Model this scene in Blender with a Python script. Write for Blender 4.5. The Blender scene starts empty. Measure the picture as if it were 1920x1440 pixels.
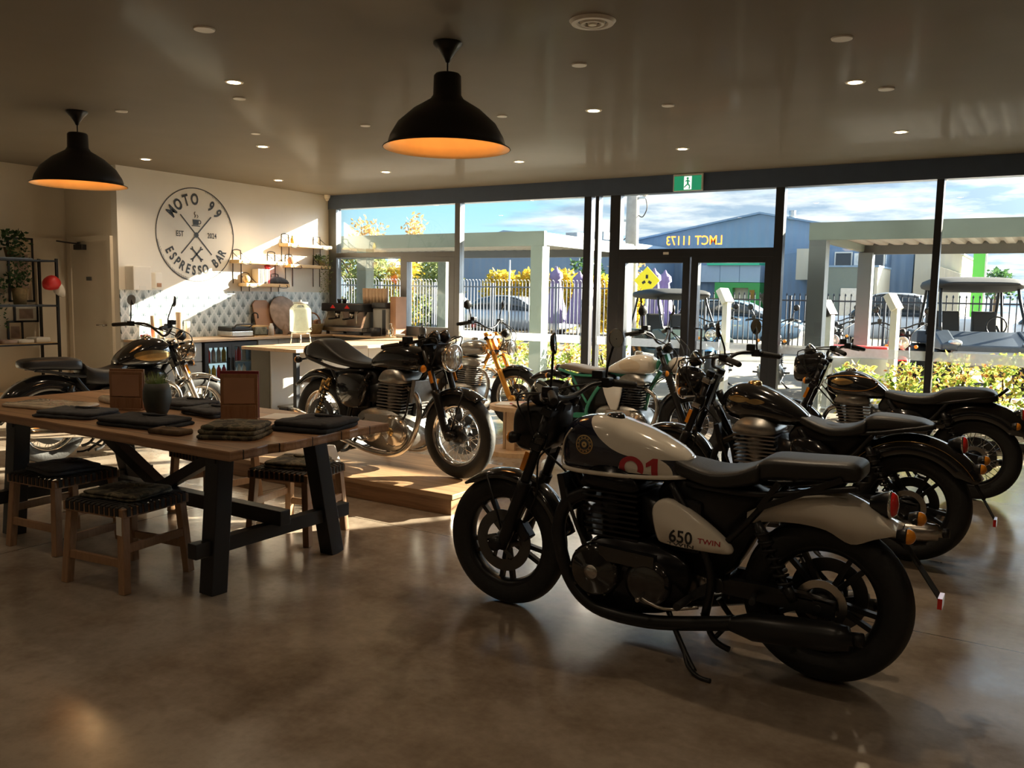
import bpy, bmesh, math, random
from mathutils import Vector, Matrix
from math import sin, cos, pi, radians as R
sc = bpy.context.scene
COL = sc.collection
rnd = random.Random(7)

# ---------------------------------------------------------------- camera, sky, sun, exposure
def set_camera():
    f, pitch, roll, yaw = 1615.0, 0.10499, 0.01748, 0.5604
    r0 = Vector((cos(yaw), sin(yaw), 0))
    fw = Vector((-sin(yaw)*cos(pitch), cos(yaw)*cos(pitch), -sin(pitch)))
    u0 = r0.cross(fw)
    r = r0*cos(roll) + u0*sin(roll)
    u = u0*cos(roll) - r0*sin(roll)
    cam = bpy.data.cameras.new('camera')
    cam.sensor_width = 36.0
    cam.lens = f/1920*36.0
    cam.clip_end = 500
    o = bpy.data.objects.new('camera', cam)
    m = Matrix((r, u, -fw)).transposed().to_4x4()
    m.translation = (0, 0, 1.5)
    o.matrix_world = m
    COL.objects.link(o)
    sc.camera = o
set_camera()
sc.view_settings.view_transform = 'Standard'
sc.view_settings.look = 'None'
sc.view_settings.gamma = 1.0
sc.view_settings.use_curve_mapping = False
sc.view_settings.exposure = 1.05
sc.cycles.max_bounces = 10
sc.cycles.transparent_max_bounces = 24
sc.cycles.sample_clamp_indirect = 4.0
SUNDIR = Vector((0.68, 1, 0.415)).normalized()       # towards the sun

class N:
    """small helper for node trees"""
    def __init__(s, tree): s.t = tree; s.n = tree.nodes; s.l = tree.links
    def new(s, typ, **kw):
        n = s.n.new(typ)
        for k, v in kw.items(): setattr(n, k, v)
        return n
    def put(s, sock, v):
        if isinstance(v, bpy.types.NodeSocket): s.l.new(v, sock)
        else: sock.default_value = v
    def m(s, op, a, b=0.0, c=0.0, clamp=False):
        n = s.new('ShaderNodeMath', operation=op); n.use_clamp = clamp
        for i, v in enumerate((a, b, c)): s.put(n.inputs[i], v)
        return n.outputs[0]
    def mix(s, f, a, b):
        n = s.new('ShaderNodeMix', data_type='RGBA')
        s.put(n.inputs[0], f)
        for i, v in ((6, a), (7, b)):
            s.put(n.inputs[i], v if isinstance(v, bpy.types.NodeSocket) else (*v, 1))
        return n.outputs[2]
    def noise(s, scale, detail=3, vec=None, rough=0.5):
        n = s.new('ShaderNodeTexNoise'); n.inputs['Scale'].default_value = scale
        n.inputs['Detail'].default_value = detail; n.inputs['Roughness'].default_value = rough
        if vec is not None: s.l.new(vec, n.inputs['Vector'])
        return n.outputs[0]
    def ramp(s, f, stops):
        n = s.new('ShaderNodeValToRGB'); s.l.new(f, n.inputs[0])
        e = n.color_ramp.elements
        while len(e) < len(stops): e.new(0.5)
        for i, (p, c) in enumerate(stops):
            e[i].position = p; e[i].color = (*c, 1) if not isinstance(c, float) else (c, c, c, 1)
        return n.outputs[0]
    def map(s, v, a, b, c, d):
        n = s.new('ShaderNodeMapRange'); s.l.new(v, n.inputs[0])
        for i, q in enumerate((a, b, c, d)): n.inputs[i+1].default_value = q
        return n.outputs[0]
    def coord(s, kind='Object', scale=None):
        o = s.new('ShaderNodeTexCoord').outputs[kind]
        if scale:
            mp = s.new('ShaderNodeMapping'); mp.inputs['Scale'].default_value = scale
            s.l.new(o, mp.inputs[0]); o = mp.outputs[0]
        return o
    def xyz(s, v):
        n = s.new('ShaderNodeSeparateXYZ'); s.l.new(v, n.inputs[0]); return n.outputs

def world():
    w = bpy.data.worlds.new('sky'); sc.world = w; w.use_nodes = True
    n = N(w.node_tree); n.n.clear()
    d = n.coord('Generated')
    x, y, z = n.xyz(d)
    base = n.ramp(z, [(0.0, (0.70, 0.88, 0.95)), (0.10, (0.42, 0.78, 0.95)), (0.30, (0.24, 0.56, 0.88)), (1.0, (0.12, 0.28, 0.58))])
    zz = n.m('ADD', z, 0.08)
    cx, cy = n.m('DIVIDE', x, zz), n.m('DIVIDE', y, zz)
    cv = n.new('ShaderNodeCombineXYZ'); n.l.new(cx, cv.inputs[0]); n.l.new(cy, cv.inputs[1])
    c1 = n.noise(0.62, 7, cv.outputs[0], 0.56)
    # more cloud towards +x (the right)
    side = n.map(x, -0.62, -0.25, -0.10, 0.17)
    c = n.m('ADD', c1, side)
    mask = n.ramp(c, [(0.46, 0.0), (0.60, 1.0)])
    c2 = n.noise(1.5, 5, cv.outputs[0], 0.6)
    cc = n.ramp(c2, [(0.40, (0.40, 0.52, 0.66)), (0.62, (1.0, 0.99, 0.97))])
    col = n.mix(mask, base, cc)
    # bright haze around the low sun
    dt = n.new('ShaderNodeVectorMath', operation='DOT_PRODUCT'); n.l.new(d, dt.inputs[0]); dt.inputs[1].default_value = SUNDIR
    halo = n.m('MULTIPLY', n.m('POWER', n.m('MAXIMUM', dt.outputs[1], 0.0), 16.0), 14.0)
    bg = n.new('ShaderNodeBackground'); n.l.new(col, bg.inputs[0]); n.l.new(n.m('ADD', halo, 0.72), bg.inputs[1])
    out = n.new('ShaderNodeOutputWorld'); n.l.new(bg.outputs[0], out.inputs[0])
world()
def sun():
    l = bpy.data.lights.new('sun', 'SUN'); l.energy = 26.0; l.angle = R(0.53); l.color = (1.0, 0.85, 0.64)
    o = bpy.data.objects.new('sun', l); COL.objects.link(o)
    o.rotation_euler = (-SUNDIR).to_track_quat('-Z', 'Y').to_euler()
    o.location = (20, 30, 15)
sun()

# ---------------------------------------------------------------- materials
def P(name, col, rough=0.5, metal=0.0, coat=0.0, var=0.06, scale=8.0, spec=0.5, bump=0.0, emit=None, es=1.0, alpha=None, sheen=0.0, coatr=0.05, trans=0.0):
    m = bpy.data.materials.new(name); m.use_nodes = True
    n = N(m.node_tree); b = n.n['Principled BSDF']
    nz = n.noise(scale, 3, n.coord('Object'))
    if var:
        k = n.map(nz, 0.3, 0.7, 1-var, 1+var)
        mul = n.new('ShaderNodeMix', data_type='RGBA', blend_type='MULTIPLY')
        mul.inputs[0].default_value = 1.0; mul.inputs[6].default_value = (*col, 1)
        cmb = n.new('ShaderNodeCombineColor')
        for i in range(3): n.l.new(k, cmb.inputs[i])
        n.l.new(cmb.outputs[0], mul.inputs[7]); n.l.new(mul.outputs[2], b.inputs['Base Color'])
    else: b.inputs['Base Color'].default_value = (*col, 1)
    b.inputs['Roughness'].default_value = rough; b.inputs['Metallic'].default_value = metal
    b.inputs['Specular IOR Level'].default_value = spec
    b.inputs['Coat Weight'].default_value = coat; b.inputs['Coat Roughness'].default_value = coatr
    if trans: b.inputs['Transmission Weight'].default_value = trans
    if bump:
        bp = n.new('ShaderNodeBump'); bp.inputs['Strength'].default_value = bump; bp.inputs['Distance'].default_value = 0.01
        n.l.new(nz, bp.inputs['Height']); n.l.new(bp.outputs[0], b.inputs['Normal'])
    if emit:
        b.inputs['Emission Color'].default_value = (*emit, 1); b.inputs['Emission Strength'].default_value = es
    return m

def glass_mat(name, tint=(0.93, 0.96, 0.96), refl=0.6, rough=0.0):
    m = bpy.data.materials.new(name); m.use_nodes = True
    n = N(m.node_tree); n.n.clear()
    t = n.new('ShaderNodeBsdfTransparent'); t.inputs[0].default_value = (*tint, 1)
    g = n.new('ShaderNodeBsdfGlossy'); g.inputs['Roughness'].default_value = rough
    fr = n.new('ShaderNodeFresnel'); fr.inputs[0].default_value = 1.45
    f = n.m('MULTIPLY', fr.outputs[0], refl)
    mx = n.new('ShaderNodeMixShader'); n.l.new(f, mx.inputs[0]); n.l.new(t.outputs[0], mx.inputs[1]); n.l.new(g.outputs[0], mx.inputs[2])
    o = n.new('ShaderNodeOutputMaterial'); n.l.new(mx.outputs[0], o.inputs[0])
    return m

def frosted_mat(name, k=0.5, col=(0.8, 0.8, 0.78)):
    m = bpy.data.materials.new(name); m.use_nodes = True
    n = N(m.node_tree); n.n.clear()
    t = n.new('ShaderNodeBsdfTransparent')
    d = n.new('ShaderNodeBsdfDiffuse'); d.inputs[0].default_value = (*col, 1)
    tr = n.new('ShaderNodeBsdfTranslucent'); tr.inputs[0].default_value = (*col, 1)
    a = n.new('ShaderNodeMixShader'); a.inputs[0].default_value = 0.6; n.l.new(d.outputs[0], a.inputs[1]); n.l.new(tr.outputs[0], a.inputs[2])
    mx = n.new('ShaderNodeMixShader'); n.l.new(n.map(n.noise(30, 2, n.coord()), 0.3, 0.7, k-0.03, k+0.03), mx.inputs[0])
    n.l.new(t.outputs[0], mx.inputs[1]); n.l.new(a.outputs[0], mx.inputs[2])
    o = n.new('ShaderNodeOutputMaterial'); n.l.new(mx.outputs[0], o.inputs[0])
    return m

def wood_mat(name, a, b, rough=0.5, scale=(2, 25, 25), coat=0.0):
    m = bpy.data.materials.new(name); m.use_nodes = True
    n = N(m.node_tree); bs = n.n['Principled BSDF']
    v = n.coord('Object', scale)
    g = n.noise(1.5, 6, v, 0.62)
    col = n.ramp(g, [(0.30, a), (0.52, b), (0.72, a)])
    n.l.new(col, bs.inputs['Base Color'])
    bs.inputs['Roughness'].default_value = rough; bs.inputs['Coat Weight'].default_value = coat
    bp = n.new('ShaderNodeBump'); bp.inputs['Strength'].default_value = 0.25; bp.inputs['Distance'].default_value = 0.004
    n.l.new(g, bp.inputs['Height']); n.l.new(bp.outputs[0], bs.inputs['Normal'])
    return m

def plank_mat(name, a, b, width=0.14, axis=1, rough=0.45):
    m = bpy.data.materials.new(name); m.use_nodes = True
    n = N(m.node_tree); bs = n.n['Principled BSDF']
    o = n.coord('Object'); ax = n.xyz(o)[axis]
    k = n.m('DIVIDE', ax, width); idx = n.m('FLOOR', k); fr = n.m('FRACT', k)
    sc_ = (1.2, 18, 18) if axis == 1 else (18, 1.2, 18)
    v = n.coord('Object', sc_)
    off = n.new('ShaderNodeVectorMath', operation='ADD'); n.l.new(v, off.inputs[0])
    cm = n.new('ShaderNodeCombineXYZ'); n.l.new(n.m('MULTIPLY', idx, 7.31), cm.inputs[0]); n.l.new(n.m('MULTIPLY', idx, 3.7), cm.inputs[1])
    n.l.new(cm.outputs[0], off.inputs[1])
    g = n.noise(1.6, 6, off.outputs[0], 0.6)
    col = n.ramp(g, [(0.30, a), (0.55, b), (0.75, a)])
    wn = n.new('ShaderNodeTexWhiteNoise', noise_dimensions='1D'); n.l.new(idx, wn.inputs['W'])
    tone = n.map(wn.outputs[0], 0, 1, 0.75, 1.2)
    gap = n.m('MULTIPLY', tone, n.m('GREATER_THAN', fr, 0.03))
    mul = n.new('ShaderNodeMix', data_type='RGBA', blend_type='MULTIPLY'); mul.inputs[0].default_value = 1
    n.l.new(col, mul.inputs[6]); cmb = n.new('ShaderNodeCombineColor')
    for i in range(3): n.l.new(gap, cmb.inputs[i])
    n.l.new(cmb.outputs[0], mul.inputs[7]); n.l.new(mul.outputs[2], bs.inputs['Base Color'])
    bs.inputs['Roughness'].default_value = rough
    return m

def concrete_floor():
    m = bpy.data.materials.new('polished_concrete'); m.use_nodes = True
    n = N(m.node_tree); b = n.n['Principled BSDF']
    o = n.coord('Object')
    big = n.noise(0.55, 5, o, 0.6); mid = n.noise(2.6, 6, o, 0.65); fine = n.noise(28, 4, o, 0.6)
    s = n.m('ADD', n.m('MULTIPLY', big, 0.55), n.m('ADD', n.m('MULTIPLY', mid, 0.35), n.m('MULTIPLY', fine, 0.10)))
    col = n.ramp(s, [(0.36, (0.135, 0.100, 0.072)), (0.45, (0.225, 0.178, 0.135)), (0.55, (0.335, 0.280, 0.222)), (0.66, (0.190, 0.147, 0.108))])
    x, y, z = n.xyz(o)
    def line(c, p, w=0.004): return n.m('LESS_THAN', n.m('ABSOLUTE', n.m('SUBTRACT', c, p)), w)
    j = n.m('MAXIMUM', line(y, 4.2), n.m('MAXIMUM', line(y, 0.2), n.m('MAXIMUM', line(x, -4.9), line(x, 1.1))))
    n.l.new(n.mix(j, col, (0.05, 0.04, 0.03)), b.inputs['Base Color'])
    n.l.new(n.map(mid, 0.3, 0.7, 0.13, 0.27), b.inputs['Roughness'])
    b.inputs['Specular IOR Level'].default_value = 0.95
    bp = n.new('ShaderNodeBump'); bp.inputs['Strength'].default_value = 0.07; bp.inputs['Distance'].default_value = 0.003
    n.l.new(n.m('SUBTRACT', n.m('ADD', n.m('MULTIPLY', mid, 0.7), fine), n.m('MULTIPLY', j, 2)), bp.inputs['Height']); n.l.new(bp.outputs[0], b.inputs['Normal'])
    return m

def tile_mat():
    m = bpy.data.materials.new('patterned_tiles'); m.use_nodes = True
    n = N(m.node_tree); b = n.n['Principled BSDF']
    x, y, z = n.xyz(n.coord('Object'))
    U, V = n.m('DIVIDE', y, 0.165), n.m('DIVIDE', z, 0.215)
    def motif(du, dv):
        u = n.m('SUBTRACT', n.m('FRACT', n.m('ADD', U, du)), 0.5)
        v = n.m('SUBTRACT', n.m('FRACT', n.m('ADD', V, dv)), 0.5)
        au = n.m('ABSOLUTE', u)
        # three leaves on a short stem: narrow centre, two flared sides
        taper = n.map(v, -0.22, 0.24, 0.20, 0.03)
        leaf = n.m('MULTIPLY', n.m('LESS_THAN', au, taper), n.m('LESS_THAN', n.m('ABSOLUTE', n.m('ADD', v, -0.01)), 0.22))
        gap = n.m('LESS_THAN', n.m('ABSOLUTE', n.m('SUBTRACT', au, n.map(v, -0.22, 0.24, 0.095, 0.0))), 0.022)
        stem = n.m('MULTIPLY', n.m('LESS_THAN', au, 0.03), n.m('LESS_THAN', n.m('ABSOLUTE', n.m('ADD', v, 0.25)), 0.10))
        return n.m('MAXIMUM', n.m('MULTIPLY', leaf, n.m('SUBTRACT', 1, gap)), stem)
    mo = n.m('MAXIMUM', motif(0, 0), motif(0.5, 0.5))
    w = n.m('MULTIPLY', n.m('SINE', n.m('MULTIPLY', V, 2*pi)), 0.10)
    def ogee(s, o):
        q = n.m('FRACT', n.m('ADD', n.m('ADD', U, n.m('MULTIPLY', w, s)), o))
        return n.m('LESS_THAN', n.m('ABSOLUTE', n.m('SUBTRACT', q, 0.5)), 0.05)
    p = n.m('FRACT', n.m('ADD', U, V)); q = n.m('FRACT', n.m('SUBTRACT', U, V))
    tre = n.m('MAXIMUM', n.m('LESS_THAN', n.m('ABSOLUTE', n.m('SUBTRACT', p, 0.5)), 0.07), n.m('LESS_THAN', n.m('ABSOLUTE', n.m('SUBTRACT', q, 0.5)), 0.07))
    c = n.mix(tre, (0.50, 0.56, 0.57), (0.64, 0.68, 0.68))
    c = n.mix(mo, c, (0.05, 0.08, 0.09))
    n.l.new(c, b.inputs['Base Color']); b.inputs['Roughness'].default_value = 0.25
    return m

def camo_mat():
    m = bpy.data.materials.new('camouflage_cloth'); m.use_nodes = True
    n = N(m.node_tree); b = n.n['Principled BSDF']
    g = n.noise(14, 3, n.coord('Object'))
    c = n.ramp(g, [(0.40, (0.035, 0.03, 0.02)), (0.47, (0.10, 0.085, 0.05)), (0.55, (0.16, 0.13, 0.08)), (0.60, (0.05, 0.05, 0.03))])
    n.n['Color Ramp'].color_ramp.interpolation = 'CONSTANT'
    n.l.new(c, b.inputs['Base Color']); b.inputs['Roughness'].default_value = 0.9
    return m

def ribbed_mat(name, col, pitch, axis=0, rough=0.45, depth=0.02, metal=0.0):
    m = bpy.data.materials.new(name); m.use_nodes = True
    n = N(m.node_tree); b = n.n['Principled BSDF']
    o = n.coord('Object'); a = n.xyz(o)[axis]
    s = n.m('SINE', n.m('MULTIPLY', a, 2*pi/pitch))
    bp = n.new('ShaderNodeBump'); bp.inputs['Strength'].default_value = 0.8; bp.inputs['Distance'].default_value = depth
    n.l.new(s, bp.inputs['Height']); n.l.new(bp.outputs[0], b.inputs['Normal'])
    k = n.map(n.noise(0.5, 4, o), 0.3, 0.7, 0.0, 1.0)
    n.l.new(n.mix(k, tuple(c*0.92 for c in col), tuple(min(1, c*1.06) for c in col)), b.inputs['Base Color'])
    b.inputs['Roughness'].default_value = rough; b.inputs['Metallic'].default_value = metal
    return m

def leaf_mat(name, cols, rough=0.55):
    m = bpy.data.materials.new(name); m.use_nodes = True
    n = N(m.node_tree); b = n.n['Principled BSDF']
    g = n.noise(9, 3, n.coord('Object'))
    k = len(cols)
    c = n.ramp(g, [(0.34 + 0.32*i/(k-1), q) for i, q in enumerate(cols)])
    n.l.new(c, b.inputs['Base Color']); b.inputs['Roughness'].default_value = rough
    tr = n.new('ShaderNodeBsdfTranslucent'); n.l.new(c, tr.inputs[0])
    mx = n.new('ShaderNodeMixShader'); mx.inputs[0].default_value = 0.45
    n.l.new(b.outputs[0], mx.inputs[1]); n.l.new(tr.outputs[0], mx.inputs[2])
    n.l.new(mx.outputs[0], n.n['Material Output'].inputs[0])
    return m

M = {}
M['floor'] = concrete_floor()
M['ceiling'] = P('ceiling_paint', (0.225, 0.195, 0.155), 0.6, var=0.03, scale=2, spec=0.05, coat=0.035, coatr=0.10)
M['wall'] = P('warm_white_paint', (0.78, 0.74, 0.66), 0.6, var=0.02, scale=3)
M['beige'] = P('beige_paint', (0.74, 0.67, 0.55), 0.6, var=0.03, scale=3)
M['dark_beam'] = P('charcoal_beam', (0.07, 0.10, 0.16), 0.45, var=0.05)
M['alu'] = P('charcoal_aluminium', (0.030, 0.033, 0.040), 0.35, metal=0.3, var=0.05)
M['alu_grey'] = P('grey_aluminium', (0.17, 0.175, 0.18), 0.35, metal=0.4, var=0.05)
M['glass'] = glass_mat('window_glass', (0.90, 0.93, 0.93), 0.55)
M['band'] = frosted_mat('frosted_band', 0.55)
M['tiles'] = tile_mat()
M['timber'] = wood_mat('benchtop_timber', (0.50, 0.33, 0.19), (0.62, 0.44, 0.28), 0.4, (20, 2, 20))
M['table_top'] = plank_mat('table_planks', (0.20, 0.105, 0.050), (0.34, 0.19, 0.095), 0.2157, 1, 0.42)
M['platform'] = plank_mat('platform_planks', (0.26, 0.15, 0.075), (0.42, 0.26, 0.14), 0.12, 1, 0.5)
M['shelf'] = wood_mat('shelf_timber', (0.50, 0.30, 0.12), (0.66, 0.44, 0.20), 0.5, (20, 2, 20))
M['stool'] = wood_mat('stool_timber', (0.24, 0.13, 0.06), (0.34, 0.195, 0.10), 0.5, (20, 20, 3))
M['spool'] = wood_mat('spool_timber', (0.42, 0.26, 0.13), (0.55, 0.36, 0.20), 0.6, (3, 14, 3))
M['black_wood'] = P('black_painted_wood', (0.012, 0.012, 0.013), 0.45, var=0.1)
M['strap'] = P('black_strap', (0.02, 0.018, 0.016), 0.8)
M['grey_panel'] = P('grey_cabinet', (0.36, 0.36, 0.34), 0.5, var=0.02)
M['dark_panel'] = P('dark_grey_cabinet', (0.17, 0.165, 0.14), 0.5, var=0.03)
M['white_panel'] = P('white_cabinet', (0.70, 0.69, 0.66), 0.45, var=0.02)
M['black'] = P('black_enamel', (0.010, 0.010, 0.011), 0.12, coat=1.0, var=0.0)
M['satin'] = P('satin_black_metal', (0.012, 0.012, 0.013), 0.33, metal=0.2, var=0.1, scale=30)
M['engine'] = P('black_engine_casting', (0.014, 0.014, 0.016), 0.22, metal=0.5, var=0.15, scale=40)
M['rubber'] = P('tyre_rubber', (0.012, 0.012, 0.012), 0.65, var=0.15, scale=60, bump=0.2)
M['chrome'] = P('chrome', (0.80, 0.78, 0.75), 0.11, metal=1.0, var=0.0)
M['steel'] = P('polished_alloy', (0.55, 0.52, 0.48), 0.25, metal=1.0, var=0.08, scale=30)
M['disc_steel'] = P('brake_disc_steel', (0.10, 0.10, 0.10), 0.35, metal=0.8, var=0.1)
M['cast'] = P('grey_cast_alloy', (0.34, 0.33, 0.31), 0.38, metal=0.9, var=0.1, scale=40)
M['seat'] = P('black_vinyl', (0.018, 0.017, 0.016), 0.42, var=0.1, scale=120, bump=0.08)
M['tan_vinyl'] = P('tan_vinyl', (0.20, 0.165, 0.13), 0.5, var=0.1)
M['cream'] = P('cream_white_enamel', (0.80, 0.74, 0.64), 0.14, coat=1.0, var=0.0)
M['whitep'] = P('white_enamel', (0.82, 0.80, 0.75), 0.14, coat=1.0, var=0.0)
M['red'] = P('red_print', (0.45, 0.03, 0.04), 0.35, var=0.0)
M['navy'] = P('navy_enamel', (0.012, 0.016, 0.035), 0.12, coat=1.0, var=0.0)
M['ink'] = P('black_print', (0.02, 0.02, 0.02), 0.5, var=0.0)
M['gold'] = P('gold_trim', (0.70, 0.48, 0.20), 0.25, metal=1.0, var=0.05)
M['orange_m'] = P('orange_anodised', (0.80, 0.36, 0.06), 0.28, metal=0.6, var=0.05)
M['amber'] = P('amber_lens', (0.85, 0.30, 0.02), 0.15, coat=0.5, var=0.05)
M['red_lens'] = P('red_lens', (0.70, 0.02, 0.02), 0.12, coat=0.8, var=0.05)
M['headglass'] = P('headlamp_glass', (0.75, 0.73, 0.68), 0.10, metal=0.6, coat=1.0, var=0.25, scale=40)
M['mirror'] = P('mirror_glass', (0.85, 0.87, 0.9), 0.02, metal=1.0, var=0.0)
M['green_frame'] = P('green_frame', (0.04, 0.30, 0.20), 0.3, coat=0.5, var=0.05)
M['silver'] = P('silver_paint', (0.50, 0.50, 0.48), 0.22, metal=0.8, coat=0.5, var=0.05)
M['fins'] = P('bare_fins', (0.26, 0.24, 0.22), 0.4, metal=0.8, var=0.1, scale=50)
M['cloth_black'] = P('black_cotton', (0.016, 0.017, 0.020), 0.9, var=0.3, scale=30, bump=0.3)
M['cloth_grey'] = P('charcoal_cotton', (0.045, 0.047, 0.052), 0.9, var=0.3, scale=30, bump=0.3)
M['cloth_brown'] = P('brown_cotton', (0.10, 0.065, 0.035), 0.9, var=0.3, scale=30, bump=0.3)
M['camo'] = camo_mat()
M['pot'] = P('grey_green_pot', (0.050, 0.058, 0.050), 0.55, var=0.15, scale=20)
M['terracotta'] = P('tan_basket', (0.24, 0.18, 0.09), 0.8, var=0.2, scale=40)
M['leaf_dark'] = leaf_mat('dark_leaves', [(0.02, 0.05, 0.02), (0.04, 0.10, 0.03), (0.06, 0.12, 0.04)])
M['leaf_hedge'] = leaf_mat('hedge_leaves', [(0.12, 0.24, 0.05), (0.30, 0.42, 0.08), (0.50, 0.42, 0.10), (0.60, 0.22, 0.10)])
M['leaf_yellow'] = leaf_mat('yellow_leaves', [(0.30, 0.30, 0.04), (0.62, 0.46, 0.05), (0.78, 0.55, 0.06)])
M['leaf_autumn'] = leaf_mat('autumn_leaves', [(0.40, 0.30, 0.12), (0.62, 0.42, 0.16), (0.55, 0.32, 0.12)])
M['leaf_green'] = leaf_mat('green_leaves', [(0.08, 0.14, 0.05), (0.20, 0.26, 0.08), (0.34, 0.34, 0.10)])
M['bark'] = P('bark', (0.16, 0.11, 0.07), 0.9, var=0.3, bump=0.5)
M['shade_black'] = P('black_lampshade', (0.014, 0.014, 0.016), 0.4, var=0.05)
M['shade_in'] = P('copper_lampshade_lining', (0.80, 0.45, 0.16), 0.45, metal=0.2, var=0.05)
M['cord'] = P('black_cord', (0.02, 0.02, 0.02), 0.6)
M['disc_white'] = P('white_plastic', (0.80, 0.76, 0.68), 0.5, var=0.03)
M['lamp'] = P('lit_lamp', (1, 0.85, 0.6), 0.5, var=0.0, emit=(1.0, 0.72, 0.38), es=14.0)
M['bulb'] = P('lit_bulb', (1, 0.8, 0.5), 0.5, var=0.0, emit=(1.0, 0.62, 0.25), es=4.0)
M['exit_green'] = P('exit_sign_face', (0.02, 0.26, 0.12), 0.4, var=0.0, emit=(0.02, 0.30, 0.14), es=0.35)
M['exit_white'] = P('exit_sign_figure', (0.9, 0.9, 0.85), 0.4, var=0.0, emit=(0.9, 0.95, 0.9), es=0.5)
M['orange_letters'] = frosted_mat('orange_vinyl', 0.96, (0.70, 0.20, 0.03))
M['asphalt'] = P('pale_asphalt', (0.20, 0.18, 0.15), 0.9, var=0.25, scale=1.2, bump=0.1)
M['mulch'] = P('garden_mulch', (0.10, 0.07, 0.045), 0.95, var=0.4, scale=20, bump=0.6)
M['perg'] = P('pergola_grey_green', (0.19, 0.23, 0.21), 0.5, var=0.03)
M['perg_post'] = P('pergola_dark_post', (0.15, 0.17, 0.18), 0.5, var=0.03)
M['perg_roof'] = ribbed_mat('ribbed_roof_sheet', (0.42, 0.40, 0.36), 0.20, 0, 0.5, 0.03)
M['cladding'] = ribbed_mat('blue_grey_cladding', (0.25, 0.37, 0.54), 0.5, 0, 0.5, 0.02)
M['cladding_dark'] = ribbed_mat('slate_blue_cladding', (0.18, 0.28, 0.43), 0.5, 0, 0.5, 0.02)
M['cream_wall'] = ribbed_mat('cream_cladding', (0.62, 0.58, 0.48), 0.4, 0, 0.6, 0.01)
M['ltblue'] = P('pale_blue_panel', (0.42, 0.54, 0.70), 0.5, var=0.02)
M['signgreen'] = P('bright_green_panel', (0.05, 0.62, 0.36), 0.45, var=0.02)
M['green'] = P('mid_green_panel', (0.06, 0.40, 0.10), 0.5, var=0.03)
M['lime'] = P('lime_green_panel', (0.16, 0.70, 0.10), 0.4, var=0.02)
M['yellow_sign'] = P('yellow_sign', (0.95, 0.82, 0.02), 0.4, var=0.0)
M['concrete'] = P('concrete_pole', (0.42, 0.42, 0.42), 0.85, var=0.12, scale=6)
M['fence_black'] = P('black_fence_steel', (0.03, 0.035, 0.05), 0.4, metal=0.2, var=0.05)
M['fence_grey'] = P('blue_grey_fence_steel', (0.15, 0.165, 0.20), 0.4, metal=0.2, var=0.05)
M['galv'] = P('galvanised_steel', (0.60, 0.62, 0.63), 0.35, metal=0.7, var=0.08)
M['purple'] = P('purple_canvas', (0.27, 0.22, 0.42), 0.85, var=0.12, scale=5)
M['car_silver'] = P('silver_car_paint', (0.40, 0.44, 0.48), 0.25, metal=0.4, coat=1.0, var=0.02)
M['car_white'] = P('white_car_paint', (0.72, 0.74, 0.78), 0.25, coat=1.0, var=0.02)
M['car_blue'] = P('light_blue_car_paint', (0.30, 0.46, 0.62), 0.25, coat=1.0, var=0.02)
M['car_glass'] = P('dark_car_glass', (0.02, 0.03, 0.04), 0.05, coat=1.0, var=0.0)
M['utv'] = P('dark_green_plastic', (0.035, 0.055, 0.05), 0.4, var=0.1)
M['utv_blue'] = P('slate_blue_plastic', (0.035, 0.055, 0.085), 0.4, var=0.1)
M['utv_grey'] = P('light_grey_plastic', (0.50, 0.49, 0.46), 0.5, var=0.05)
M['red_plastic'] = P('red_plastic', (0.60, 0.03, 0.03), 0.4, var=0.05)
M['blue_plastic'] = P('blue_plastic', (0.10, 0.35, 0.70), 0.4, var=0.05)
M['hedge_base'] = P('dark_trunk', (0.07, 0.05, 0.03), 0.9)
M['paper'] = P('cream_card', (0.66, 0.55, 0.40), 0.7, var=0.05)
M['paper_white'] = P('white_paper', (0.74, 0.72, 0.66), 0.7, var=0.04)
M['menu_wood'] = wood_mat('menu_board_timber', (0.23, 0.11, 0.05), (0.31, 0.16, 0.08), 0.5, (20, 20, 3))
M['menu_red'] = P('dark_red_board', (0.20, 0.02, 0.025), 0.5, var=0.05)
M['plastic_bag'] = P('clear_plastic_bag', (0.60, 0.50, 0.38), 0.12, coat=0.6, var=0.2, scale=12, bump=0.5)
M['fridge_in'] = P('fridge_lit_interior', (0.5, 0.6, 0.62), 0.5, var=0.02, emit=(0.55, 0.75, 0.80), es=0.45)
M['drink_yellow'] = P('yellow_label', (0.65, 0.45, 0.06), 0.4)
M['drink_red'] = P('red_label', (0.60, 0.04, 0.05), 0.4)
M['drink_white'] = P('white_label', (0.7, 0.7, 0.7), 0.4)
M['water'] = glass_mat('dispenser_glass', (0.86, 0.88, 0.82), 0.9)
M['frost'] = frosted_mat('cloudy_water', 0.40, (0.86, 0.87, 0.82))
M['cup'] = P('kraft_cup', (0.58, 0.42, 0.28), 0.7, var=0.1)
M['kraft'] = P('kraft_card', (0.40, 0.22, 0.13), 0.7, var=0.06)
M['cushion'] = P('striped_tan', (0.34, 0.25, 0.20), 0.7, var=0.3, scale=10)
M['black_plastic'] = P('black_plastic', (0.02, 0.02, 0.022), 0.4, var=0.05)
M['yellow'] = P('yellow_plastic', (0.75, 0.50, 0.03), 0.5, var=0.05)

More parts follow.
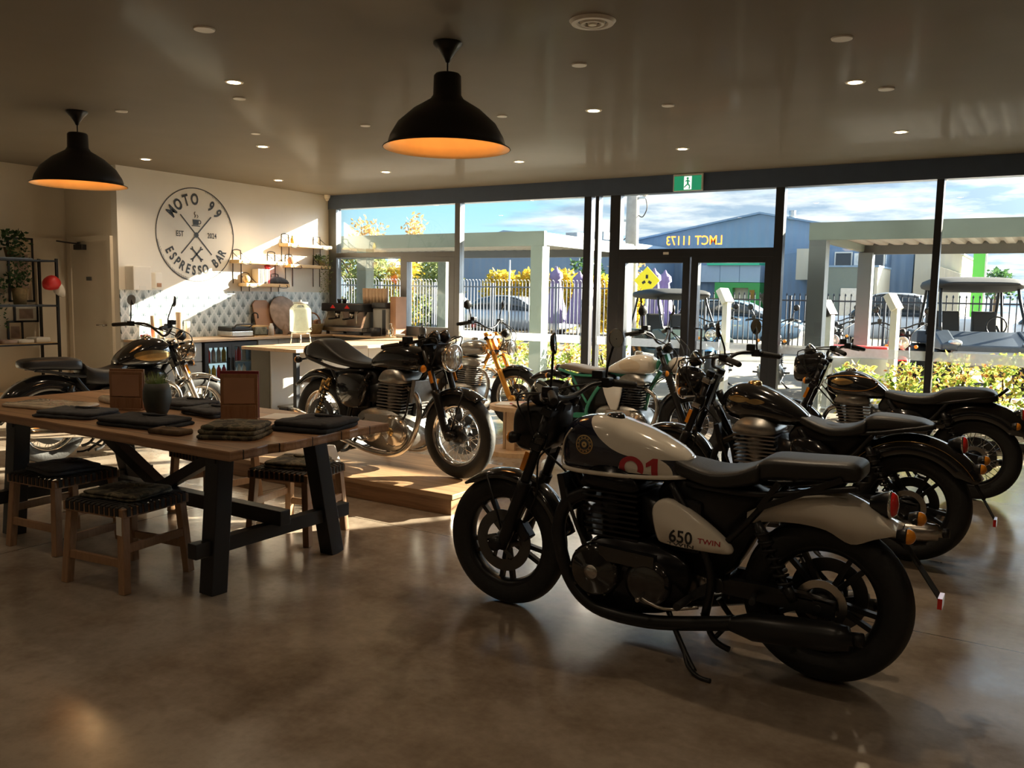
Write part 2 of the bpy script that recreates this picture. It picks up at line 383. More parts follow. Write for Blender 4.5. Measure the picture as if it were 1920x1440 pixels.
# ---------------------------------------------------------------- mesh building
class MB:
    def __init__(s): s.v = []; s.f = []; s.sm = []; s.mi = []; s.cur = 0
    def add(s, vs, fs, smooth=False):
        b = len(s.v); s.v += [tuple(v) for v in vs]
        for f in fs: s.f.append([b+i for i in f]); s.sm.append(smooth); s.mi.append(s.cur)
        return s
    def box(s, x0, x1, y0, y1, z0, z1, mat=None):
        vs = [Vector((x, y, z)) for x in (x0, x1) for y in (y0, y1) for z in (z0, z1)]
        if mat is not None: vs = [mat @ v for v in vs]
        return s.add(vs, [(0, 1, 3, 2), (4, 6, 7, 5), (0, 4, 5, 1), (2, 3, 7, 6), (0, 2, 6, 4), (1, 5, 7, 3)])
    def bar(s, a, b, w, h, up=(0, 0, 1)):
        """rectangular bar from a to b"""
        a, b = Vector(a), Vector(b); d = (b-a).normalized(); u = Vector(up)
        if abs(d.dot(u)) > 0.98: u = Vector((1, 0, 0))
        p = d.cross(u).normalized(); q = p.cross(d)
        vs = [c + p*(i*w/2) + q*(j*h/2) for c in (a, b) for i, j in ((-1, -1), (1, -1), (1, 1), (-1, 1))]
        return s.add(vs, [(3, 2, 1, 0), (4, 5, 6, 7), (0, 1, 5, 4), (1, 2, 6, 5), (2, 3, 7, 6), (3, 0, 4, 7)])
    def tube(s, pts, r, n=10, cap=True, closed=False):
        pts = [Vector(p) for p in pts]; k = len(pts)
        rr = r if isinstance(r, (list, tuple)) else [r]*k
        prev = None; rings = []
        for i, p in enumerate(pts):
            if closed: t = pts[(i+1) % k] - pts[i-1]
            else: t = pts[min(i+1, k-1)] - pts[max(i-1, 0)]
            if t.length < 1e-9: t = Vector((0, 0, 1))
            t.normalize()
            if prev is None:
                u = t.orthogonal().normalized()
            else:
                u = prev - t*prev.dot(t)
                if u.length < 1e-6: u = t.orthogonal()
                u.normalize()
            prev = u; w = t.cross(u)
            rings.append([p + (u*cos(2*pi*j/n) + w*sin(2*pi*j/n))*rr[i] for j in range(n)])
        vs = [v for ring in rings for v in ring]; fs = []
        for i in range(k if closed else k-1):
            a, b = i*n, ((i+1) % k)*n
            for j in range(n): fs.append((a+j, a+(j+1) % n, b+(j+1) % n, b+j))
        s.add(vs, fs, True)
        if cap and not closed:
            s.add(rings[0], [tuple(reversed(range(n)))]); s.add(rings[-1], [tuple(range(n))])
        return s
    def cyl(s, a, b, r0, r1=None, n=16): return s.tube([a, b], [r0, r0 if r1 is None else r1], n)
    def lathe(s, prof, c=(0, 0, 0), axis=(0, 0, 1), n=24, smooth=True, ref=None, arc=None):
        """prof: (radius, height along axis); arc=(a0,a1) partial"""
        c, ax = Vector(c), Vector(axis).normalized()
        u = Vector(ref) if ref else ax.orthogonal().normalized(); u = (u - ax*u.dot(ax)).normalized(); w = ax.cross(u)
        m = n+1 if arc else n
        ang = [(arc[0] + (arc[1]-arc[0])*j/n) if arc else 2*pi*j/n for j in range(m)]
        vs = [c + ax*h + (u*cos(a) + w*sin(a))*r for r, h in prof for a in ang]
        fs = []
        for i in range(len(prof)-1):
            for j in range(n):
                j2 = j+1 if arc else (j+1) % n
                fs.append((i*m+j, i*m+j2, (i+1)*m+j2, (i+1)*m+j))
        return s.add(vs, fs, smooth)
    def disc(s, c, axis, r, h, n=20):
        c, ax = Vector(c), Vector(axis).normalized()
        return s.cyl(c - ax*h/2, c + ax*h/2, r, r, n)
    def ring(s, c, axis, r0, r1, h, n=32):
        return s.lathe([(r0, -h/2), (r1, -h/2), (r1, h/2), (r0, h/2), (r0, -h/2)], c, axis, n, False)
    def prism(s, pts, d0, d1, axis='y', inset=0.0):
        """outline pts (a,b) extruded along axis; inset rounds the rim"""
        def mk(a, b, d): return (a, d, b) if axis == 'y' else ((d, a, b) if axis == 'x' else (a, b, d))
        k = len(pts)
        if inset:
            cx = sum(p[0] for p in pts)/k; cz = sum(p[1] for p in pts)/k
            def sh(q): return [(cx+(a-cx)*q, cz+(b-cz)*q) for a, b in pts]
            e = inset; L = [(sh(1-e*2.0), d0), (sh(1-e*0.6), d0+(d1-d0)*0.12), (pts, d0+(d1-d0)*0.35), (pts, d0+(d1-d0)*0.65), (sh(1-e*0.6), d0+(d1-d0)*0.88), (sh(1-e*2.0), d1)]
        else: L = [(pts, d0), (pts, d1)]
        vs = [mk(a, b, d) for ps, d in L for a, b in ps]; fs = []
        for i in range(len(L)-1):
            for j in range(k): fs.append((i*k+j, i*k+(j+1) % k, (i+1)*k+(j+1) % k, (i+1)*k+j))
        s.add(vs, fs, bool(inset))
        s.add([mk(a, b, L[0][1]) for a, b in L[0][0]], [tuple(reversed(range(k)))], bool(inset))
        return s.add([mk(a, b, L[-1][1]) for a, b in L[-1][0]], [tuple(range(k))], bool(inset))
    def loft(s, rings, cap=True, smooth=True):
        n = len(rings[0]); vs = [v for r in rings for v in r]; fs = []
        for i in range(len(rings)-1):
            for j in range(n): fs.append((i*n+j, i*n+(j+1) % n, (i+1)*n+(j+1) % n, (i+1)*n+j))
        s.add(vs, fs, smooth)
        if cap:
            s.add(rings[0], [tuple(reversed(range(n)))], smooth); s.add(rings[-1], [tuple(range(n))], smooth)
        return s
    def body(s, st, n=20, e=2.6, yc=0.0):
        """st: (x, zbottom, ztop, halfwidth)"""
        st = catmull(st, 4); rings = []
        for x, zb, zt, w in st:
            m, h = (zb+zt)/2, (zt-zb)/2; ring = []
            for j in range(n):
                a = 2*pi*j/n; c_, s_ = cos(a), sin(a)
                ring.append((x, yc + w*math.copysign(abs(c_)**(2/e), c_), m + h*math.copysign(abs(s_)**(2/e), s_)))
            rings.append(ring)
        return s.loft(rings)
    def ell(s, c, r, n=16, k=10):
        c = Vector(c); r = (r, r, r) if not isinstance(r, (tuple, list)) else r
        prof = [(sin(pi*i/k), -cos(pi*i/k)) for i in range(k+1)]
        vs = [(c.x + r[0]*a*cos(2*pi*j/n), c.y + r[1]*a*sin(2*pi*j/n), c.z + r[2]*h) for a, h in prof for j in range(n)]
        fs = [(i*n+j, i*n+(j+1) % n, (i+1)*n+(j+1) % n, (i+1)*n+j) for i in range(k) for j in range(n)]
        return s.add(vs, fs, True)
    def build(s, name, mat, parent=None, bevel=0.0):
        me = bpy.data.meshes.new(name); me.from_pydata(s.v, [], s.f); me.update()
        for p, q, k in zip(me.polygons, s.sm, s.mi): p.use_smooth = q; p.material_index = k
        bm = bmesh.new(); bm.from_mesh(me)
        bmesh.ops.remove_doubles(bm, verts=bm.verts, dist=1e-5)
        if bevel:
            ed = [e for e in bm.edges if len(e.link_faces) == 2 and e.calc_face_angle(0) > 0.6]
            bmesh.ops.bevel(bm, geom=ed, offset=bevel, segments=2, profile=0.6, affect='EDGES', clamp_overlap=True)
        bmesh.ops.recalc_face_normals(bm, faces=bm.faces)
        bm.to_mesh(me); bm.free()
        for m in (mat if isinstance(mat, (list, tuple)) else [mat]): me.materials.append(M[m] if isinstance(m, str) else m)
        o = bpy.data.objects.new(name, me); COL.objects.link(o)
        if parent is not None: o.parent = parent
        return o

def catmull(pts, k=6):
    pts = [tuple(p) for p in pts]; out = []; d = len(pts[0])
    for i in range(len(pts)-1):
        p0, p1, p2, p3 = pts[max(i-1, 0)], pts[i], pts[i+1], pts[min(i+2, len(pts)-1)]
        for j in range(k):
            t = j/k
            out.append(tuple(0.5*((2*p1[a]) + (-p0[a]+p2[a])*t + (2*p0[a]-5*p1[a]+4*p2[a]-p3[a])*t*t + (-p0[a]+3*p1[a]-3*p2[a]+p3[a])*t**3) for a in range(d)))
    out.append(pts[-1]); return out
def loop_smooth(pts, k=4):
    n = len(pts); q = [pts[-1]] + list(pts) + [pts[0], pts[1]]
    return catmull(q, k)[k:k+n*k]

def tag(o, label, cat, group=None, kind=None):
    o['label'] = label; o['category'] = cat
    if group: o['group'] = group
    if kind: o['kind'] = kind
    return o
def T(name, label, cat, loc=(0, 0, 0), rz=0.0, group=None):
    o = bpy.data.objects.new(name, None); o.empty_display_size = 0.1; COL.objects.link(o)
    o.location = loc; o.rotation_euler = (0, 0, rz)
    return tag(o, label, cat, group)
def S(name, label=None):
    o = bpy.data.objects.new(name, None); COL.objects.link(o); o['kind'] = 'structure'
    if label: o['label'] = label
    return o
def struct(name, mb, mat, label, cat='structure', bevel=0.0):
    o = mb.build(name, mat, None, bevel); o['kind'] = 'structure'; o['label'] = label; o['category'] = cat; return o
def dup(o, label=None, group=None, loc=None, rz=None, parent=None):
    c = o.copy(); COL.objects.link(c)
    if parent is not None: c.parent = parent
    for ch in [q for q in o.children]: dup(ch, parent=c)
    if label: c['label'] = label
    if group: c['group'] = group
    if loc is not None: c.location = loc
    if rz is not None: c.rotation_euler = (0, 0, rz)
    return c
ORD = ['first', 'second', 'third', 'fourth', 'fifth', 'sixth', 'seventh', 'eighth', 'ninth', 'tenth', 'eleventh', 'twelfth']

_gl = {}
def glyph(ch, size=1.0, bold=0.0):
    """2-d triangles of a piece of text: verts (x,y), faces, width"""
    key = (ch, bold)
    if key not in _gl:
        cu = bpy.data.curves.new('tmp_text', 'FONT'); cu.body = ch; cu.size = 1.0; cu.offset = bold; cu.resolution_u = 3
        o = bpy.data.objects.new('tmp_text', cu); COL.objects.link(o)
        dg = bpy.context.evaluated_depsgraph_get(); ev = o.evaluated_get(dg); me = ev.to_mesh()
        vs = [(v.co.x, v.co.y) for v in me.vertices]; fs = [tuple(p.vertices) for p in me.polygons]
        ev.to_mesh_clear(); bpy.data.objects.remove(o); bpy.data.curves.remove(cu)
        w = max((v[0] for v in vs), default=0.3); x0 = min((v[0] for v in vs), default=0)
        _gl[key] = (vs, fs, x0, w)
    vs, fs, x0, x1 = _gl[key]
    return [((x-x0)*size, y*size) for x, y in vs], fs, (x1-x0)*size
def text_mb(mb, txt, size, to3d, bold=0.0, sx=1.0, center=True):
    vs, fs, w = glyph(txt, size, bold)
    off = -w/2 if center else 0
    mb.add([to3d((x+off)*sx, y) for x, y in vs], fs)
    return w*sx

# ---------------------------------------------------------------- the room shell
CZ, LX, WY = 2.95, -9.66, 10.0
BX, RX, BY = -10.75, 6.0, -5.0
struct('floor', MB().box(BX-0.15, RX+0.15, BY-0.15, WY+0.06, -0.2, 0), 'floor', 'polished brown concrete floor of the showroom', 'floor')
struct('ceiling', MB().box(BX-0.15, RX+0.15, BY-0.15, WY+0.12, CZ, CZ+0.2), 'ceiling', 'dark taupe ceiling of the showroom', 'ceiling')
struct('wall_left', MB().box(LX-0.12, LX, 6.37, WY+0.12, 0, CZ), 'wall', 'white wall of the coffee corner', 'wall')
struct('wall_recess', MB().box(BX-0.15, BX, BY, 6.37+0.12, 0, CZ), 'beige', 'beige wall behind the black rack', 'wall')
struct('wall_door', MB().box(BX, LX-0.12, 6.37, 6.49, 0, CZ), 'beige', 'narrow beige wall with the staff door', 'wall')
struct('wall_back', MB().box(BX-0.15, RX+0.15, BY-0.15, BY, 0, CZ), 'beige', 'wall behind the viewer', 'wall')
struct('wall_right', MB().box(RX, RX+0.15, BY, WY, 0, CZ), 'beige', 'wall on the right', 'wall')
struct('wall_front', MB().box(0.53, RX+0.15, WY, WY+0.12, 0, CZ), 'beige', 'solid end of the window wall', 'wall')
struct('wall_backsplash', MB().box(LX, LX+0.012, 6.37, WY, 0.85, 1.461), 'tiles', 'patterned leaf tiles above the coffee bench', 'tiles')
struct('trim_1', MB().box(BX, BX+0.02, 1.0, 6.37, 2.05, 2.085), 'beige', 'thin rail on the beige wall', 'trim')
struct('trim_2', MB().box(LX, 0.53, WY-0.06, WY+0.1, 2.74, CZ), 'dark_beam', 'charcoal beam above the windows', 'beam')
struct('trim_3', MB().box(-2.67, 0.53, WY-0.04, WY+0.06, 0, 0.085).box(-7.15, -4.83, WY-0.04, WY+0.06, 0, 0.085), 'alu', 'black sill along the windows', 'sill')
struct('trim_4', MB().box(LX, -7.24, WY-0.03, WY+0.06, 0, 0.86), 'grey_panel', 'low wall under the coffee corner window', 'wall')

def pane(parent, x0, x1, z0, z1, y=WY):
    return MB().box(x0, x1, y-0.004, y+0.004, z0, z1).build('pane', 'glass', parent)
def frame(parent, bars, mat='alu', name='window_frame'):
    mb = MB()
    for x0, x1, z0, z1 in bars: mb.box(x0, x1, WY-0.05, WY+0.06, z0, z1)
    return mb.build(name, mat, parent, 0.004)
def win(n, label):
    return S('window_%d' % n, label)
w = win(1, 'coffee corner window with a sliding lower sash')
frame(w, [(-9.66, -9.50, 0.86, 2.74), (-7.24, -7.15, 0, 2.74), (-9.50, -7.24, 2.00, 2.07), (-9.50, -7.24, 0.86, 0.92)], 'alu_grey')
frame(w, [(-8.22, -8.10, 0.92, 2.00), (-8.10, -7.34, 1.93, 2.00), (-7.34, -7.24, 0.92, 2.00), (-8.10, -7.34, 0.92, 0.99)], 'alu_grey', 'sash_frame')
pane(w, -9.50, -7.24, 2.07, 2.74); pane(w, -9.50, -8.22, 0.92, 2.0); pane(w, -8.10, -7.34, 0.99, 1.93)
w = win(2, 'tall window pane beside the coffee corner')
frame(w, [(-5.20, -5.10, 0, 2.74)]); pane(w, -7.15, -5.20, 0.085, 2.74)
w = win(3, 'narrow window pane between the pillar and the doors')
frame(w, [(-5.04, -4.99, 0, 2.74), (-4.83, -4.69, 0, 2.74)]); pane(w, -4.99, -4.83, 0.085, 2.74)
w = win(4, 'tall window pane right of the doors')
frame(w, [(-2.77, -2.67, 0, 2.74), (-1.13, -1.06, 0, 2.74)]); pane(w, -2.67, -1.13, 0.085, 2.74)
w = win(5, 'tall window pane at the right edge')
frame(w, [(0.46, 0.53, 0, 2.74)]); pane(w, -1.06, 0.46, 0.085, 2.74)
w = win(6, 'glass above the entrance doors')
pane(w, -4.69, -2.77, 2.07, 2.74)
d = S('door_1', 'black framed double glass entrance doors')
frame(d, [(-4.69, -2.77, 1.97, 2.07)], 'alu', 'door_head')
for a, b, hs in ((-4.69, -3.76, 1), (-3.74, -2.77, -1)):
    lf = frame(d, [(a, a+0.085, 0.01, 1.97), (b-0.085, b, 0.01, 1.97), (a+0.085, b-0.085, 1.90, 1.97), (a+0.085, b-0.085, 0.01, 0.22)], 'alu', 'door_leaf')
    MB().box(a+0.085, b-0.085, WY-0.004, WY+0.004, 0.22, 1.90).build('door_glass', 'glass', lf)
    x = b-0.10 if hs > 0 else a+0.10
    x2 = x - 0.09*hs
    MB().tube(catmull([(x, WY-0.05, 1.12), (x, WY-0.12, 1.12), (x2, WY-0.13, 1.12), (x2, WY-0.13, 0.55), (x, WY-0.12, 0.55), (x, WY-0.05, 0.55)], 1), 0.013, 8).build('door_handle', 'alu', lf)
MB().box(-4.10, -4.03, WY-0.056, WY-0.05, 2.0, 2.03).build('head_label', 'disc_white', d)
for n_, (x0, x1) in enumerate(((-7.15, -5.20), (-4.99, -4.83), (-4.60, -3.85), (-3.65, -2.86), (-2.67, -1.13), (-1.06, 0.46))):
    struct('trim_%d' % (5+n_), MB().box(x0, x1, WY-0.007, WY-0.0045, 0.865, 0.966), 'band', 'frosted safety band on the glass', 'safety band')
# staff door
d = S('door_2', 'beige staff door with a small dark plate')
MB().box(-10.67, -10.60, 6.33, 6.37, 0, 2.11).box(-9.83, -9.76, 6.33, 6.37, 0, 2.11).box(-10.60, -9.83, 6.33, 6.37, 2.05, 2.11).build('door_frame', 'beige', d, 0.004)
MB().box(-10.60, -9.83, 6.345, 6.37, 0.01, 2.05).build('door_leaf', 'beige', d)
MB().box(-10.29, -10.18, 6.34, 6.345, 1.565, 1.61).build('door_sign', 'alu_grey', d)
MB().box(-10.45, -10.27, 6.28, 6.345, 1.945, 2.01).bar((-10.36, 6.30, 2.015), (-10.70, 6.22, 2.055), 0.03, 0.018).bar((-10.36, 6.30, 2.04), (-10.36, 6.30, 2.0), 0.03, 0.03).build('door_closer', 'black_plastic', d, 0.005)
MB().cyl((-9.90, 6.345, 1.02), (-9.90, 6.29, 1.02), 0.012).cyl((-9.90, 6.29, 1.02), (-10.02, 6.29, 1.02), 0.010).build('door_handle', 'steel', d)

# ---------------------------------------------------------------- lights of the room
def spot(loc, e, size=2.3, blend=0.8, col=(1, 0.77, 0.52), r=0.04):
    l = bpy.data.lights.new('downlight_or_fill_light', 'SPOT'); l.energy = e; l.spot_size = size; l.spot_blend = blend; l.color = col; l.shadow_soft_size = r
    o = bpy.data.objects.new('downlight_or_fill_light', l); COL.objects.link(o); o.location = loc
rows = [(4.25, [-7.02, -5.03, -3.15, -1.28], 'third row from the windows'), (6.26, [-8.92, -6.99, -5.06, -3.21, -1.25], 'middle row'), (8.26, [-8.93, -7.06, -5.14, -3.24, -1.25], 'row nearest the windows')]
lit = {(4.25, -5.03), (4.25, -1.28), (6.26, -8.92), (6.26, -6.99), (6.26, -3.21), (6.26, -1.25), (8.26, -8.93), (8.26, -7.06), (8.26, -5.14), (8.26, -3.24), (8.26, -1.25)}
first = None
for y, xs, rn in rows:
    k = 0
    for x in xs:
        if (y, x) not in lit: continue
        k_l = ORD[k]; k += 1
        lab = 'small lit recessed downlight, %s from the left in the %s' % (k_l, rn)
        if first is None:
            first = T('ceiling_downlight', lab, 'light', (x, y, CZ), 0, 'lit downlights in the ceiling')
            MB().lathe([(0.045, 0), (0.045, -0.004), (0.062, -0.006), (0.068, 0)], n=24).build('trim_ring', 'disc_white', first)
            MB().disc((0, 0, -0.0025), (0, 0, 1), 0.045, 0.004).build('lamp_face', 'lamp', first)
        else: dup(first, lab, None, (x, y, CZ))
        spot((x, y, CZ-0.03), 26)
# added fill lamps without fittings, carrying the downlight rows on behind the viewer
for y in (2.2, 0.2, -1.8, -3.8):
    for x in (-8.6, -6.6, -4.6, -2.6, -0.6, 1.4, 3.4): spot((x, y, CZ-0.03), 7)
discs = [(-4.17, 3.32, 0.06), (-5.41, 4.62, 0.05), (-6.69, 4.48, 0.05), (-2.67, 4.99, 0.05), (-3.97, 6.10, 0.045), (-5.27, 5.89, 0.045), (-2.62, 6.35, 0.05), (-1.12, 5.19, 0.06), (-1.10, 6.55, 0.055), (-6.47, 5.71, 0.045)]
dl = ['nearest the left pendant and in front of it', 'above the left end of the table', 'just right of the left pendant', 'right of the big pendant', 'behind the big pendant on its right', 'behind the big pendant on its left',
      'near the third-row right downlight', 'nearest the upper right', 'beside the right middle downlight', 'between the two left middle downlights']
for (x, y, r), s in zip(discs, dl):
    tag(MB().lathe([(0, -0.008), (r*0.94, -0.008), (r, 0)], n=28, smooth=False).build('blank_disc', 'disc_white'), 'small blank white round ceiling disc ' + s, 'ceiling disc', 'blank round discs on the ceiling').location = (x, y, CZ)
t = T('ceiling_vent', 'round white ceiling diffuser with concentric rings', 'vent', (-2.20, 4.25, CZ))
MB().lathe([(0.078, -0.004), (0.085, -0.016), (0.112, -0.016), (0.125, 0)], n=40, smooth=False).build('outer_ring', 'disc_white', t)
MB().lathe([(0.042, -0.006), (0.048, -0.020), (0.062, -0.020), (0.068, -0.006)], n=40, smooth=False).lathe([(0, -0.022), (0.022, -0.022), (0.030, -0.006)], n=24, smooth=False).build('inner_cone', 'disc_white', t)
MB().disc((0, 0, -0.002), (0, 0, 1), 0.08, 0.003).build('backing', 'alu_grey', t)
def pendant(x, y, label):
    t = T('pendant_lamp', label, 'pendant lamp', (x, y, CZ), 0, 'black dome pendant lamps')
    MB().lathe([(0.085, 0), (0.085, -0.012), (0.05, -0.05), (0.022, -0.09), (0.012, -0.115), (0, -0.115)], n=24).build('ceiling_rose', 'satin', t)
    MB().cyl((0, 0, -0.11), (0, 0, -0.19), 0.005).build('cord', 'cord', t)
    prof = [(0.0, -0.175), (0.070, -0.178), (0.080, -0.19), (0.083, -0.30), (0.10, -0.325), (0.20, -0.385), (0.29, -0.465), (0.335, -0.54), (0.345, -0.575), (0.345, -0.59), (0.375, -0.602), (0.378, -0.607)]
    MB().lathe(prof, n=48).build('lamp_shade', 'shade_black', t)
    ins = [(0.374, -0.608), (0.340, -0.594), (0.328, -0.545), (0.282, -0.472), (0.195, -0.395), (0.09, -0.335), (0.0, -0.33)]
    MB().lathe(ins, n=48).build('shade_lining', 'shade_in', t)
    MB().ell((0, 0, -0.43), (0.035, 0.035, 0.045)).cyl((0, 0, -0.335), (0, 0, -0.40), 0.02).build('bulb', 'bulb', t)
    l = bpy.data.lights.new('pendant_light', 'POINT'); l.energy = 2.6; l.color = (1, 0.62, 0.28); l.shadow_soft_size = 0.12
    o = bpy.data.objects.new('pendant_light', l); COL.objects.link(o); o.location = (x, y, CZ-0.51)
pendant(-3.12, 4.2, 'large black dome pendant hanging in the middle of the ceiling')
pendant(-7.05, 4.31, 'black dome pendant hanging at the left, before the coffee wall')
# exit sign
t = T('exit_sign', 'green exit sign with a white running figure above the doors', 'sign', (-3.805, WY-0.075, 2.845))
MB().box(-0.185, 0.185, -0.02, 0.015, -0.10, 0.10).build('housing', 'disc_white', t, 0.006)
MB().box(-0.168, 0.168, -0.023, -0.02, -0.095, 0.075).build('face', 'exit_green', t)
fig = MB()
fig.prism([(-0.045, -0.085), (0.05, -0.085), (0.05, 0.07), (-0.045, 0.07)], -0.0245, -0.0232)
fig.build('doorway_symbol', 'exit_white', t)
fg = MB()
fg.disc((0.0, -0.0252, 0.045), (0, 1, 0), 0.014, 0.001)
for a, b, w_ in (((0.0, 0.03), (0.004, -0.02), 0.022), ((0.004, -0.02), (0.028, -0.045), 0.015), ((0.028, -0.045), (0.022, -0.078), 0.014), ((0.004, -0.02), (-0.022, -0.04), 0.015), ((-0.022, -0.04), (-0.04, -0.06), 0.013), ((0.0, 0.022), (0.03, 0.008), 0.012), ((0.0, 0.022), (-0.028, 0.012), 0.012)):
    fg.bar((a[0], -0.0252, a[1]), (b[0], -0.0252, b[1]), w_, 0.001, (0, 1, 0))
fg.build('running_figure', 'exit_green', t)
t = T('security_camera', 'small white camera in the ceiling corner beside the windows', 'camera', (-9.60, 9.86, CZ))
MB().lathe([(0, -0.05), (0.04, -0.05), (0.05, -0.02), (0.05, 0)], n=20).build('base', 'disc_white', t)
MB().ell((0, 0, -0.06), 0.032).build('camera_head', 'disc_white', t)

# ---------------------------------------------------------------- wall emblem and glass lettering
def emblem():
    t = T('wall_emblem', 'large round black emblem with crossed spanners and coffee lettering on the white wall', 'wall emblem', (LX+0.002, 7.50, 2.19))
    X = 0.002
    def p(u, v): return (X, u, v)        # u to the right (+y), v up
    MB().lathe([(0.600, -0.001), (0.612, -0.001), (0.612, 0.001), (0.600, 0.001), (0.600, -0.001)], (X, 0, 0), (1, 0, 0), 96, False).build('outer_ring', 'ink', t)
    hatch = MB()
    for i in range(46):
        for c0, span in ((0.72, 0.62), (-2.35, 0.62)):
            a = c0 + (i/46-0.5)*span*2; l = 0.010 + 0.022*rnd.random()
            hatch.bar(p(cos(a)*0.600, sin(a)*0.600), p(cos(a-0.02)*(0.600-l), sin(a-0.02)*(0.600-l)), 0.004, 0.001, (1, 0, 0))
    hatch.build('shading_strokes', 'ink', t)
    def arc_text(txt, r, a_mid, step, size, top=True, bold=0.012, sx=0.8, nm='lettering'):
        mb = MB(); n = len(txt)
        for i, ch in enumerate(txt):
            if ch == ' ': continue
            q = i-(n-1)/2
            a = a_mid - q*step if top else a_mid + q*step
            b = a - pi/2 if top else a + pi/2
            c0 = (cos(a)*r, sin(a)*r)
            def to(x, y, c0=c0, b=b): return p(c0[0] + x*cos(b) - y*sin(b), c0[1] + x*sin(b) + y*cos(b))
            text_mb(mb, ch, size, to, bold, sx)
        mb.build(nm, 'ink', t)
    arc_text('MOTO 99', 0.395, R(92), R(17.0), 0.20, True, 0.034, 0.72, 'upper_lettering')
    arc_text('ESPRESSO BAR', 0.520, R(270), R(11.4), 0.17, False, 0.03, 0.72, 'lower_lettering')
    mb = MB()
    text_mb(mb, 'EST', 0.10, lambda x, y: p(x-0.25, y-0.03), 0.012, 0.75)
    text_mb(mb, '2024', 0.10, lambda x, y: p(x+0.25, y-0.03), 0.012, 0.75)
    mb.build('date_lettering', 'ink', t)
    cr = MB()
    for s in (1, -1):
        cr.bar(p(-0.24*s, -0.25), p(0.24*s, 0.25), 0.016, 0.001, (1, 0, 0))
    cr.lathe([(0.0, 0.0), (0.035, 0.0), (0.035, 0.001)], (X, 0, 0), (1, 0, 0), 12, False).build('crossed_rods', 'ink', t)
    sp = MB()
    for s in (1, -1):
        sp.bar(p(-0.06*s, -0.31), p(0.06*s, -0.19), 0.022, 0.001, (1, 0, 0))
        for e in (1, -1):
            c = (0.06*s*e, -0.25+0.06*e); a = math.atan2(0.06*e, 0.06*s*e)
            for k in (-0.55, 0.55):
                sp.bar(p(c[0], c[1]), p(c[0]+cos(a+k)*0.04, c[1]+sin(a+k)*0.04), 0.018, 0.001, (1, 0, 0))
    sp.build('spanners', 'ink', t)
    cu = MB()
    cu.prism([(-0.055, 0.20), (0.045, 0.20), (0.035, 0.13), (-0.045, 0.13)], X-0.0005, X+0.0005, 'x')
    cu.lathe([(0.018, 0), (0.030, 0), (0.030, 0.001)], (X, 0.05, 0.17), (1, 0, 0), 16, False)
    cu.bar(p(-0.07, 0.118), p(0.06, 0.118), 0.012, 0.001, (1, 0, 0))
    cu.build('coffee_cup', 'ink', t)
    st = MB(); st.tube([p(*q) for q in catmull([(-0.02, 0.225), (-0.005, 0.25), (-0.025, 0.275), (-0.01, 0.30)], 5)], 0.004, 5).tube([p(*q) for q in catmull([(0.02, 0.225), (0.032, 0.245), (0.015, 0.265)], 5)], 0.0035, 5).build('steam', 'ink', t)
emblem()
t = MB(); text_mb(t, 'LMCT 11173', 0.155, lambda x, y: (-3.735 - x, WY-0.006, 2.115+y), 0.006, 0.86)
tag(t.build('window_lettering', 'orange_letters'), 'orange number lettering read in reverse on the glass above the doors', 'lettering')

# ---------------------------------------------------------------- coffee corner
def bench():
    t = T('coffee_bench', 'grey cabinet bench with a timber top along the tiled wall', 'cabinet bench', (LX+0.012, 6.40, 0))
    MB().box(0, 0.53, 0.0, 0.72, 0.08, 0.82).build('cabinet', 'grey_panel', t)
    MB().box(0, 0.53, 1.62, 3.58, 0.08, 0.82).box(0.0, 0.5, 0, 3.58, 0, 0.05).build('cabinet', 'dark_panel', t)
    for i, z in enumerate((0.10, 0.34, 0.58)):
        dr = MB().box(0.53, 0.548, 0.40, 0.715, z, z+0.225).build('drawer', 'grey_panel', t, 0.003)
        MB().box(0.548, 0.56, 0.50, 0.62, z+0.19, z+0.2).build('handle', 'alu_grey', dr)
    for i in range(4):
        dr = MB().box(0.53, 0.548, 1.63+i*0.36, 1.98+i*0.36, 0.10, 0.81).build('door', 'grey_panel', t, 0.003)
    tag(MB().box(LX+0.012, LX+0.60, 6.40, 9.98, 0.82, 0.85).build('worktop', 'timber', None, 0.004), 'long timber worktop on the bench below the leaf tiles', 'worktop')
    t = T('window_bench', 'dark cabinet bench under the coffee machine window', 'cabinet bench', (-9.06, 9.42, 0))
    MB().box(0.02, 1.95, 0.02, 0.52, 0.05, 0.82).build('cabinet', 'dark_panel', t)
    tag(MB().box(-9.058, -7.10, 9.40, 9.945, 0.82, 0.85).build('worktop', 'timber', None, 0.004), 'timber worktop under the sliding window, holding the coffee machine', 'worktop')
bench()
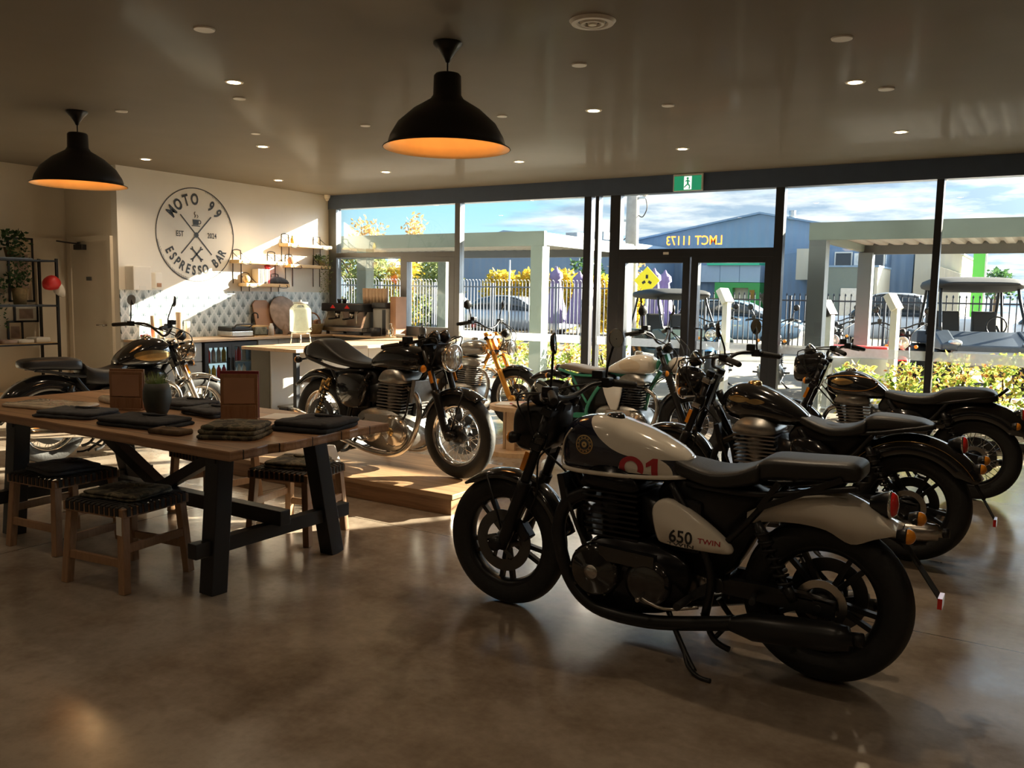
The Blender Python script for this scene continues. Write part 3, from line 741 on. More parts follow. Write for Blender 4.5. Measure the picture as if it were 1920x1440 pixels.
def fridge():
    t = T('bar_fridge', 'black two-door glass bar fridge full of drinks under the bench', 'fridge', (LX+0.03, 7.14, 0))
    m = MB()
    m.box(0, 0.52, 0, 0.03, 0.06, 0.80).box(0, 0.52, 0.81, 0.84, 0.06, 0.80).box(0, 0.52, 0.03, 0.81, 0.06, 0.09).box(0, 0.52, 0.03, 0.81, 0.77, 0.80).box(0, 0.02, 0.03, 0.81, 0.09, 0.77)
    m.build('body', 'black_plastic', t)
    MB().box(0.02, 0.03, 0.03, 0.81, 0.09, 0.77).build('back_panel', 'fridge_in', t)
    MB().box(0.03, 0.48, 0.03, 0.81, 0.30, 0.31).box(0.03, 0.48, 0.03, 0.81, 0.53, 0.54).build('shelf', 'galv', t)
    for y in (0.0, 0.42):
        f = MB()
        f.box(0.52, 0.555, y, y+0.055, 0.06, 0.80).box(0.52, 0.555, y+0.365, y+0.42, 0.06, 0.80).box(0.52, 0.555, y+0.055, y+0.365, 0.06, 0.11).box(0.52, 0.555, y+0.055, y+0.365, 0.74, 0.80)
        d = f.build('door', 'black_plastic', t, 0.003)
        MB().box(0.535, 0.54, y+0.055, y+0.365, 0.11, 0.74).build('door_glass', 'glass', d)
        MB().box(0.555, 0.575, y+(0.375 if y == 0 else 0.02), y+(0.395 if y == 0 else 0.04), 0.35, 0.60).build('handle', 'alu', d)
    bot = None; k = 0
    for si, z in enumerate((0.09, 0.31, 0.54)):
        for i in range(9):
            c = ['drink_white', 'drink_yellow', 'drink_red'][(i//2 + si) % 3] if si != 1 else ('drink_yellow' if i < 3 else 'drink_red' if i < 5 else 'drink_white')
            y = 0.09 + i*0.082
            if bot is None:
                pass
            m = MB().lathe([(0, 0), (0.03, 0), (0.031, 0.12), (0.026, 0.14), (0.012, 0.165), (0.012, 0.185), (0, 0.185)], n=14)
            o = m.build('drink_bottle', c); o.location = (LX+0.03+0.40, 7.14+y, z+0.002)
            tag(o, '%s drink bottle, %s from the left on the %s shelf of the bar fridge' % (c.split('_')[1], ORD[i], ('bottom', 'middle', 'top')[si]), 'bottle', 'drinks in the bar fridge')
fridge()
def island():
    t = T('island_counter', 'pale island counter with a timber top and one black leg, before the coffee bench', 'counter', (-7.25, 7.9, 0))
    MB().box(-0.42, -0.13, -1.24, 1.20, 0, 0.825).build('body', 'dark_panel', t)
    for i in range(3): MB().box(-0.13, -0.115, -1.225+i*0.81, -0.425+i*0.81, 0.02, 0.815).build('front_panel', 'white_panel', t, 0.002)
    MB().box(-0.43, 0.43, -1.37, 1.30, 0.825, 0.86).build('top', 'timber', t, 0.004)
    MB().box(0.33, 0.38, -1.32, -1.27, 0, 0.825).build('leg', 'alu', t); MB().box(0.33, 0.38, 1.20, 1.25, 0, 0.825).build('leg', 'alu', t)
island()
def dispenser():
    t = T('water_dispenser', 'big glass water dispenser on a wire stand on the island counter', 'drinks dispenser', (-7.42, 7.18, 0.86))
    st = MB()
    for a in range(4):
        x, y = 0.10*cos(a*pi/2+pi/4), 0.10*sin(a*pi/2+pi/4)
        st.tube([(x*1.15, y*1.15, 0), (x, y, 0.135)], 0.006, 6)
    st.tube([(0.105*cos(a*pi/8), 0.105*sin(a*pi/8), 0.135) for a in range(16)], 0.006, 6, closed=True); st.build('wire_stand', 'chrome', t)
    MB().lathe([(0, 0.142), (0.11, 0.142), (0.128, 0.16), (0.128, 0.40), (0.115, 0.435), (0.085, 0.455), (0.08, 0.475), (0, 0.475)], n=28).build('jar', 'water', t)
    MB().lathe([(0, 0.150), (0.105, 0.150), (0.120, 0.165), (0.120, 0.40), (0.108, 0.43), (0, 0.43)], n=28).build('water', 'frost', t)
    MB().lathe([(0, 0.475), (0.085, 0.475), (0.085, 0.495), (0.015, 0.50), (0.012, 0.52), (0, 0.52)], n=24).build('lid', 'galv', t)
    MB().cyl((0.125, 0, 0.19), (0.17, 0, 0.185), 0.012).cyl((0.16, 0, 0.21), (0.16, 0, 0.16), 0.008).build('tap', 'chrome', t)
dispenser()
def coffee():
    t = T('espresso_machine', 'two-group espresso machine with red badges on the window bench', 'espresso machine', (-8.845, 9.62, 0.85))
    MB().box(-0.40, 0.38, -0.24, 0.24, 0.05, 0.11).build('drip_tray', 'steel', t, 0.01)
    for x in (-0.34, 0.32):
        for y in (-0.18, 0.18): MB().cyl((x, y, 0), (x, y, 0.05), 0.025).build('foot', 'black_plastic', t)
    MB().box(-0.40, 0.38, 0.02, 0.24, 0.11, 0.36).build('back_body', 'steel', t, 0.015)
    MB().box(-0.42, 0.40, -0.24, 0.26, 0.34, 0.46).build('head', 'satin', t, 0.02)
    MB().prism([(-0.24, 0.11), (0.02, 0.11), (0.02, 0.34), (-0.14, 0.34)], 0.36, 0.40, 'x').build('side_panel', 'steel', t)
    MB().prism([(-0.24, 0.11), (0.02, 0.11), (0.02, 0.34), (-0.14, 0.34)], -0.42, -0.38, 'x').build('side_panel', 'steel', t)
    for x in (-0.18, 0.10):
        g = MB().cyl((x, -0.14, 0.25), (x, -0.14, 0.34), 0.042).build('group_head', 'chrome', t)
        MB().cyl((x, -0.14, 0.235), (x, -0.14, 0.255), 0.036).cyl((x, -0.16, 0.24), (x, -0.33, 0.23), 0.013).build('portafilter', 'satin', g)
        MB().prism([(x-0.05, 0.385), (x+0.05, 0.385), (x, 0.435)], -0.248, -0.24).build('badge', 'red_lens', t)
    MB().tube(catmull([(0.30, -0.20, 0.34), (0.31, -0.27, 0.30), (0.31, -0.27, 0.16)], 4), 0.006, 6).build('steam_wand', 'chrome', t)
    for i in range(7):
        c = MB().lathe([(0, 0), (0.027, 0), (0.040, 0.10), (0.040, 0.105), (0.027, 0.004)], n=18)
        for k in range(1, 11): c.lathe([(0.0385, 0.10+k*0.012-0.012), (0.041, 0.104+k*0.012), (0.039, 0.106+k*0.012)], n=18)
        o = c.build('cup_stack', 'cup'); o.location = (-8.70 + i*0.065, 9.72, 1.31)
        tag(o, 'tall stack of kraft cups on the espresso machine, %s from the left' % ORD[i], 'cups', 'cup stacks on the espresso machine')
    for i in range(2):
        o = MB().lathe([(0, 0), (0.025, 0), (0.038, 0.06), (0.035, 0.062), (0.022, 0.004)], n=18).build('coffee_cup', 'black_plastic'); o.location = (-9.10+i*0.10, 9.6, 1.31)
        tag(o, 'small black cup upside on the machine, %s from the left' % ORD[i], 'cup')
    t = T('coffee_grinder', 'squat grinder with a black lid and pale front beside the espresso machine', 'grinder', (-8.32, 9.70, 0.85))
    MB().box(-0.09, 0.155, -0.14, 0.14, 0, 0.40).build('body', 'grey_panel', t, 0.015)
    MB().box(-0.10, 0.17, -0.16, 0.16, 0.40, 0.48).build('lid', 'black_plastic', t, 0.015)
    MB().box(0.09, 0.154, -0.145, -0.14, 0.02, 0.38).build('side_strip', 'black_plastic', t)
    tag(MB().box(-8.135, -8.03, 9.62, 9.86, 0.85, 1.42).build('card_box', 'kraft', None, 0.004), 'tall narrow brown card box by the dark window stile', 'box')
    t = T('knock_box', 'low black knock box with bits sticking out on the window bench', 'box', (-8.27, 9.46, 0.85))
    MB().lathe([(0, 0), (0.07, 0), (0.08, 0.12), (0.074, 0.12), (0.064, 0.01)], n=20).build('tub', 'black_plastic', t)
    MB().cyl((-0.07, 0, 0.10), (0.07, 0, 0.10), 0.012).build('bar', 'rubber', t)
    o = MB().lathe([(0, 0), (0.05, 0), (0.075, 0.03), (0.07, 0.045), (0, 0.05)], n=20).build('cloth_bundle', 'paper_white'); o.location = (-7.85, 9.5, 0.85); tag(o, 'white rolled cloth at the right of the window bench', 'cloth')
    t = T('milk_jug', 'small steel milk jug beside the knock box', 'jug', (-8.06, 9.5, 0.85))
    MB().lathe([(0, 0), (0.04, 0), (0.045, 0.04), (0.035, 0.10), (0.038, 0.11), (0.032, 0.10), (0.04, 0.04), (0, 0.006)], n=20).build('body', 'chrome', t)
    MB().tube(catmull([(0.038, 0, 0.09), (0.075, 0, 0.08), (0.07, 0, 0.04), (0.043, 0, 0.03)], 4), 0.005, 6).build('handle', 'chrome', t)
    t = T('pump_bottle', 'clear pump bottle near the window stile', 'bottle', (-7.99, 9.48, 0.85))
    MB().lathe([(0, 0), (0.03, 0), (0.03, 0.11), (0.012, 0.14), (0.012, 0.15), (0, 0.15)], n=16).build('body', 'water', t)
    MB().cyl((0, 0, 0.15), (0, 0, 0.19), 0.006).cyl((0, 0, 0.19), (-0.04, 0, 0.185), 0.006).build('pump', 'disc_white', t)
    t = T('storage_tin', 'dark small round tin below the sliding sash', 'tin', (-7.62, 9.72, 0.85))
    MB().lathe([(0, 0), (0.05, 0), (0.055, 0.05), (0.055, 0.12), (0.04, 0.14), (0, 0.14)], n=18).build('body', 'black_plastic', t)
    MB().ell((0, 0, 0.15), (0.02, 0.02, 0.015)).build('knob', 'black_plastic', t)
coffee()
def bench_items():
    o = MB().lathe([(0, -0.012), (0.27, -0.012), (0.28, -0.004), (0.28, 0.004), (0.27, 0.012), (0, 0.012)], n=40).build('round_board', 'cushion')
    o.matrix_world = Matrix.Translation((LX+0.13, 8.92, 1.135)) @ Matrix.Rotation(R(70), 4, 'Y')
    tag(o, 'large round striped board leaning on the leaf tiles', 'board')
    o = MB().prism([(-0.16, 0), (0.16, 0), (0.16, 0.44), (0.10, 0.50), (-0.10, 0.50), (-0.16, 0.44)], -0.01, 0.01, 'x').build('serving_board', 'kraft', None, 0.004)
    o.matrix_world = Matrix.Translation((LX+0.14, 8.55, 0.852)) @ Matrix.Rotation(R(-14), 4, 'Y')
    tag(o, 'brown serving board leaning below the round board', 'board')
    t = T('countertop_grill', 'low black sandwich press on the tiled bench', 'sandwich press', (LX+0.28, 7.88, 0.85))
    MB().box(-0.15, 0.15, -0.18, 0.18, 0.01, 0.08).build('base', 'steel', t, 0.01)
    MB().box(-0.15, 0.14, -0.17, 0.17, 0.085, 0.14).build('lid', 'satin', t, 0.015)
    MB().tube(catmull([(0.14, -0.12, 0.13), (0.19, -0.12, 0.17), (0.19, 0.12, 0.17), (0.14, 0.12, 0.13)], 4), 0.01, 8).build('handle', 'black_plastic', t)
    t = T('glass_tray', 'clear cake tray with a timber lid beside the sandwich press', 'cake tray', (LX+0.3, 8.20, 0.85))
    MB().box(-0.13, 0.13, -0.12, 0.12, 0.0, 0.012).build('base', 'shelf', t)
    MB().box(-0.12, 0.12, -0.11, 0.11, 0.012, 0.13).build('cover', 'water', t)
    MB().box(-0.13, 0.13, -0.13, 0.13, 0.13, 0.145).build('lid', 'shelf', t)
    for i, (y, h, c, l) in enumerate([(8.46, 0.17, 'drink_white', 'white bottle on the bench before the round board'), (8.36, 0.11, 'black_plastic', 'small black jar beside the white bottle'), (8.72, 0.15, 'cushion', 'tan canister on the bench below the round board'), (9.05, 0.10, 'disc_white', 'short white canister right of the tan one')]):
        o = MB().lathe([(0, 0), (0.035, 0), (0.036, h*0.75), (0.02, h*0.88), (0.02, h), (0, h)], n=16).build('canister', c); o.location = (LX+0.34, y, 0.85); tag(o, l, 'canister')
    t = T('wicker_basket', 'dark basket with a curved handle at the end of the tiled bench', 'basket', (LX+0.34, 9.25, 0.85))
    MB().lathe([(0, 0), (0.13, 0), (0.17, 0.14), (0.16, 0.15), (0.125, 0.01)], n=24).build('bowl', 'terracotta', t)
    MB().tube([(0, 0.165*cos(a*pi/12), 0.14+0.17*sin(a*pi/12)) for a in range(13)], 0.012, 8).build('handle', 'kraft', t)
    for i, (dx, dy, c, l) in enumerate([(0.02, 0.05, 'kraft', 'brown packet in the wicker basket'), (-0.03, -0.06, 'cup', 'pale packet in the wicker basket')]):
        o = MB().box(-0.02, 0.02, -0.05, 0.05, 0, 0.2).build('packet', c, None, 0.006); o.location = (LX+0.34+dx, 9.25+dy, 0.865); o.rotation_euler = (0.2*(1-2*i), 0.15, 0.3); tag(o, l, 'packet')
    t = T('sink_tap', 'slim black gooseneck tap on the tiled bench', 'tap', (LX+0.10, 8.32, 0.85))
    MB().cyl((0, 0, 0), (0, 0, 0.03), 0.022).build('base', 'satin', t)
    MB().tube(catmull([(0, 0, 0.02), (0, 0, 0.25), (0.05, 0, 0.31), (0.12, 0, 0.30), (0.13, 0, 0.24)], 5), 0.009, 8).build('spout', 'satin', t)
    t = T('paper_towel_dispenser', 'white paper towel dispenser on the wall above the tiles', 'dispenser', (LX, 6.57, 1.46))
    MB().box(0, 0.17, -0.12, 0.13, 0.0, 0.29).build('case', 'disc_white', t, 0.012)
    MB().box(0.17, 0.172, -0.04, 0.05, 0.0, 0.05).build('paper', 'paper_white', t)
    t = T('soap_dispenser', 'small white soap dispenser beside the towel dispenser', 'dispenser', (LX, 6.86, 1.48))
    MB().box(0, 0.09, -0.05, 0.05, 0.0, 0.20).build('case', 'disc_white', t, 0.012)
    MB().box(0.09, 0.10, -0.03, 0.03, 0.02, 0.07).build('push_bar', 'kraft', t, 0.004)
    # things standing at the sunlit end of the bench
    for i, (y, h, r, c, l) in enumerate([(6.62, 0.30, 0.04, 'cup', 'tall cup stack at the sunlit end of the tiled bench'), (6.74, 0.26, 0.04, 'disc_white', 'white cup stack right of the tall kraft stack'), (6.98, 0.34, 0.04, 'cup', 'tallest kraft cup stack on the tiled bench'), (7.10, 0.22, 0.038, 'disc_white', 'short white cup stack left of the sandwich press'), (6.50, 0.07, 0.06, 'drink_red', 'small red tin near the staff door end of the bench')]):
        o = MB().lathe([(0, 0), (r*0.8, 0), (r, h), (r*0.9, h), (0, h-0.02)], n=16).build('cup_stack' if i < 4 else 'tin', c); o.location = (LX+0.3, y, 0.85); tag(o, l, 'cups' if i < 4 else 'tin')
bench_items()
def leaves(mb, c, r, n, size, rg, squash=1.0, shell=0.0):
    for _ in range(n):
        while True:
            p = Vector((rg.uniform(-1, 1), rg.uniform(-1, 1), rg.uniform(-1, 1)))
            q = (abs(p.x)**3+abs(p.y)**3+abs(p.z)**3)**(1/3)
            if shell <= q <= 1: break
        p = Vector((c[0]+p.x*r[0], c[1]+p.y*r[1], c[2]+p.z*r[2]))
        d = Vector((rg.uniform(-1, 1), rg.uniform(-1, 1), rg.uniform(-0.6, 1))).normalized(); q = d.orthogonal().normalized()
        q = (Matrix.Rotation(rg.uniform(0, 6.3), 3, d) @ q); nn = d.cross(q); s = size*rg.uniform(0.6, 1.3)
        mb.add([p, p+d*s*0.5+q*s*0.27+nn*s*0.06, p+d*s, p+d*s*0.5-q*s*0.27+nn*s*0.06], [(0, 1, 2, 3)])
def wall_shelf(yc, L, z, label, plate=0.20):
    t = T('wall_shelf', label, 'shelf', (LX, yc, z), 0, 'timber shelves above the tiles')
    MB().box(0.01, plate, -L/2, L/2, -0.026, 0.022).build('board', 'shelf', t, 0.006)
    for y in (-L/2+0.13, L/2-0.13):
        MB().tube(catmull([(0.006, y-0.07, -0.30), (0.006, y-0.07, 0.10), (0.006, y-0.05, 0.16), (0.006, y+0.05, 0.16), (0.006, y+0.07, 0.10), (0.006, y+0.07, -0.30)], 2), 0.005, 6).tube(catmull([(0.01, y-0.07, 0.12), (0.10, y-0.07, 0.06), (plate+0.006, y-0.07, 0.0), (plate+0.006, y-0.07, -0.034), (plate+0.006, y+0.07, -0.034), (plate+0.006, y+0.07, 0.0), (0.10, y+0.07, 0.06), (0.01, y+0.07, 0.12)], 2), 0.005, 6).build('wire_bracket', 'satin', t)
wall_shelf(8.47, 0.88, 1.87, 'sunlit timber shelf right of the wall emblem')
wall_shelf(9.37, 0.90, 2.145, 'highest timber shelf, beside the window frame')
wall_shelf(8.57, 0.80, 1.555, 'low timber shelf holding books under the sunlit shelf', 0.18)
wall_shelf(9.40, 0.82, 1.845, 'shaded timber shelf under the highest shelf', 0.18)
for i in range(6):
    c = ['paper_white', 'ink', 'paper_white', 'ink', 'paper_white', 'drink_red'][i]
    o = MB().box(0, 0.13, 0, 0.030, 0, 0.20).build('book', c, None, 0.002); o.location = (LX+0.03, 8.40+i*0.036, 1.578)
    tag(o, '%s standing book, %s from the left on the low shelf' % ({'paper_white': 'white', 'ink': 'black', 'drink_red': 'red'}[c], ORD[i]), 'book', 'books on the low shelf')
o = MB().body([(-0.20, 0, 0.05, 0.04), (-0.12, 0, 0.09, 0.06), (0.02, 0, 0.10, 0.06), (0.14, 0, 0.07, 0.05), (0.2, 0, 0.03, 0.03)]).build('folded_hat', 'cloth_grey'); o.location = (LX+0.10, 8.80, 1.578); o.rotation_euler = (0, 0, pi/2); tag(o, 'dark folded cap at the right of the low shelf', 'cap')
for i, (y, z, l) in enumerate([(8.24, 1.577, 'round tan wooden ornament at the left of the low shelf'), (9.07, 1.867, 'round orange ornament at the left of the shaded shelf')]):
    o = MB().ell((0, 0, 0.055), (0.05, 0.055, 0.055)).build('wooden_ornament', 'kraft' if i else 'shelf'); o.location = (LX+0.10, y, z); tag(o, l, 'ornament')
o = MB().lathe([(0, 0), (0.025, 0), (0.03, 0.06), (0.015, 0.09), (0.015, 0.12), (0, 0.12)], n=14).build('small_bottle', 'drink_yellow'); o.location = (LX+0.10, 9.10, 2.167); tag(o, 'small yellow bottle on the highest shelf', 'bottle')
o = MB().lathe([(0, 0), (0.03, 0), (0.045, 0.05), (0, 0.07)], n=14).build('ornament', 'drink_red'); o.location = (LX+0.10, 8.62, 1.78); o.location.z = 1.779; tag(o, 'small red ornament on top of the white and black books', 'ornament')
t = T('trailing_plant', 'trailing plant hanging from the right end of the shaded shelf', 'plant', (LX+0.1, 9.70, 1.867))
MB().lathe([(0, 0), (0.05, 0), (0.065, 0.08), (0.055, 0.08), (0.045, 0.01)], n=16).build('pot', 'terracotta', t)
mb = MB(); rg = random.Random(3); leaves(mb, (0, 0, 0.10), (0.10, 0.12, 0.06), 120, 0.045, rg)
for s in range(4):
    for k in range(16): leaves(mb, (0.07+0.02*s, -0.08+0.05*s, 0.05-0.03*k), (0.015, 0.015, 0.02), 2, 0.03, rg)
mb.build('foliage', 'leaf_green', t)

# ---------------------------------------------------------------- table, stools, merchandise
TT = 0.78
def table():
    t = T('trestle_table', 'long plank table on black trestle legs, covered with folded shirts', 'table', (0, 0, 0))
    rg = random.Random(11)
    x0, x1, y0, y1 = -5.6, -3.05, 2.52, 3.60
    pts = [(x0, y0)] + [(x0+(x1-x0)*i/14, y0+rg.uniform(-0.006, 0.006)) for i in range(1, 14)] + [(x1, y0)] + [(x1+rg.uniform(-0.015, 0.012), y0+(y1-y0)*i/14) for i in range(1, 14)] + [(x1, y1), (x0, y1)]
    mb = MB(); lo = [(x*1.0, y) for x, y in pts]
    cx, cy = (x0+x1)/2, (y0+y1)/2
    k = len(pts)
    L = [(0.994, TT-0.045), (1.0, TT-0.036), (0.998, TT-0.02), (1.0, TT-0.006), (0.996, TT)]
    vs = [(cx+(x-cx)*(1-(1-s)*0.4), cy+(y-cy)*s, z) for s, z in L for x, y in lo]; fs = []
    for i in range(len(L)-1):
        for j in range(k): fs.append((i*k+j, i*k+(j+1) % k, (i+1)*k+(j+1) % k, (i+1)*k+j))
    fs.append(tuple(reversed(range(k)))); fs.append(tuple((len(L)-1)*k+j for j in range(k)))
    mb.add(vs, fs); mb.build('tabletop', 'table_top', t)
    for x in (-3.43, -5.25):
        MB().bar((x, 2.78, TT-0.046), (x, 2.72, 0), 0.095, 0.095, (1, 0, 0)).build('leg', 'black_wood', t, 0.004)
        MB().bar((x, 3.40, TT-0.046), (x, 3.55, 0), 0.095, 0.095, (1, 0, 0)).build('leg', 'black_wood', t, 0.004)
        MB().box(x-0.03, x+0.03, 2.60, 3.66, 0.20, 0.275).build('cross_rail', 'black_wood', t, 0.004)
        MB().box(x-0.03, x+0.03, 2.72, 3.46, TT-0.13, TT-0.046).build('top_rail', 'black_wood', t, 0.004)
    MB().box(-5.36, -3.32, 3.06, 3.13, 0.276, 0.355).build('stretcher', 'black_wood', t, 0.004)
    for s in (1, -1):
        MB().bar((-4.34+0.02*s, 3.095, 0.35), (-4.34+0.78*s, 3.095, TT-0.05), 0.06, 0.075, (0, 1, 0)).build('brace', 'black_wood', t, 0.004)
table()
def slab(mb, w, d, z0, z1, rg, k=4, ox=0, oy=0, rough=0.012):
    pts = []
    r = min(w, d)*0.12
    for cx, cy, a0 in ((w/2-r, d/2-r, 0), (-w/2+r, d/2-r, 90), (-w/2+r, -d/2+r, 180), (w/2-r, -d/2+r, 270)):
        for i in range(k): pts.append((ox+cx+r*cos(R(a0+90*i/(k-1))), oy+cy+r*sin(R(a0+90*i/(k-1)))))
    full = []
    n = len(pts)
    for i in range(n):
        a, b = pts[i], pts[(i+1) % n]; m = max(1, int(math.hypot(b[0]-a[0], b[1]-a[1])/0.05))
        for j in range(m): full.append((a[0]+(b[0]-a[0])*j/m+rg.uniform(-rough, rough)*0.5, a[1]+(b[1]-a[1])*j/m+rg.uniform(-rough, rough)*0.5))
    n = len(full); rings = []
    zm = (z0+z1)/2
    for s, z in ((0.96, z0), (1.0, z0+(z1-z0)*0.25), (1.0, z0+(z1-z0)*0.7), (0.95, z1-0.001), (0.7, z1), (0.35, z1+0.002), (0.06, z1+0.001)):
        rings.append([(x*s+ox*(1-s), y*s+oy*(1-s), z+rg.uniform(-rough, rough)*(0.25 if s < 1 and z > z0+0.002 else 0.0)) for x, y in full])
    return mb.loft(rings)
def folded(name, label, cat, x, y, z, w, d, h, rz, mat, layers=2, group=None, seed=1, collar=True):
    rg = random.Random(seed)
    t = T(name, label, cat, (x, y, z), rz, group)
    mb = MB(); dz = h/layers
    for i in range(layers): slab(mb, w*(1-0.03*i), d*(1-0.05*i), i*dz, (i+1)*dz+0.001, rg, 4, rg.uniform(-0.01, 0.01), rg.uniform(-0.01, 0.01))
    mb.build('folded_body', mat, t)
    if collar:
        c = MB(); c.tube(catmull([(-0.07, d*0.36, h), (-0.05, d*0.20, h+0.006), (0, d*0.14, h+0.008), (0.05, d*0.20, h+0.006), (0.07, d*0.36, h)], 4), 0.008, 6); c.build('collar', mat, t)
    return t
folded('folded_shirt', 'black folded shirt at the near left edge of the table', 'shirt', -4.56, 2.73, TT, 0.38, 0.26, 0.035, R(18), 'cloth_grey', 2, 'folded shirts on the table', 1)
folded('folded_shirt', 'black folded shirt before the plant pot on the table', 'shirt', -4.02, 2.76, TT, 0.44, 0.28, 0.04, R(8), 'cloth_black', 2, 'folded shirts on the table', 2)
folded('folded_shirt', 'camouflage folded shirt near the table corner', 'shirt', -3.36, 2.82, TT, 0.30, 0.27, 0.065, R(28), 'camo', 3, 'folded shirts on the table', 3, False)
folded('folded_shirt', 'thick black folded shirt at the right end of the table', 'shirt', -3.24, 3.24, TT, 0.34, 0.36, 0.05, R(12), 'cloth_black', 2, 'folded shirts on the table', 4)
folded('folded_shirt', 'charcoal folded shirt right behind the plant pot', 'shirt', -4.42, 3.34, TT, 0.34, 0.26, 0.04, R(5), 'cloth_grey', 2, 'folded shirts on the table', 5)
folded('folded_shirt', 'charcoal folded shirt left of the red menu board', 'shirt', -4.05, 3.22, TT, 0.32, 0.22, 0.04, R(-5), 'cloth_grey', 2, 'folded shirts on the table', 6)
folded('wallet', 'small flat black wallet at the near edge of the table', 'wallet', -3.66, 2.68, TT, 0.20, 0.10, 0.025, R(10), 'cloth_brown', 1, None, 7, False)
folded('plastic_sleeve', 'clear plastic sleeve lying at the left of the table', 'plastic sleeve', -5.02, 2.84, TT, 0.50, 0.28, 0.022, R(12), 'plastic_bag', 1, None, 8, False)
folded('plastic_sleeve', 'crumpled clear sleeve behind the left menu board', 'plastic sleeve', -4.85, 3.24, TT, 0.36, 0.22, 0.035, R(-8), 'plastic_bag', 1, None, 9, False)
o = MB().box(-0.15, 0.15, -0.105, 0.105, 0, 0.004).build('price_sheet', 'paper_white'); o.location = (-3.62, 3.42, TT); o.rotation_euler = (0, 0, R(20)); tag(o, 'white printed sheet behind the thick black shirt', 'paper')
def menu(x, y, rz, label, w=0.19, h=0.25, red=True):
    t = T('menu_stand', label, 'menu stand', (x, y, TT), rz)
    MB().box(-w/2, w/2, -0.035, 0.035, 0, 0.012).build('base', 'menu_wood', t, 0.002)
    MB().box(-w/2, w/2, -0.012, 0.0, 0.012, h*0.94).build('front_board', 'menu_wood', t, 0.002)
    MB().box(-w/2-0.004, w/2+0.004, 0.001, 0.012, 0.012, h).build('backing_board', 'menu_red' if red else 'menu_wood', t, 0.002)
    MB().box(-w/2+0.01, w/2-0.01, -0.022, -0.013, 0.012, h*0.30).build('lower_pocket', 'menu_wood', t, 0.002)
    MB().box(-w/2+0.018, w/2-0.018, -0.016, -0.012, h*0.34, h*0.86).build('card', 'kraft', t)
    return t
menu(-3.77, 3.19, R(38), 'timber menu stand with a dark red back at the right of the table', 0.20, 0.27)
menu(-4.58, 3.05, R(28), 'plain timber menu stand left of the plant pot', 0.20, 0.24, False)
t = T('potted_grass', 'grey-green pot with short grass in the middle of the table', 'potted plant', (-4.20, 2.98, TT))
MB().lathe([(0, 0), (0.042, 0), (0.062, 0.04), (0.076, 0.10), (0.074, 0.15), (0.062, 0.19), (0.056, 0.19), (0.052, 0.17), (0, 0.17)], n=28).build('pot', 'pot', t)
mb = MB(); rg = random.Random(5)
for i in range(130):
    a, q = rg.uniform(0, 6.28), rg.uniform(0, 0.05); x, y = q*cos(a), q*sin(a); h = rg.uniform(0.05, 0.10); lx, ly = x+cos(a)*rg.uniform(0, 0.04), y+sin(a)*rg.uniform(0, 0.04)
    mb.add([(x-0.003, y, 0.165), (x+0.003, y, 0.165), (lx, ly, 0.165+h)], [(0, 1, 2)])
mb.build('grass', 'leaf_green', t)

def stool(x, y, rz, label, wear):
    t = T('stool', label, 'stool', (x, y, 0), rz, 'woven timber stools at the table')
    W, H = 0.21, 0.43
    for sx in (-1, 1):
        for sy in (-1, 1):
            MB().bar((sx*(W-0.03), sy*(W-0.03), H-0.045), (sx*(W-0.005), sy*(W-0.005), 0), 0.042, 0.042, (1, 0, 0)).build('leg', 'stool', t, 0.004)
    fr = MB()
    for s in (-1, 1):
        fr.box(-W, W, s*W-0.018 if s > 0 else -W, W if s > 0 else -W+0.018, H-0.055, H-0.008)
        fr.box(s*W-0.018 if s > 0 else -W, W if s > 0 else -W+0.018, -W+0.018, W-0.018, H-0.055, H-0.008)
    fr.build('seat_frame', 'stool', t, 0.004)
    for s in (-1, 1):
        MB().bar((-W+0.02, s*(W-0.012), 0.15), (W-0.02, s*(W-0.012), 0.15), 0.02, 0.042).build('stretcher', 'stool', t, 0.003)
        MB().bar((s*(W-0.012), -W+0.02, 0.22), (s*(W-0.012), W-0.02, 0.22), 0.02, 0.042).build('stretcher', 'stool', t, 0.003)
    n = 11; st = MB()
    for i in range(n):
        q = -W+0.035 + (2*W-0.07)*i/(n-1)
        for (ax) in (0, 1):
            prof = [(-W-0.004, H-0.045), (-W-0.004, H-0.004), (-W+0.02, H+0.002), (0, H-0.012+0.003*ax), (W-0.02, H+0.002), (W+0.004, H-0.004), (W+0.004, H-0.045)]
            for (a, za), (b, zb) in zip(prof[:-1], prof[1:]):
                p0, p1 = ((a, q, za), (b, q, zb)) if ax == 0 else ((q, a, za), (q, b, zb))
                st.bar(p0, p1, 0.020, 0.004, (0, 0, 1) if abs(za-zb) < abs(a-b) else ((1, 0, 0) if ax == 0 else (0, 1, 0)))
    st.build('woven_seat', 'strap', t)
    return t
stool(-3.99, 2.64, R(7), 'woven timber stool in front, before the table, topped by a camouflage shirt', 0)
stool(-4.83, 2.80, R(5), 'woven timber stool at the left, half under the table, topped by a blue-black shirt', 0)
stool(-3.86, 3.70, R(12), 'woven timber stool behind the table near its right leg', 0)
stool(-4.72, 3.78, R(-4), 'woven timber stool behind the table at its middle', 0)
folded('folded_shirt', 'camouflage shirt folded on the front stool', 'shirt', -4.00, 2.65, 0.434, 0.36, 0.30, 0.03, R(12), 'camo', 2, 'folded shirts on the stools', 21)
folded('folded_shirt', 'blue-black shirt folded on the left stool', 'shirt', -4.83, 2.80, 0.434, 0.34, 0.30, 0.035, R(-6), 'cloth_grey', 2, 'folded shirts on the stools', 22)
folded('folded_shirt', 'dark shirt folded on the stool behind the right table leg', 'shirt', -3.86, 3.70, 0.434, 0.34, 0.32, 0.035, R(20), 'camo', 2, 'folded shirts on the stools', 23)
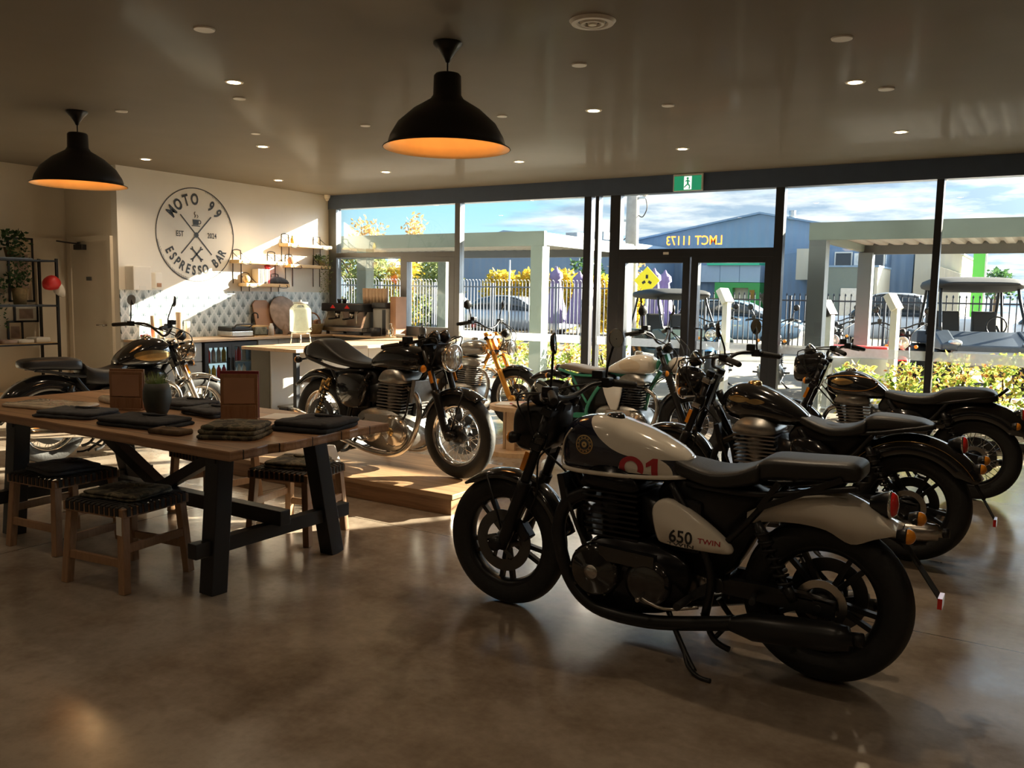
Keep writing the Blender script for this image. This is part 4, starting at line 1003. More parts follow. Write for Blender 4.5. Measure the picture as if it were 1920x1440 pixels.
folded('folded_shirt', 'dark shirt folded on the stool behind the middle of the table', 'shirt', -4.72, 3.78, 0.434, 0.32, 0.28, 0.03, R(3), 'cloth_black', 2, 'folded shirts on the stools', 24)
tag(MB().box(-0.02, 0.02, -0.001, 0.001, -0.09, 0).build('price_tag', 'paper_white'), 'white price tag hanging from the front stool', 'tag').location = (-3.73, 2.42, 0.40)

# platform and cable spool
def platform():
    t = T('display_platform', 'low timber display platform under the black cafe racer', 'platform', (0, 0, 0))
    MB().box(-5.75, -3.33, 4.58, 5.62, 0.115, 0.15).build('deck', 'platform', t, 0.004)
    MB().box(-5.72, -3.36, 4.61, 5.59, 0.0, 0.115).build('side_frame', 'table_top', t)
platform()
t = T('cable_spool_table', 'timber cable spool used as a side table by the orange-forked bike', 'table', (-4.22, 6.84, 0))
MB().lathe([(0, 0), (0.28, 0), (0.28, 0.04), (0, 0.04)], n=36, smooth=False).build('base_disc', 'spool', t)
MB().lathe([(0, 0.42), (0.27, 0.42), (0.27, 0.46), (0, 0.46)], n=36, smooth=False).build('top_disc', 'spool', t)
for a in range(5): MB().box(-0.045, 0.045, -0.012, 0.012, 0.04, 0.42, Matrix.Rotation(a*1.2566, 4, 'Z') @ Matrix.Translation((0, -0.12, 0))).build('post', 'spool', t)
for i, (dx, dy, rz, c, l) in enumerate([(-0.10, -0.05, 0.3, 'paper_white', 'white magazine at the left of the cable spool table'), (0.06, 0.0, -0.4, 'red', 'red brochure in the middle of the cable spool table'), (0.13, -0.12, 0.8, 'paper', 'cream brochure at the near edge of the cable spool table')]):
    o = MB().box(-0.08, 0.08, -0.105, 0.105, 0, 0.008).build('brochure', c); o.location = (-4.22+dx, 6.84+dy, 0.46+0.0085*i); o.rotation_euler = (0, 0, rz); tag(o, l, 'brochure')

t = T('wheel_chock', 'white wheel chock on the platform behind the cafe racer', 'chock', (-4.74, 4.86, 0.151), R(10))
MB().prism([(-0.09, 0), (0.09, 0), (0.03, 0.14), (-0.03, 0.14)], -0.06, 0.06).build('wedge', 'whitep', t, 0.01)
MB().box(-0.10, 0.10, -0.075, -0.062, 0, 0.02).build('foot', 'disc_white', t)
t = T('storage_crate', 'low dark crate on the floor beside the island counter leg', 'crate', (-7.20, 6.86, 0))
MB().box(-0.11, 0.11, -0.13, 0.13, 0, 0.18).build('body', 'black_plastic', t, 0.012)
MB().box(-0.12, 0.12, -0.14, 0.14, 0.18, 0.20).build('lid', 'dark_panel', t, 0.004)

# black display rack and pictures
def rack():
    t = T('display_rack', 'tall open black metal rack with timber shelves by the beige wall', 'rack', (0, 0, 0))
    x0, x1, y0, y1 = -10.68, -10.30, 5.12, 5.97
    for x in (x0, x1):
        for y in (y0, y1): MB().box(x-0.014, x+0.014, y-0.014, y+0.014, 0, 1.82).build('post', 'satin', t)
    for z in (0.20, 0.80, 1.26, 1.80):
        MB().box(x0, x1, y0-0.01, y0+0.01, z-0.02, z).box(x0, x1, y1-0.01, y1+0.01, z-0.02, z).box(x0-0.01, x0+0.01, y0, y1, z-0.02, z).box(x1-0.01, x1+0.01, y0, y1, z-0.02, z).build('rail', 'satin', t)
    for z in (0.20, 0.80, 1.26): MB().box(x0+0.01, x1-0.01, y0+0.01, y1-0.01, z-0.012, z+0.004).build('shelf', 'alu_grey' if z > 1 else 'shelf', t)
rack()
def frame_pic(y, z, w, h, label, c='paper'):
    t = T('picture_frame', label, 'picture', (BX, y, z))
    MB().box(0, 0.022, -w/2, w/2, -h/2, -h/2+0.022).box(0, 0.022, -w/2, w/2, h/2-0.022, h/2).box(0, 0.022, -w/2, -w/2+0.022, -h/2, h/2).box(0, 0.022, w/2-0.022, w/2, -h/2, h/2).build('frame', 'satin', t)
    MB().box(0, 0.012, -w/2+0.022, w/2-0.022, -h/2+0.022, h/2-0.022).build('picture', c, t)
    MB().box(0.012, 0.0135, -w*0.28, w*0.28, -h*0.30, h*0.24).build('print', 'cushion', t)
frame_pic(5.78, 1.68, 0.31, 0.78, 'tall black framed picture behind the plants on the rack')
frame_pic(5.82, 1.15, 0.30, 0.22, 'small wide framed picture below the tall one', 'paper_white')
frame_pic(5.68, 0.93, 0.19, 0.26, 'smallest framed picture, lowest on the beige wall')
def plant(x, y, z, label, pot_h, r, n, trail, seed, mat='leaf_dark'):
    t = T('potted_plant', label, 'potted plant', (x, y, z))
    MB().lathe([(0, 0), (r*0.75, 0), (r, pot_h), (r*0.88, pot_h), (r*0.85, pot_h*0.9), (0, pot_h*0.9)], n=20).build('pot', 'terracotta' if seed % 2 else 'pot', t)
    mb = MB(); rg = random.Random(seed); leaves(mb, (0, 0, pot_h+r*0.9), (r*1.3, r*1.5, r*1.1), n, 0.06, rg)
    for s in range(trail):
        yy = -r + 2*r*s/max(1, trail-1)
        for k in range(14): leaves(mb, (r*1.15, yy, pot_h-0.03*k), (0.02, 0.02, 0.02), 2, 0.045, rg)
    mb.build('foliage', mat, t)
tag(MB().box(-10.66, -10.32, 5.14, 5.70, 1.801, 1.815).build('rack_top_board', 'alu_grey'), 'thin dark board on top of the black rack', 'board')
plant(-10.47, 5.55, 1.815, 'bushy plant on the very top of the black rack, vines trailing', 0.12, 0.10, 130, 6, 41)
plant(-10.49, 5.30, 1.2645, 'dark bushy plant at the left of the rack middle shelf', 0.13, 0.09, 120, 3, 42)
plant(-10.49, 5.62, 1.2645, 'plant in a tan basket on the rack middle shelf', 0.20, 0.09, 80, 0, 43)
t = T('mesh_hat', 'red and white cap hung at the right of the rack middle shelf', 'cap', (-10.22, 5.86, 1.50), R(90))
MB().body([(-0.10, 0.0, 0.02, 0.03), (-0.07, -0.05, 0.08, 0.08), (0.0, -0.06, 0.12, 0.09), (0.07, -0.04, 0.08, 0.07), (0.09, 0.0, 0.03, 0.03)]).build('crown', 'red_plastic', t)
MB().body([(0.05, -0.10, 0.04, 0.07), (0.09, -0.13, 0.03, 0.08), (0.13, -0.15, -0.02, 0.06)]).build('mesh_back', 'whitep', t)
for i, (y, c, l) in enumerate([(5.42, 'cushion', 'folded tan cloth at the left of the rack lower shelf'), (5.62, 'paper_white', 'folded pale cloth at the middle of the rack lower shelf'), (5.82, 'paper_white', 'crumpled white cloth at the right of the rack lower shelf')]):
    folded('folded_cloth', l, 'cloth', -10.48, y, 0.806, 0.18, 0.24, 0.04 if i < 2 else 0.06, R(90), c, 1, None, 30+i, False)
o = MB().body([(-0.08, 0, 0.06, 0.05), (0, 0, 0.10, 0.07), (0.08, 0, 0.05, 0.04)]).build('glove_pair', 'shelf'); o.location = (-10.44, 5.24, 0.806); o.rotation_euler = (0, 0, 1.2); tag(o, 'tan gloves at the left end of the rack lower shelf', 'gloves')

# ---------------------------------------------------------------- motorcycles (x forward, y left, z up; origin on the floor under the rear axle)
def arcpts(c, r, a0, a1, n, y=0.0):
    return [(c[0]+r*cos(R(a0+(a1-a0)*i/n)), y, c[1]+r*sin(R(a0+(a1-a0)*i/n))) for i in range(n+1)]
def wheel(t, nm, c, r, tw, rim, kind, rim_mat, spoke_mat, disc=True, n_sp=10, hub_mat='satin', hub_r=0.05):
    C = (c[0], 0, c[1]); A = (0, 1, 0)
    h = tw/2; rr = r-rim
    prof = [(rim, -h*0.72), (rim+rr*0.25, -h*0.95), (rim+rr*0.55, -h), (rim+rr*0.82, -h*0.82), (r-0.006, -h*0.45), (r, 0), (r-0.006, h*0.45), (rim+rr*0.82, h*0.82), (rim+rr*0.55, h), (rim+rr*0.25, h*0.95), (rim, h*0.72)]
    ty = MB().lathe(prof, C, A, 64).build(nm, 'rubber', t)
    rp = [(rim+0.004, -h*0.74), (rim-0.012, -h*0.72), (rim-0.022, -h*0.45), (rim-0.028, 0), (rim-0.022, h*0.45), (rim-0.012, h*0.72), (rim+0.004, h*0.74)]
    MB().lathe(rp, C, A, 56).build('rim', rim_mat, ty)
    hub = MB().lathe([(0, -h*1.1), (hub_r*0.6, -h*1.1), (hub_r, -h*0.7), (hub_r, h*0.7), (hub_r*0.6, h*1.1), (0, h*1.1)], C, A, 24); hub.build('hub', hub_mat, ty)
    sp = MB()
    if kind == 'wire':
        for i in range(36):
            a = 2*pi*i/36; s = 1 if i % 2 else -1; k = 0.55 if (i//2) % 2 else -0.55
            p = Vector((c[0]+hub_r*1.0*cos(a+k*1.2), s*h*0.62, c[1]+hub_r*1.0*sin(a+k*1.2))); q = Vector((c[0]+(rim-0.022)*cos(a), s*h*0.10, c[1]+(rim-0.022)*sin(a)))
            sp.tube([p, q], 0.0024, 5)
    else:
        for i in range(n_sp):
            a = 2*pi*i/n_sp + 0.25*(1 if i % 2 else -1)*2*pi/n_sp
            p = Vector((c[0]+hub_r*0.8*cos(a), 0, c[1]+hub_r*0.8*sin(a))); q = Vector((c[0]+(rim-0.018)*cos(a), 0, c[1]+(rim-0.018)*sin(a)))
            sp.bar(p, q, 0.020, 0.026, (0, 1, 0))
    sp.build('spokes', spoke_mat, ty)
    if disc:
        y = h*0.80 if disc is True else disc
        d = MB().ring((c[0], y, c[1]), A, 0.095, 0.150, 0.006, 48)
        for i in range(6):
            a = 2*pi*i/6; d.bar((c[0]+0.045*cos(a+0.4), y, c[1]+0.045*sin(a+0.4)), (c[0]+0.10*cos(a), y, c[1]+0.10*sin(a)), 0.02, 0.006, (0, 1, 0))
        d.build('brake_disc', 'disc_steel', ty)
    return ty
def fender(t, nm, c, r, w, a0, a1, mat, drop=0.03, n=28, thick=0.005, yoff=0.0):
    rings = []
    for i in range(n+1):
        a = R(a0+(a1-a0)*i/n); ring = []
        k = 0.35 + 0.65*min(1.0, min(i, n-i)/3.0) if n > 6 else 1
        sec = [(-w/2, -drop*k), (-w/2*0.94, -drop*0.35*k), (-w/2*0.6, 0), (0, 0.006), (w/2*0.6, 0), (w/2*0.94, -drop*0.35*k), (w/2, -drop*k)]
        inn = [(y*0.95, q-thick) for y, q in reversed(sec)]
        for y, q in sec+inn: ring.append((c[0]+(r+q)*cos(a), yoff+y, c[1]+(r+q)*sin(a)))
        rings.append(ring)
    return MB().loft(rings).build(nm, mat, t)
def signal(t, p, d, lens='amber', r=0.028):
    """turn signal: stalk towards d (a y direction), lens faces back or front"""
    x, y, z = p
    s = MB().tube([(x, y - d*0.09, z+0.004), (x, y, z)], 0.008, 8).lathe([(0, -0.03), (r*0.7, -0.028), (r, 0.0), (r, 0.006), (0, 0.006)], (x, y, z), (-1 if lens != 'front' else 1, 0, 0), 20).build('turn_signal', 'satin', t)
    MB().ell((x + (0.004 if lens == 'front' else -0.010), y, z), (0.026, r*1.0, r*1.0), 16, 8).build('lens', 'amber', s)
    return s
def project_decal(mb, target, side, off=0.0015):
    """drop decal verts (x, ?, z) on to the side of a mesh object given in the same local frame"""
    me = target.data
    tmp = bpy.data.meshes.new('tmp'); tmp.from_pydata(mb.v, [], mb.f); b2_ = bmesh.new(); b2_.from_mesh(tmp)
    for _ in range(3):
        ed = [e for e in b2_.edges if e.calc_length() > 0.012]
        if not ed: break
        bmesh.ops.subdivide_edges(b2_, edges=ed, cuts=1); bmesh.ops.triangulate(b2_, faces=[f for f in b2_.faces if len(f.verts) > 3])
    b2_.verts.ensure_lookup_table(); b2_.verts.index_update()
    mb.v = [tuple(v.co) for v in b2_.verts]; mb.f = [[v.index for v in f.verts] for f in b2_.faces]; mb.sm = [True]*len(mb.f); mb.mi = [0]*len(mb.f)
    b2_.free(); bpy.data.meshes.remove(tmp)
    bm = bmesh.new(); bm.from_mesh(me)
    from mathutils.bvhtree import BVHTree
    tr = BVHTree.FromBMesh(bm); out = []
    last = None
    for x, y, z in mb.v:
        h = tr.ray_cast(Vector((x, side*0.6, z)), Vector((0, -side, 0)))
        yy = h[0].y + side*off if h[0] is not None and h[0].y*side > 0.02 else None
        out.append([x, yy, z])
        if yy is not None: last = yy
    for o in out:
        if o[1] is None: o[1] = last if last is not None else side*0.1
    mb.v = [tuple(o) for o in out]; bm.free()
    return mb
def grid_decal(poly, n=10):
    """fill a polygon (x,z) with a fine triangle fan so that it can bend over a surface"""
    mb = MB(); cx = sum(p[0] for p in poly)/len(poly); cz = sum(p[1] for p in poly)/len(poly); k = len(poly)
    vs = [(cx+(p[0]-cx)*i/n, 0, cz+(p[1]-cz)*i/n) for i in range(1, n+1) for p in poly]; vs.append((cx, 0, cz)); fs = []
    for i in range(n-1):
        for j in range(k): fs.append((i*k+j, i*k+(j+1) % k, (i+1)*k+(j+1) % k, (i+1)*k+j))
    for j in range(k): fs.append((len(vs)-1, j, (j+1) % k))
    mb.add(vs, fs, True); return mb

def moto(name, label, loc, rz, c):
    t = T(name, label, 'motorcycle', loc, rz, None)
    g = c.get
    wb, fr, rr = g('wb', 1.46), g('fr', 0.32), g('rr', 0.32)
    fa, ra = (wb, fr), (0.0, rr)
    wheel(t, 'front_wheel', fa, fr, g('ftw', 0.10), fr-g('fth', 0.095), g('wheel', 'alloy'), g('rim', 'satin'), g('spoke', 'satin'), True, 10, g('hub', 'satin'), g('hubr', 0.05))
    wheel(t, 'rear_wheel', ra, rr, g('rtw', 0.14), rr-g('rth', 0.105), g('wheel', 'alloy'), g('rim', 'satin'), g('spoke', 'satin'), -g('rtw', 0.14)*0.42, 10, g('hub', 'satin'), g('hubr', 0.06))
    # fork
    hx, hz = g('head', (wb-0.28, 1.0))
    ax = Vector((hx-fa[0]+0.03, 0, hz-fa[1])).normalized()
    off = Vector((-0.03, 0, 0.0))
    fm, fl = g('fork', 'satin'), g('fork_low', 'satin')
    for s in (1, -1):
        y = s*0.098
        top = Vector((hx, y, hz)); low = Vector((fa[0]-0.03, y, fa[1])); d = (top-low).normalized()
        f = MB().tube([low+d*0.28, low+d*0.36, top+d*0.02], g('fork_r', 0.024), 14).tube([top+d*0.0, top+d*0.035], 0.028, 14).build('fork_leg', fm, t)
        MB().tube([low-d*0.02, low+d*0.05, low+d*0.30, low+d*0.34], [0.026, 0.032, 0.030, 0.033], 14).lathe([(0, -0.03), (0.034, -0.03), (0.034, 0.03), (0, 0.03)], (fa[0], y, fa[1]), (0, 1, 0), 18).build('fork_slider', fl, f)
        if g('gaiter', False): 
            pf = [low+d*(0.32+0.012*i) for i in range(22)]
            MB().tube(pf, [0.030+0.007*(i % 2) for i in range(22)], 14).build('gaiter', 'rubber', f)
        if g('fork_cover', True):
            MB().tube([low+d*0.50, low+d*0.52, top-d*0.16, top-d*0.13], [0.030, 0.036, 0.036, 0.030], 16).build('fork_cover', g('fork_cover_mat', 'black'), f)
        if g('fork_reflector', True):
            p = low+d*0.40; MB().bar(p+Vector((0.02, s*0.034, 0)), p+d*0.09+Vector((0.02, s*0.034, 0)), 0.008, 0.022, (1, 0, 0)).build('reflector', 'amber', f)
    cl = MB()
    for q in (-0.03, -0.20):
        p = Vector((hx, 0, hz)) + ax*q
        cl.bar(p+Vector((0.0, -0.135, 0)), p+Vector((0.0, 0.135, 0)), 0.055, 0.035, (ax.x, 0, ax.z))
    cl.build('triple_clamp', g('clamp', 'satin'), t, 0.006)
    cal = MB().bar((fa[0]-0.09, g('ftw', 0.1)*0.42, fa[1]+0.10), (fa[0]-0.145, g('ftw', 0.1)*0.42, fa[1]+0.03), 0.05, 0.06, (0, 1, 0)); cal.build('brake_caliper', 'satin', t, 0.008)
    ff = fender(t, 'front_fender', fa, fr+0.022, g('ftw', 0.1)+0.035, g('ff', (52, 165))[0], g('ff', (52, 165))[1], g('ffm', 'black'), 0.035)
    for s in (1, -1):
        stay = MB()
        for a in (75, 120): stay.tube([(fa[0]-0.02, s*0.075, fa[1]+0.02), (fa[0]+(fr+0.01)*cos(R(a)), s*(g('ftw', 0.1)/2+0.016), fa[1]+(fr+0.01)*sin(R(a)))], 0.006, 6)
        stay.build('fender_stay', g('stay', 'satin'), ff)
    # head lamp and instruments
    hl = g('headlamp', (wb-0.13, 0.89)); hr = g('hlr', 0.095)
    if g('nacelle', False):
        MB().body([(hl[0]-0.15, hl[1]+0.0, hl[1]+0.12, 0.06), (hl[0]-0.12, hl[1]-0.07, hl[1]+0.14, 0.09), (hl[0]-0.05, hl[1]-0.115, hl[1]+0.13, 0.105), (hl[0]+0.045, hl[1]-0.115, hl[1]+0.115, 0.108), (hl[0]+0.075, hl[1]-0.10, hl[1]+0.10, 0.10)], 24, 2.8).build('headlight_nacelle', g('headm', 'satin'), t)
    sh = MB().lathe([(0, -0.13), (hr*0.45, -0.12), (hr*0.85, -0.07), (hr, 0.0), (hr*0.98, 0.03)], (hl[0]+0.02, 0, hl[1]), (1, 0, -0.04), 32).build('headlight', g('headm', 'black'), t)
    MB().lathe([(hr*0.86, 0.028), (hr*1.07, 0.022), (hr*1.10, 0.036), (hr*1.02, 0.052), (hr*0.90, 0.050), (hr*0.86, 0.028)], (hl[0]+0.02, 0, hl[1]), (1, 0, -0.04), 36).build('headlight_rim', g('headrim', 'chrome'), sh)
    MB().lathe([(hr*0.95, 0.036), (hr*0.7, 0.056), (hr*0.35, 0.066), (0, 0.069)], (hl[0]+0.02, 0, hl[1]), (1, 0, -0.04), 32).build('headlight_glass', 'headglass', sh)
    if g('grill', False):
        gr = MB()
        for i in range(-3, 4): gr.tube([(hl[0]+0.098-0.03*abs(i)/3, i*hr*0.26, hl[1]-hr*0.9*math.sqrt(max(0.05, 1-(i*0.26)**2))), (hl[0]+0.105-0.03*abs(i)/3, i*hr*0.26, hl[1]), (hl[0]+0.098-0.03*abs(i)/3, i*hr*0.26, hl[1]+hr*0.9*math.sqrt(max(0.05, 1-(i*0.26)**2)))], 0.0025, 5)
        gr.build('headlight_grill', 'chrome', sh)
    for (sx, sz, sy, srad) in g('gauges', [(hl[0]-0.04, hl[1]+0.16, 0.0, 0.05)]):
        p = Vector((sx, sy, sz)); d = Vector((-0.75, 0, 0.66))
        q = MB().lathe([(0, -0.06), (srad*0.6, -0.058), (srad*0.96, -0.02), (srad, 0.0), (srad*0.94, 0.008)], p, d, 28).build('speedometer', 'satin', t)
        MB().lathe([(0, 0.004), (srad*0.92, 0.003)], p, d, 28, False).build('dial', 'mirror' if g('dialm') else 'car_glass', q)
        MB().lathe([(srad*0.90, 0.004), (srad*1.05, 0.002), (srad*1.02, 0.014), (srad*0.90, 0.010), (srad*0.90, 0.004)], p, d, 28).build('bezel', 'chrome', q)
    for s in (1, -1): signal(t, (g('fsig', (hl[0]+0.0, hl[1]-0.06))[0], s*g('fsig_y', 0.20), g('fsig', (hl[0], hl[1]-0.06))[1]), s, 'front')
    # handlebar: half points from the clamp outwards
    hb = g('bar', [(hx-0.02, 0.0, hz+0.05), (hx-0.02, 0.09, hz+0.06), (hx-0.05, 0.20, hz+0.12), (hx-0.12, 0.30, hz+0.125), (hx-0.20, 0.40, hz+0.11)])
    full = [(x, -y, z) for x, y, z in reversed(hb[1:])] + hb
    bar = MB().tube(catmull(full, 5), 0.0115, 10).build('handlebar', g('barm', 'satin'), t)
    for s in (1, -1):
        a, b = Vector(hb[-2]), Vector(hb[-1]); a.y *= s; b.y *= s; d = (b-a).normalized()
        MB().tube([b-d*0.125, b-d*0.12, b-d*0.005, b+d*0.006], [0.014, 0.018, 0.018, 0.014], 12).build('grip', 'rubber', bar)
        pz = b-d*0.16
        MB().box(pz.x-0.025, pz.x+0.03, pz.y-0.028, pz.y+0.028, pz.z-0.025, pz.z+0.022).build('switch_block', 'satin', bar, 0.006)
        f = Vector((0.05, 0, -0.01))
        MB().tube([pz+f*0.4, pz+f+d*0.03, b+f*1.1-d*0.05, b+f*0.9+d*0.01], [0.008, 0.007, 0.006, 0.007], 6).build('lever', g('lever', 'satin'), bar)
        if s < 0: MB().box(pz.x+0.01, pz.x+0.065, pz.y-0.03, pz.y+0.03, pz.z+0.012, pz.z+0.055).build('brake_reservoir', 'satin', bar, 0.006)
        if g('mirrors', True):
            mx = g('mirror', (0.0, 0.0, 0.19)); q = pz + Vector((mx[0], s*mx[1], mx[2]))
            m = MB().tube(catmull([pz+Vector((0, 0, 0.02)), pz+Vector((mx[0]*0.15, 0, mx[2]*0.35)), pz+Vector((mx[0]*0.6, s*mx[1]*0.6, mx[2]*0.75)), q], 4), 0.006, 8)
            mr = g('mr', 0.052)
            nrm = Vector((-1, -s*0.42, 0.08)).normalized()
            m.lathe([(0, 0.018), (mr*0.7, 0.014), (mr, 0.0), (mr*0.97, -0.006)], q, -nrm, 24)
            mm = m.build('mirror', 'satin', t)
            MB().lathe([(0, 0.0045), (mr*0.95, 0.004)], q, nrm, 24, False).build('mirror_glass', 'mirror', mm)
    # cables
    cb = MB()
    for i, s in enumerate((1, -1, 1)):
        b = hb[-2]; cb.tube(catmull([(b[0]+0.03, s*b[1], b[2]), (hl[0]-0.02+0.03*i, s*0.13, hl[1]+0.14), (hl[0]-0.05, s*0.10, hl[1]-0.05), (hx-0.06, s*0.06, hz-0.30), (hx-0.12, s*0.05, 0.62)], 5), 0.005, 6)
    cb.tube(catmull([(hx+0.02, 0.06, hz-0.20), (fa[0]-0.20, 0.07, fa[1]+0.42), (fa[0]-0.19, 0.07, fa[1]+0.25), (fa[0]-0.11, 0.05, fa[1]+0.10)], 5), 0.005, 6)
    cb.build('cables', 'rubber', t)
    # tank
    tk = MB().body(g('tank'), 24, g('tank_e', 2.5))
    tank = tk.build('fuel_tank', g('tank_mats', g('tankm', 'black')), t)
    cp = g('cap')
    if cp: MB().lathe([(0, 0.022), (0.030, 0.020), (0.045, 0.008), (0.047, -0.02)], (cp[0], 0, cp[1]), (0.1, 0, 1), 24).build('fuel_cap', g('capm', 'chrome'), tank)
    # seat
    for nm, st, mt in g('seats'): MB().body(st, 28, 4.2).build(nm, mt, t)
    # frame
    fm_ = g('framem', 'satin'); F = MB()
    for pts, r_ in g('frame', [
            ([(hx-0.03, 0, hz-0.10), (hx-0.14, 0, hz-0.22), (0.62, 0, 0.74), (0.45, 0, 0.70)], 0.024),
            ([(hx-0.02, 0, hz-0.20), (hx-0.12, 0.0, 0.62), (hx-0.17, 0.0, 0.42)], 0.022)]): F.tube(catmull(pts, 4), r_, 12)
    F.bar((hx+ax.x*0.02, 0, hz+0.01), (hx-ax.x*0.22, 0, hz-ax.z*0.24), 0.062, 0.062, (0, 1, 0))
    for s in (1, -1):
        for pts, r_ in g('frame_side', [
                ([(0.62, 0.10, 0.72), (0.50, 0.13, 0.56), (0.42, 0.14, 0.38), (0.44, 0.13, 0.20)], 0.018),
                ([(0.55, 0.10, 0.73), (0.25, 0.12, 0.73), (0.0, 0.12, 0.78), (-0.12, 0.10, 0.80)], 0.014),
                ([(0.42, 0.13, 0.46), (0.28, 0.12, 0.62), (0.20, 0.12, 0.73)], 0.013)]): F.tube(catmull([(x, s*y, z) for x, y, z in pts], 4), r_, 10)
    F.build('frame', fm_, t)
    # swing arm and shocks
    sw = MB()
    for s in (1, -1): sw.bar((0.42, s*0.10, 0.33), (-0.03, s*0.115, ra[1]-0.005), 0.03, 0.05).bar((-0.06, s*0.115, ra[1]), (0.02, s*0.115, ra[1]), 0.03, 0.065)
    sw.cyl((0.40, -0.12, 0.33), (0.40, 0.12, 0.33), 0.03).cyl((0, -0.14, ra[1]), (0, 0.14, ra[1]), 0.014); sw.build('swingarm', fm_, t)
    (sx, sz), (bx, bz) = g('shock', ((0.22, 0.66), (0.06, 0.35)))
    for s in (1, -1):
        a, b = Vector((sx, s*0.155, sz)), Vector((bx, s*0.155, bz)); d = (b-a).normalized(); L = (b-a).length
        sk = MB().tube([a, a+d*0.05, a+d*L*0.30, a+d*L*0.31], [0.016, 0.024, 0.026, 0.02], 12).tube([a+d*L*0.3, b-d*0.06, b-d*0.058, b], [0.012, 0.012, 0.022, 0.018], 12).build('shock_absorber', g('shockm', 'satin'), t)
        tu = 7; sp = [a+d*(L*0.12+(L*0.72)*i/(tu*8)) + d.cross(Vector((0, 1, 0)))*0.027*cos(i*pi/4) + Vector((0, 1, 0))*0.027*sin(i*pi/4) for i in range(tu*8+1)]
        MB().tube(sp, 0.0055, 6).build('spring', g('springm', 'satin'), sk)
        if g('piggy', False): 
            MB().tube([a+d*0.02+Vector((-0.05, 0, 0.0)), a+d*0.14+Vector((-0.05, 0, 0))], 0.020, 12).build('reservoir', 'gold', sk)
    # engine
    ex = g('ex', 0.80); em = g('enginem', 'engine'); cm = g('coverm', 'engine')
    en = MB().prism(loop_smooth([(ex-0.27, 0.22), (ex-0.10, 0.145), (ex+0.14, 0.15), (ex+0.25, 0.24), (ex+0.24, 0.36), (ex+0.12, 0.46), (ex-0.12, 0.47), (ex-0.29, 0.40)], 3), -0.15, 0.15, 'y', 0.04).build('engine_block', em, t)
    for s in (1, -1):
        cv = MB().lathe([(0, 0.050), (0.045, 0.048), (0.052, 0.040), (0.095, 0.034), (0.118, 0.012), (0.122, -0.03)], (ex+0.13, s*0.155, 0.31), (0, s, 0), 32)
        cv.lathe([(0, 0.040), (0.07, 0.038), (0.10, 0.025), (0.105, -0.03)], (ex-0.12, s*0.155, 0.30), (0, s, 0), 28)
        cv.bar((ex+0.10, s*0.165, 0.40), (ex-0.15, s*0.165, 0.39), 0.05, 0.06)
        for i in range(9):
            a = i*2*pi/9; cv.lathe([(0, 0.006), (0.007, 0.005), (0.008, -0.01)], (ex+0.13+0.110*cos(a), s*0.175, 0.31+0.110*sin(a)), (0, s, 0), 8)
        cv.build('engine_cover', cm, en)
        if g('badge_cover', True): MB().lathe([(0, 0.053), (0.030, 0.052), (0.032, 0.045)], (ex+0.13, s*0.155, 0.31), (0, s, 0), 20).build('cover_badge', g('cbm', 'steel'), en)
    lean = g('lean', 0.10); cw = g('cw', (0.13, 0.13)); cyl = MB()
    nf = 9
    for k in ((1, -1) if g('twin', True) else (0,)):
        for i in range(nf):
            z = 0.46 + i*0.024; x = ex+0.06+lean*(z-0.46)
            hw = 0.085 if g('twin', True) else 0.095
            cyl.box(x-cw[0]+0.01*(i % 3 == 0), x+cw[0]-0.01*(i % 3 == 0), k*0.078-hw*0.86, k*0.078+hw*0.86, z, z+0.009)
        x0, x1 = ex+0.06, ex+0.06+lean*0.22
        cyl.tube([(x0, k*0.078, 0.44), (x1, k*0.078, 0.69)], 0.068, 18)
    cyl.build('cylinder', g('cylm', 'engine'), en)
    xh = ex+0.06+lean*0.25
    hd = MB().prism(loop_smooth([(xh-0.12, 0.665), (xh+0.12, 0.665), (xh+0.125, 0.715), (xh+0.06, 0.765), (xh-0.06, 0.765), (xh-0.125, 0.715)], 3), -0.15 if g('twin', True) else -0.10, 0.15 if g('twin', True) else 0.10, 'y', 0.03)
    for s in (1, -1):
        for i in (-1, 0, 1): hd.lathe([(0, 0.01), (0.011, 0.008), (0.012, -0.01)], (xh+0.07*i, s*0.14 if g('twin', True) else s*0.09, 0.715), (0, s, 0), 8)
    hd.build('cylinder_head', g('headcovm', 'engine'), en)
    MB().prism([(ex-0.18, 0.50), (ex-0.06, 0.50), (ex-0.06, 0.66), (ex-0.20, 0.62)], -0.12, 0.12, 'y', 0.03).build('throttle_body', 'satin', en)
    MB().box(ex-0.32, ex-0.18, -0.11, 0.11, 0.44, 0.66).build('air_box', 'satin', t, 0.02)
    if g('oil_cooler', True):
        (x0, z0), (x1, z1) = g('cooler', ((hx-0.06, 0.70), (hx-0.10, 0.53)))
        oc = MB().bar((x0, 0, z0), (x1, 0, z1), 0.24, 0.035, (1, 0, 0)); ocb = oc.build('oil_cooler', g('coolm', 'satin'), t, 0.006)
        for s in (1, -1): MB().tube(catmull([(x0-0.01, s*0.10, z0-0.02), (x0-0.05, s*0.12, z0-0.12), (ex+0.22, s*0.13, 0.44), (ex+0.16, s*0.14, 0.38)], 4), 0.009, 8).build('oil_hose', 'rubber', ocb)
    MB().prism(loop_smooth([(0.66, 0.74), (0.66, 0.50), (0.56, 0.36), (0.40, 0.34), (0.28, 0.52), (0.22, 0.72)], 3), -0.085, 0.085, 'y', 0.04).build('battery_box', 'satin', t)
    # exhaust
    epm, mum = g('pipem', 'satin'), g('mufm', 'satin')
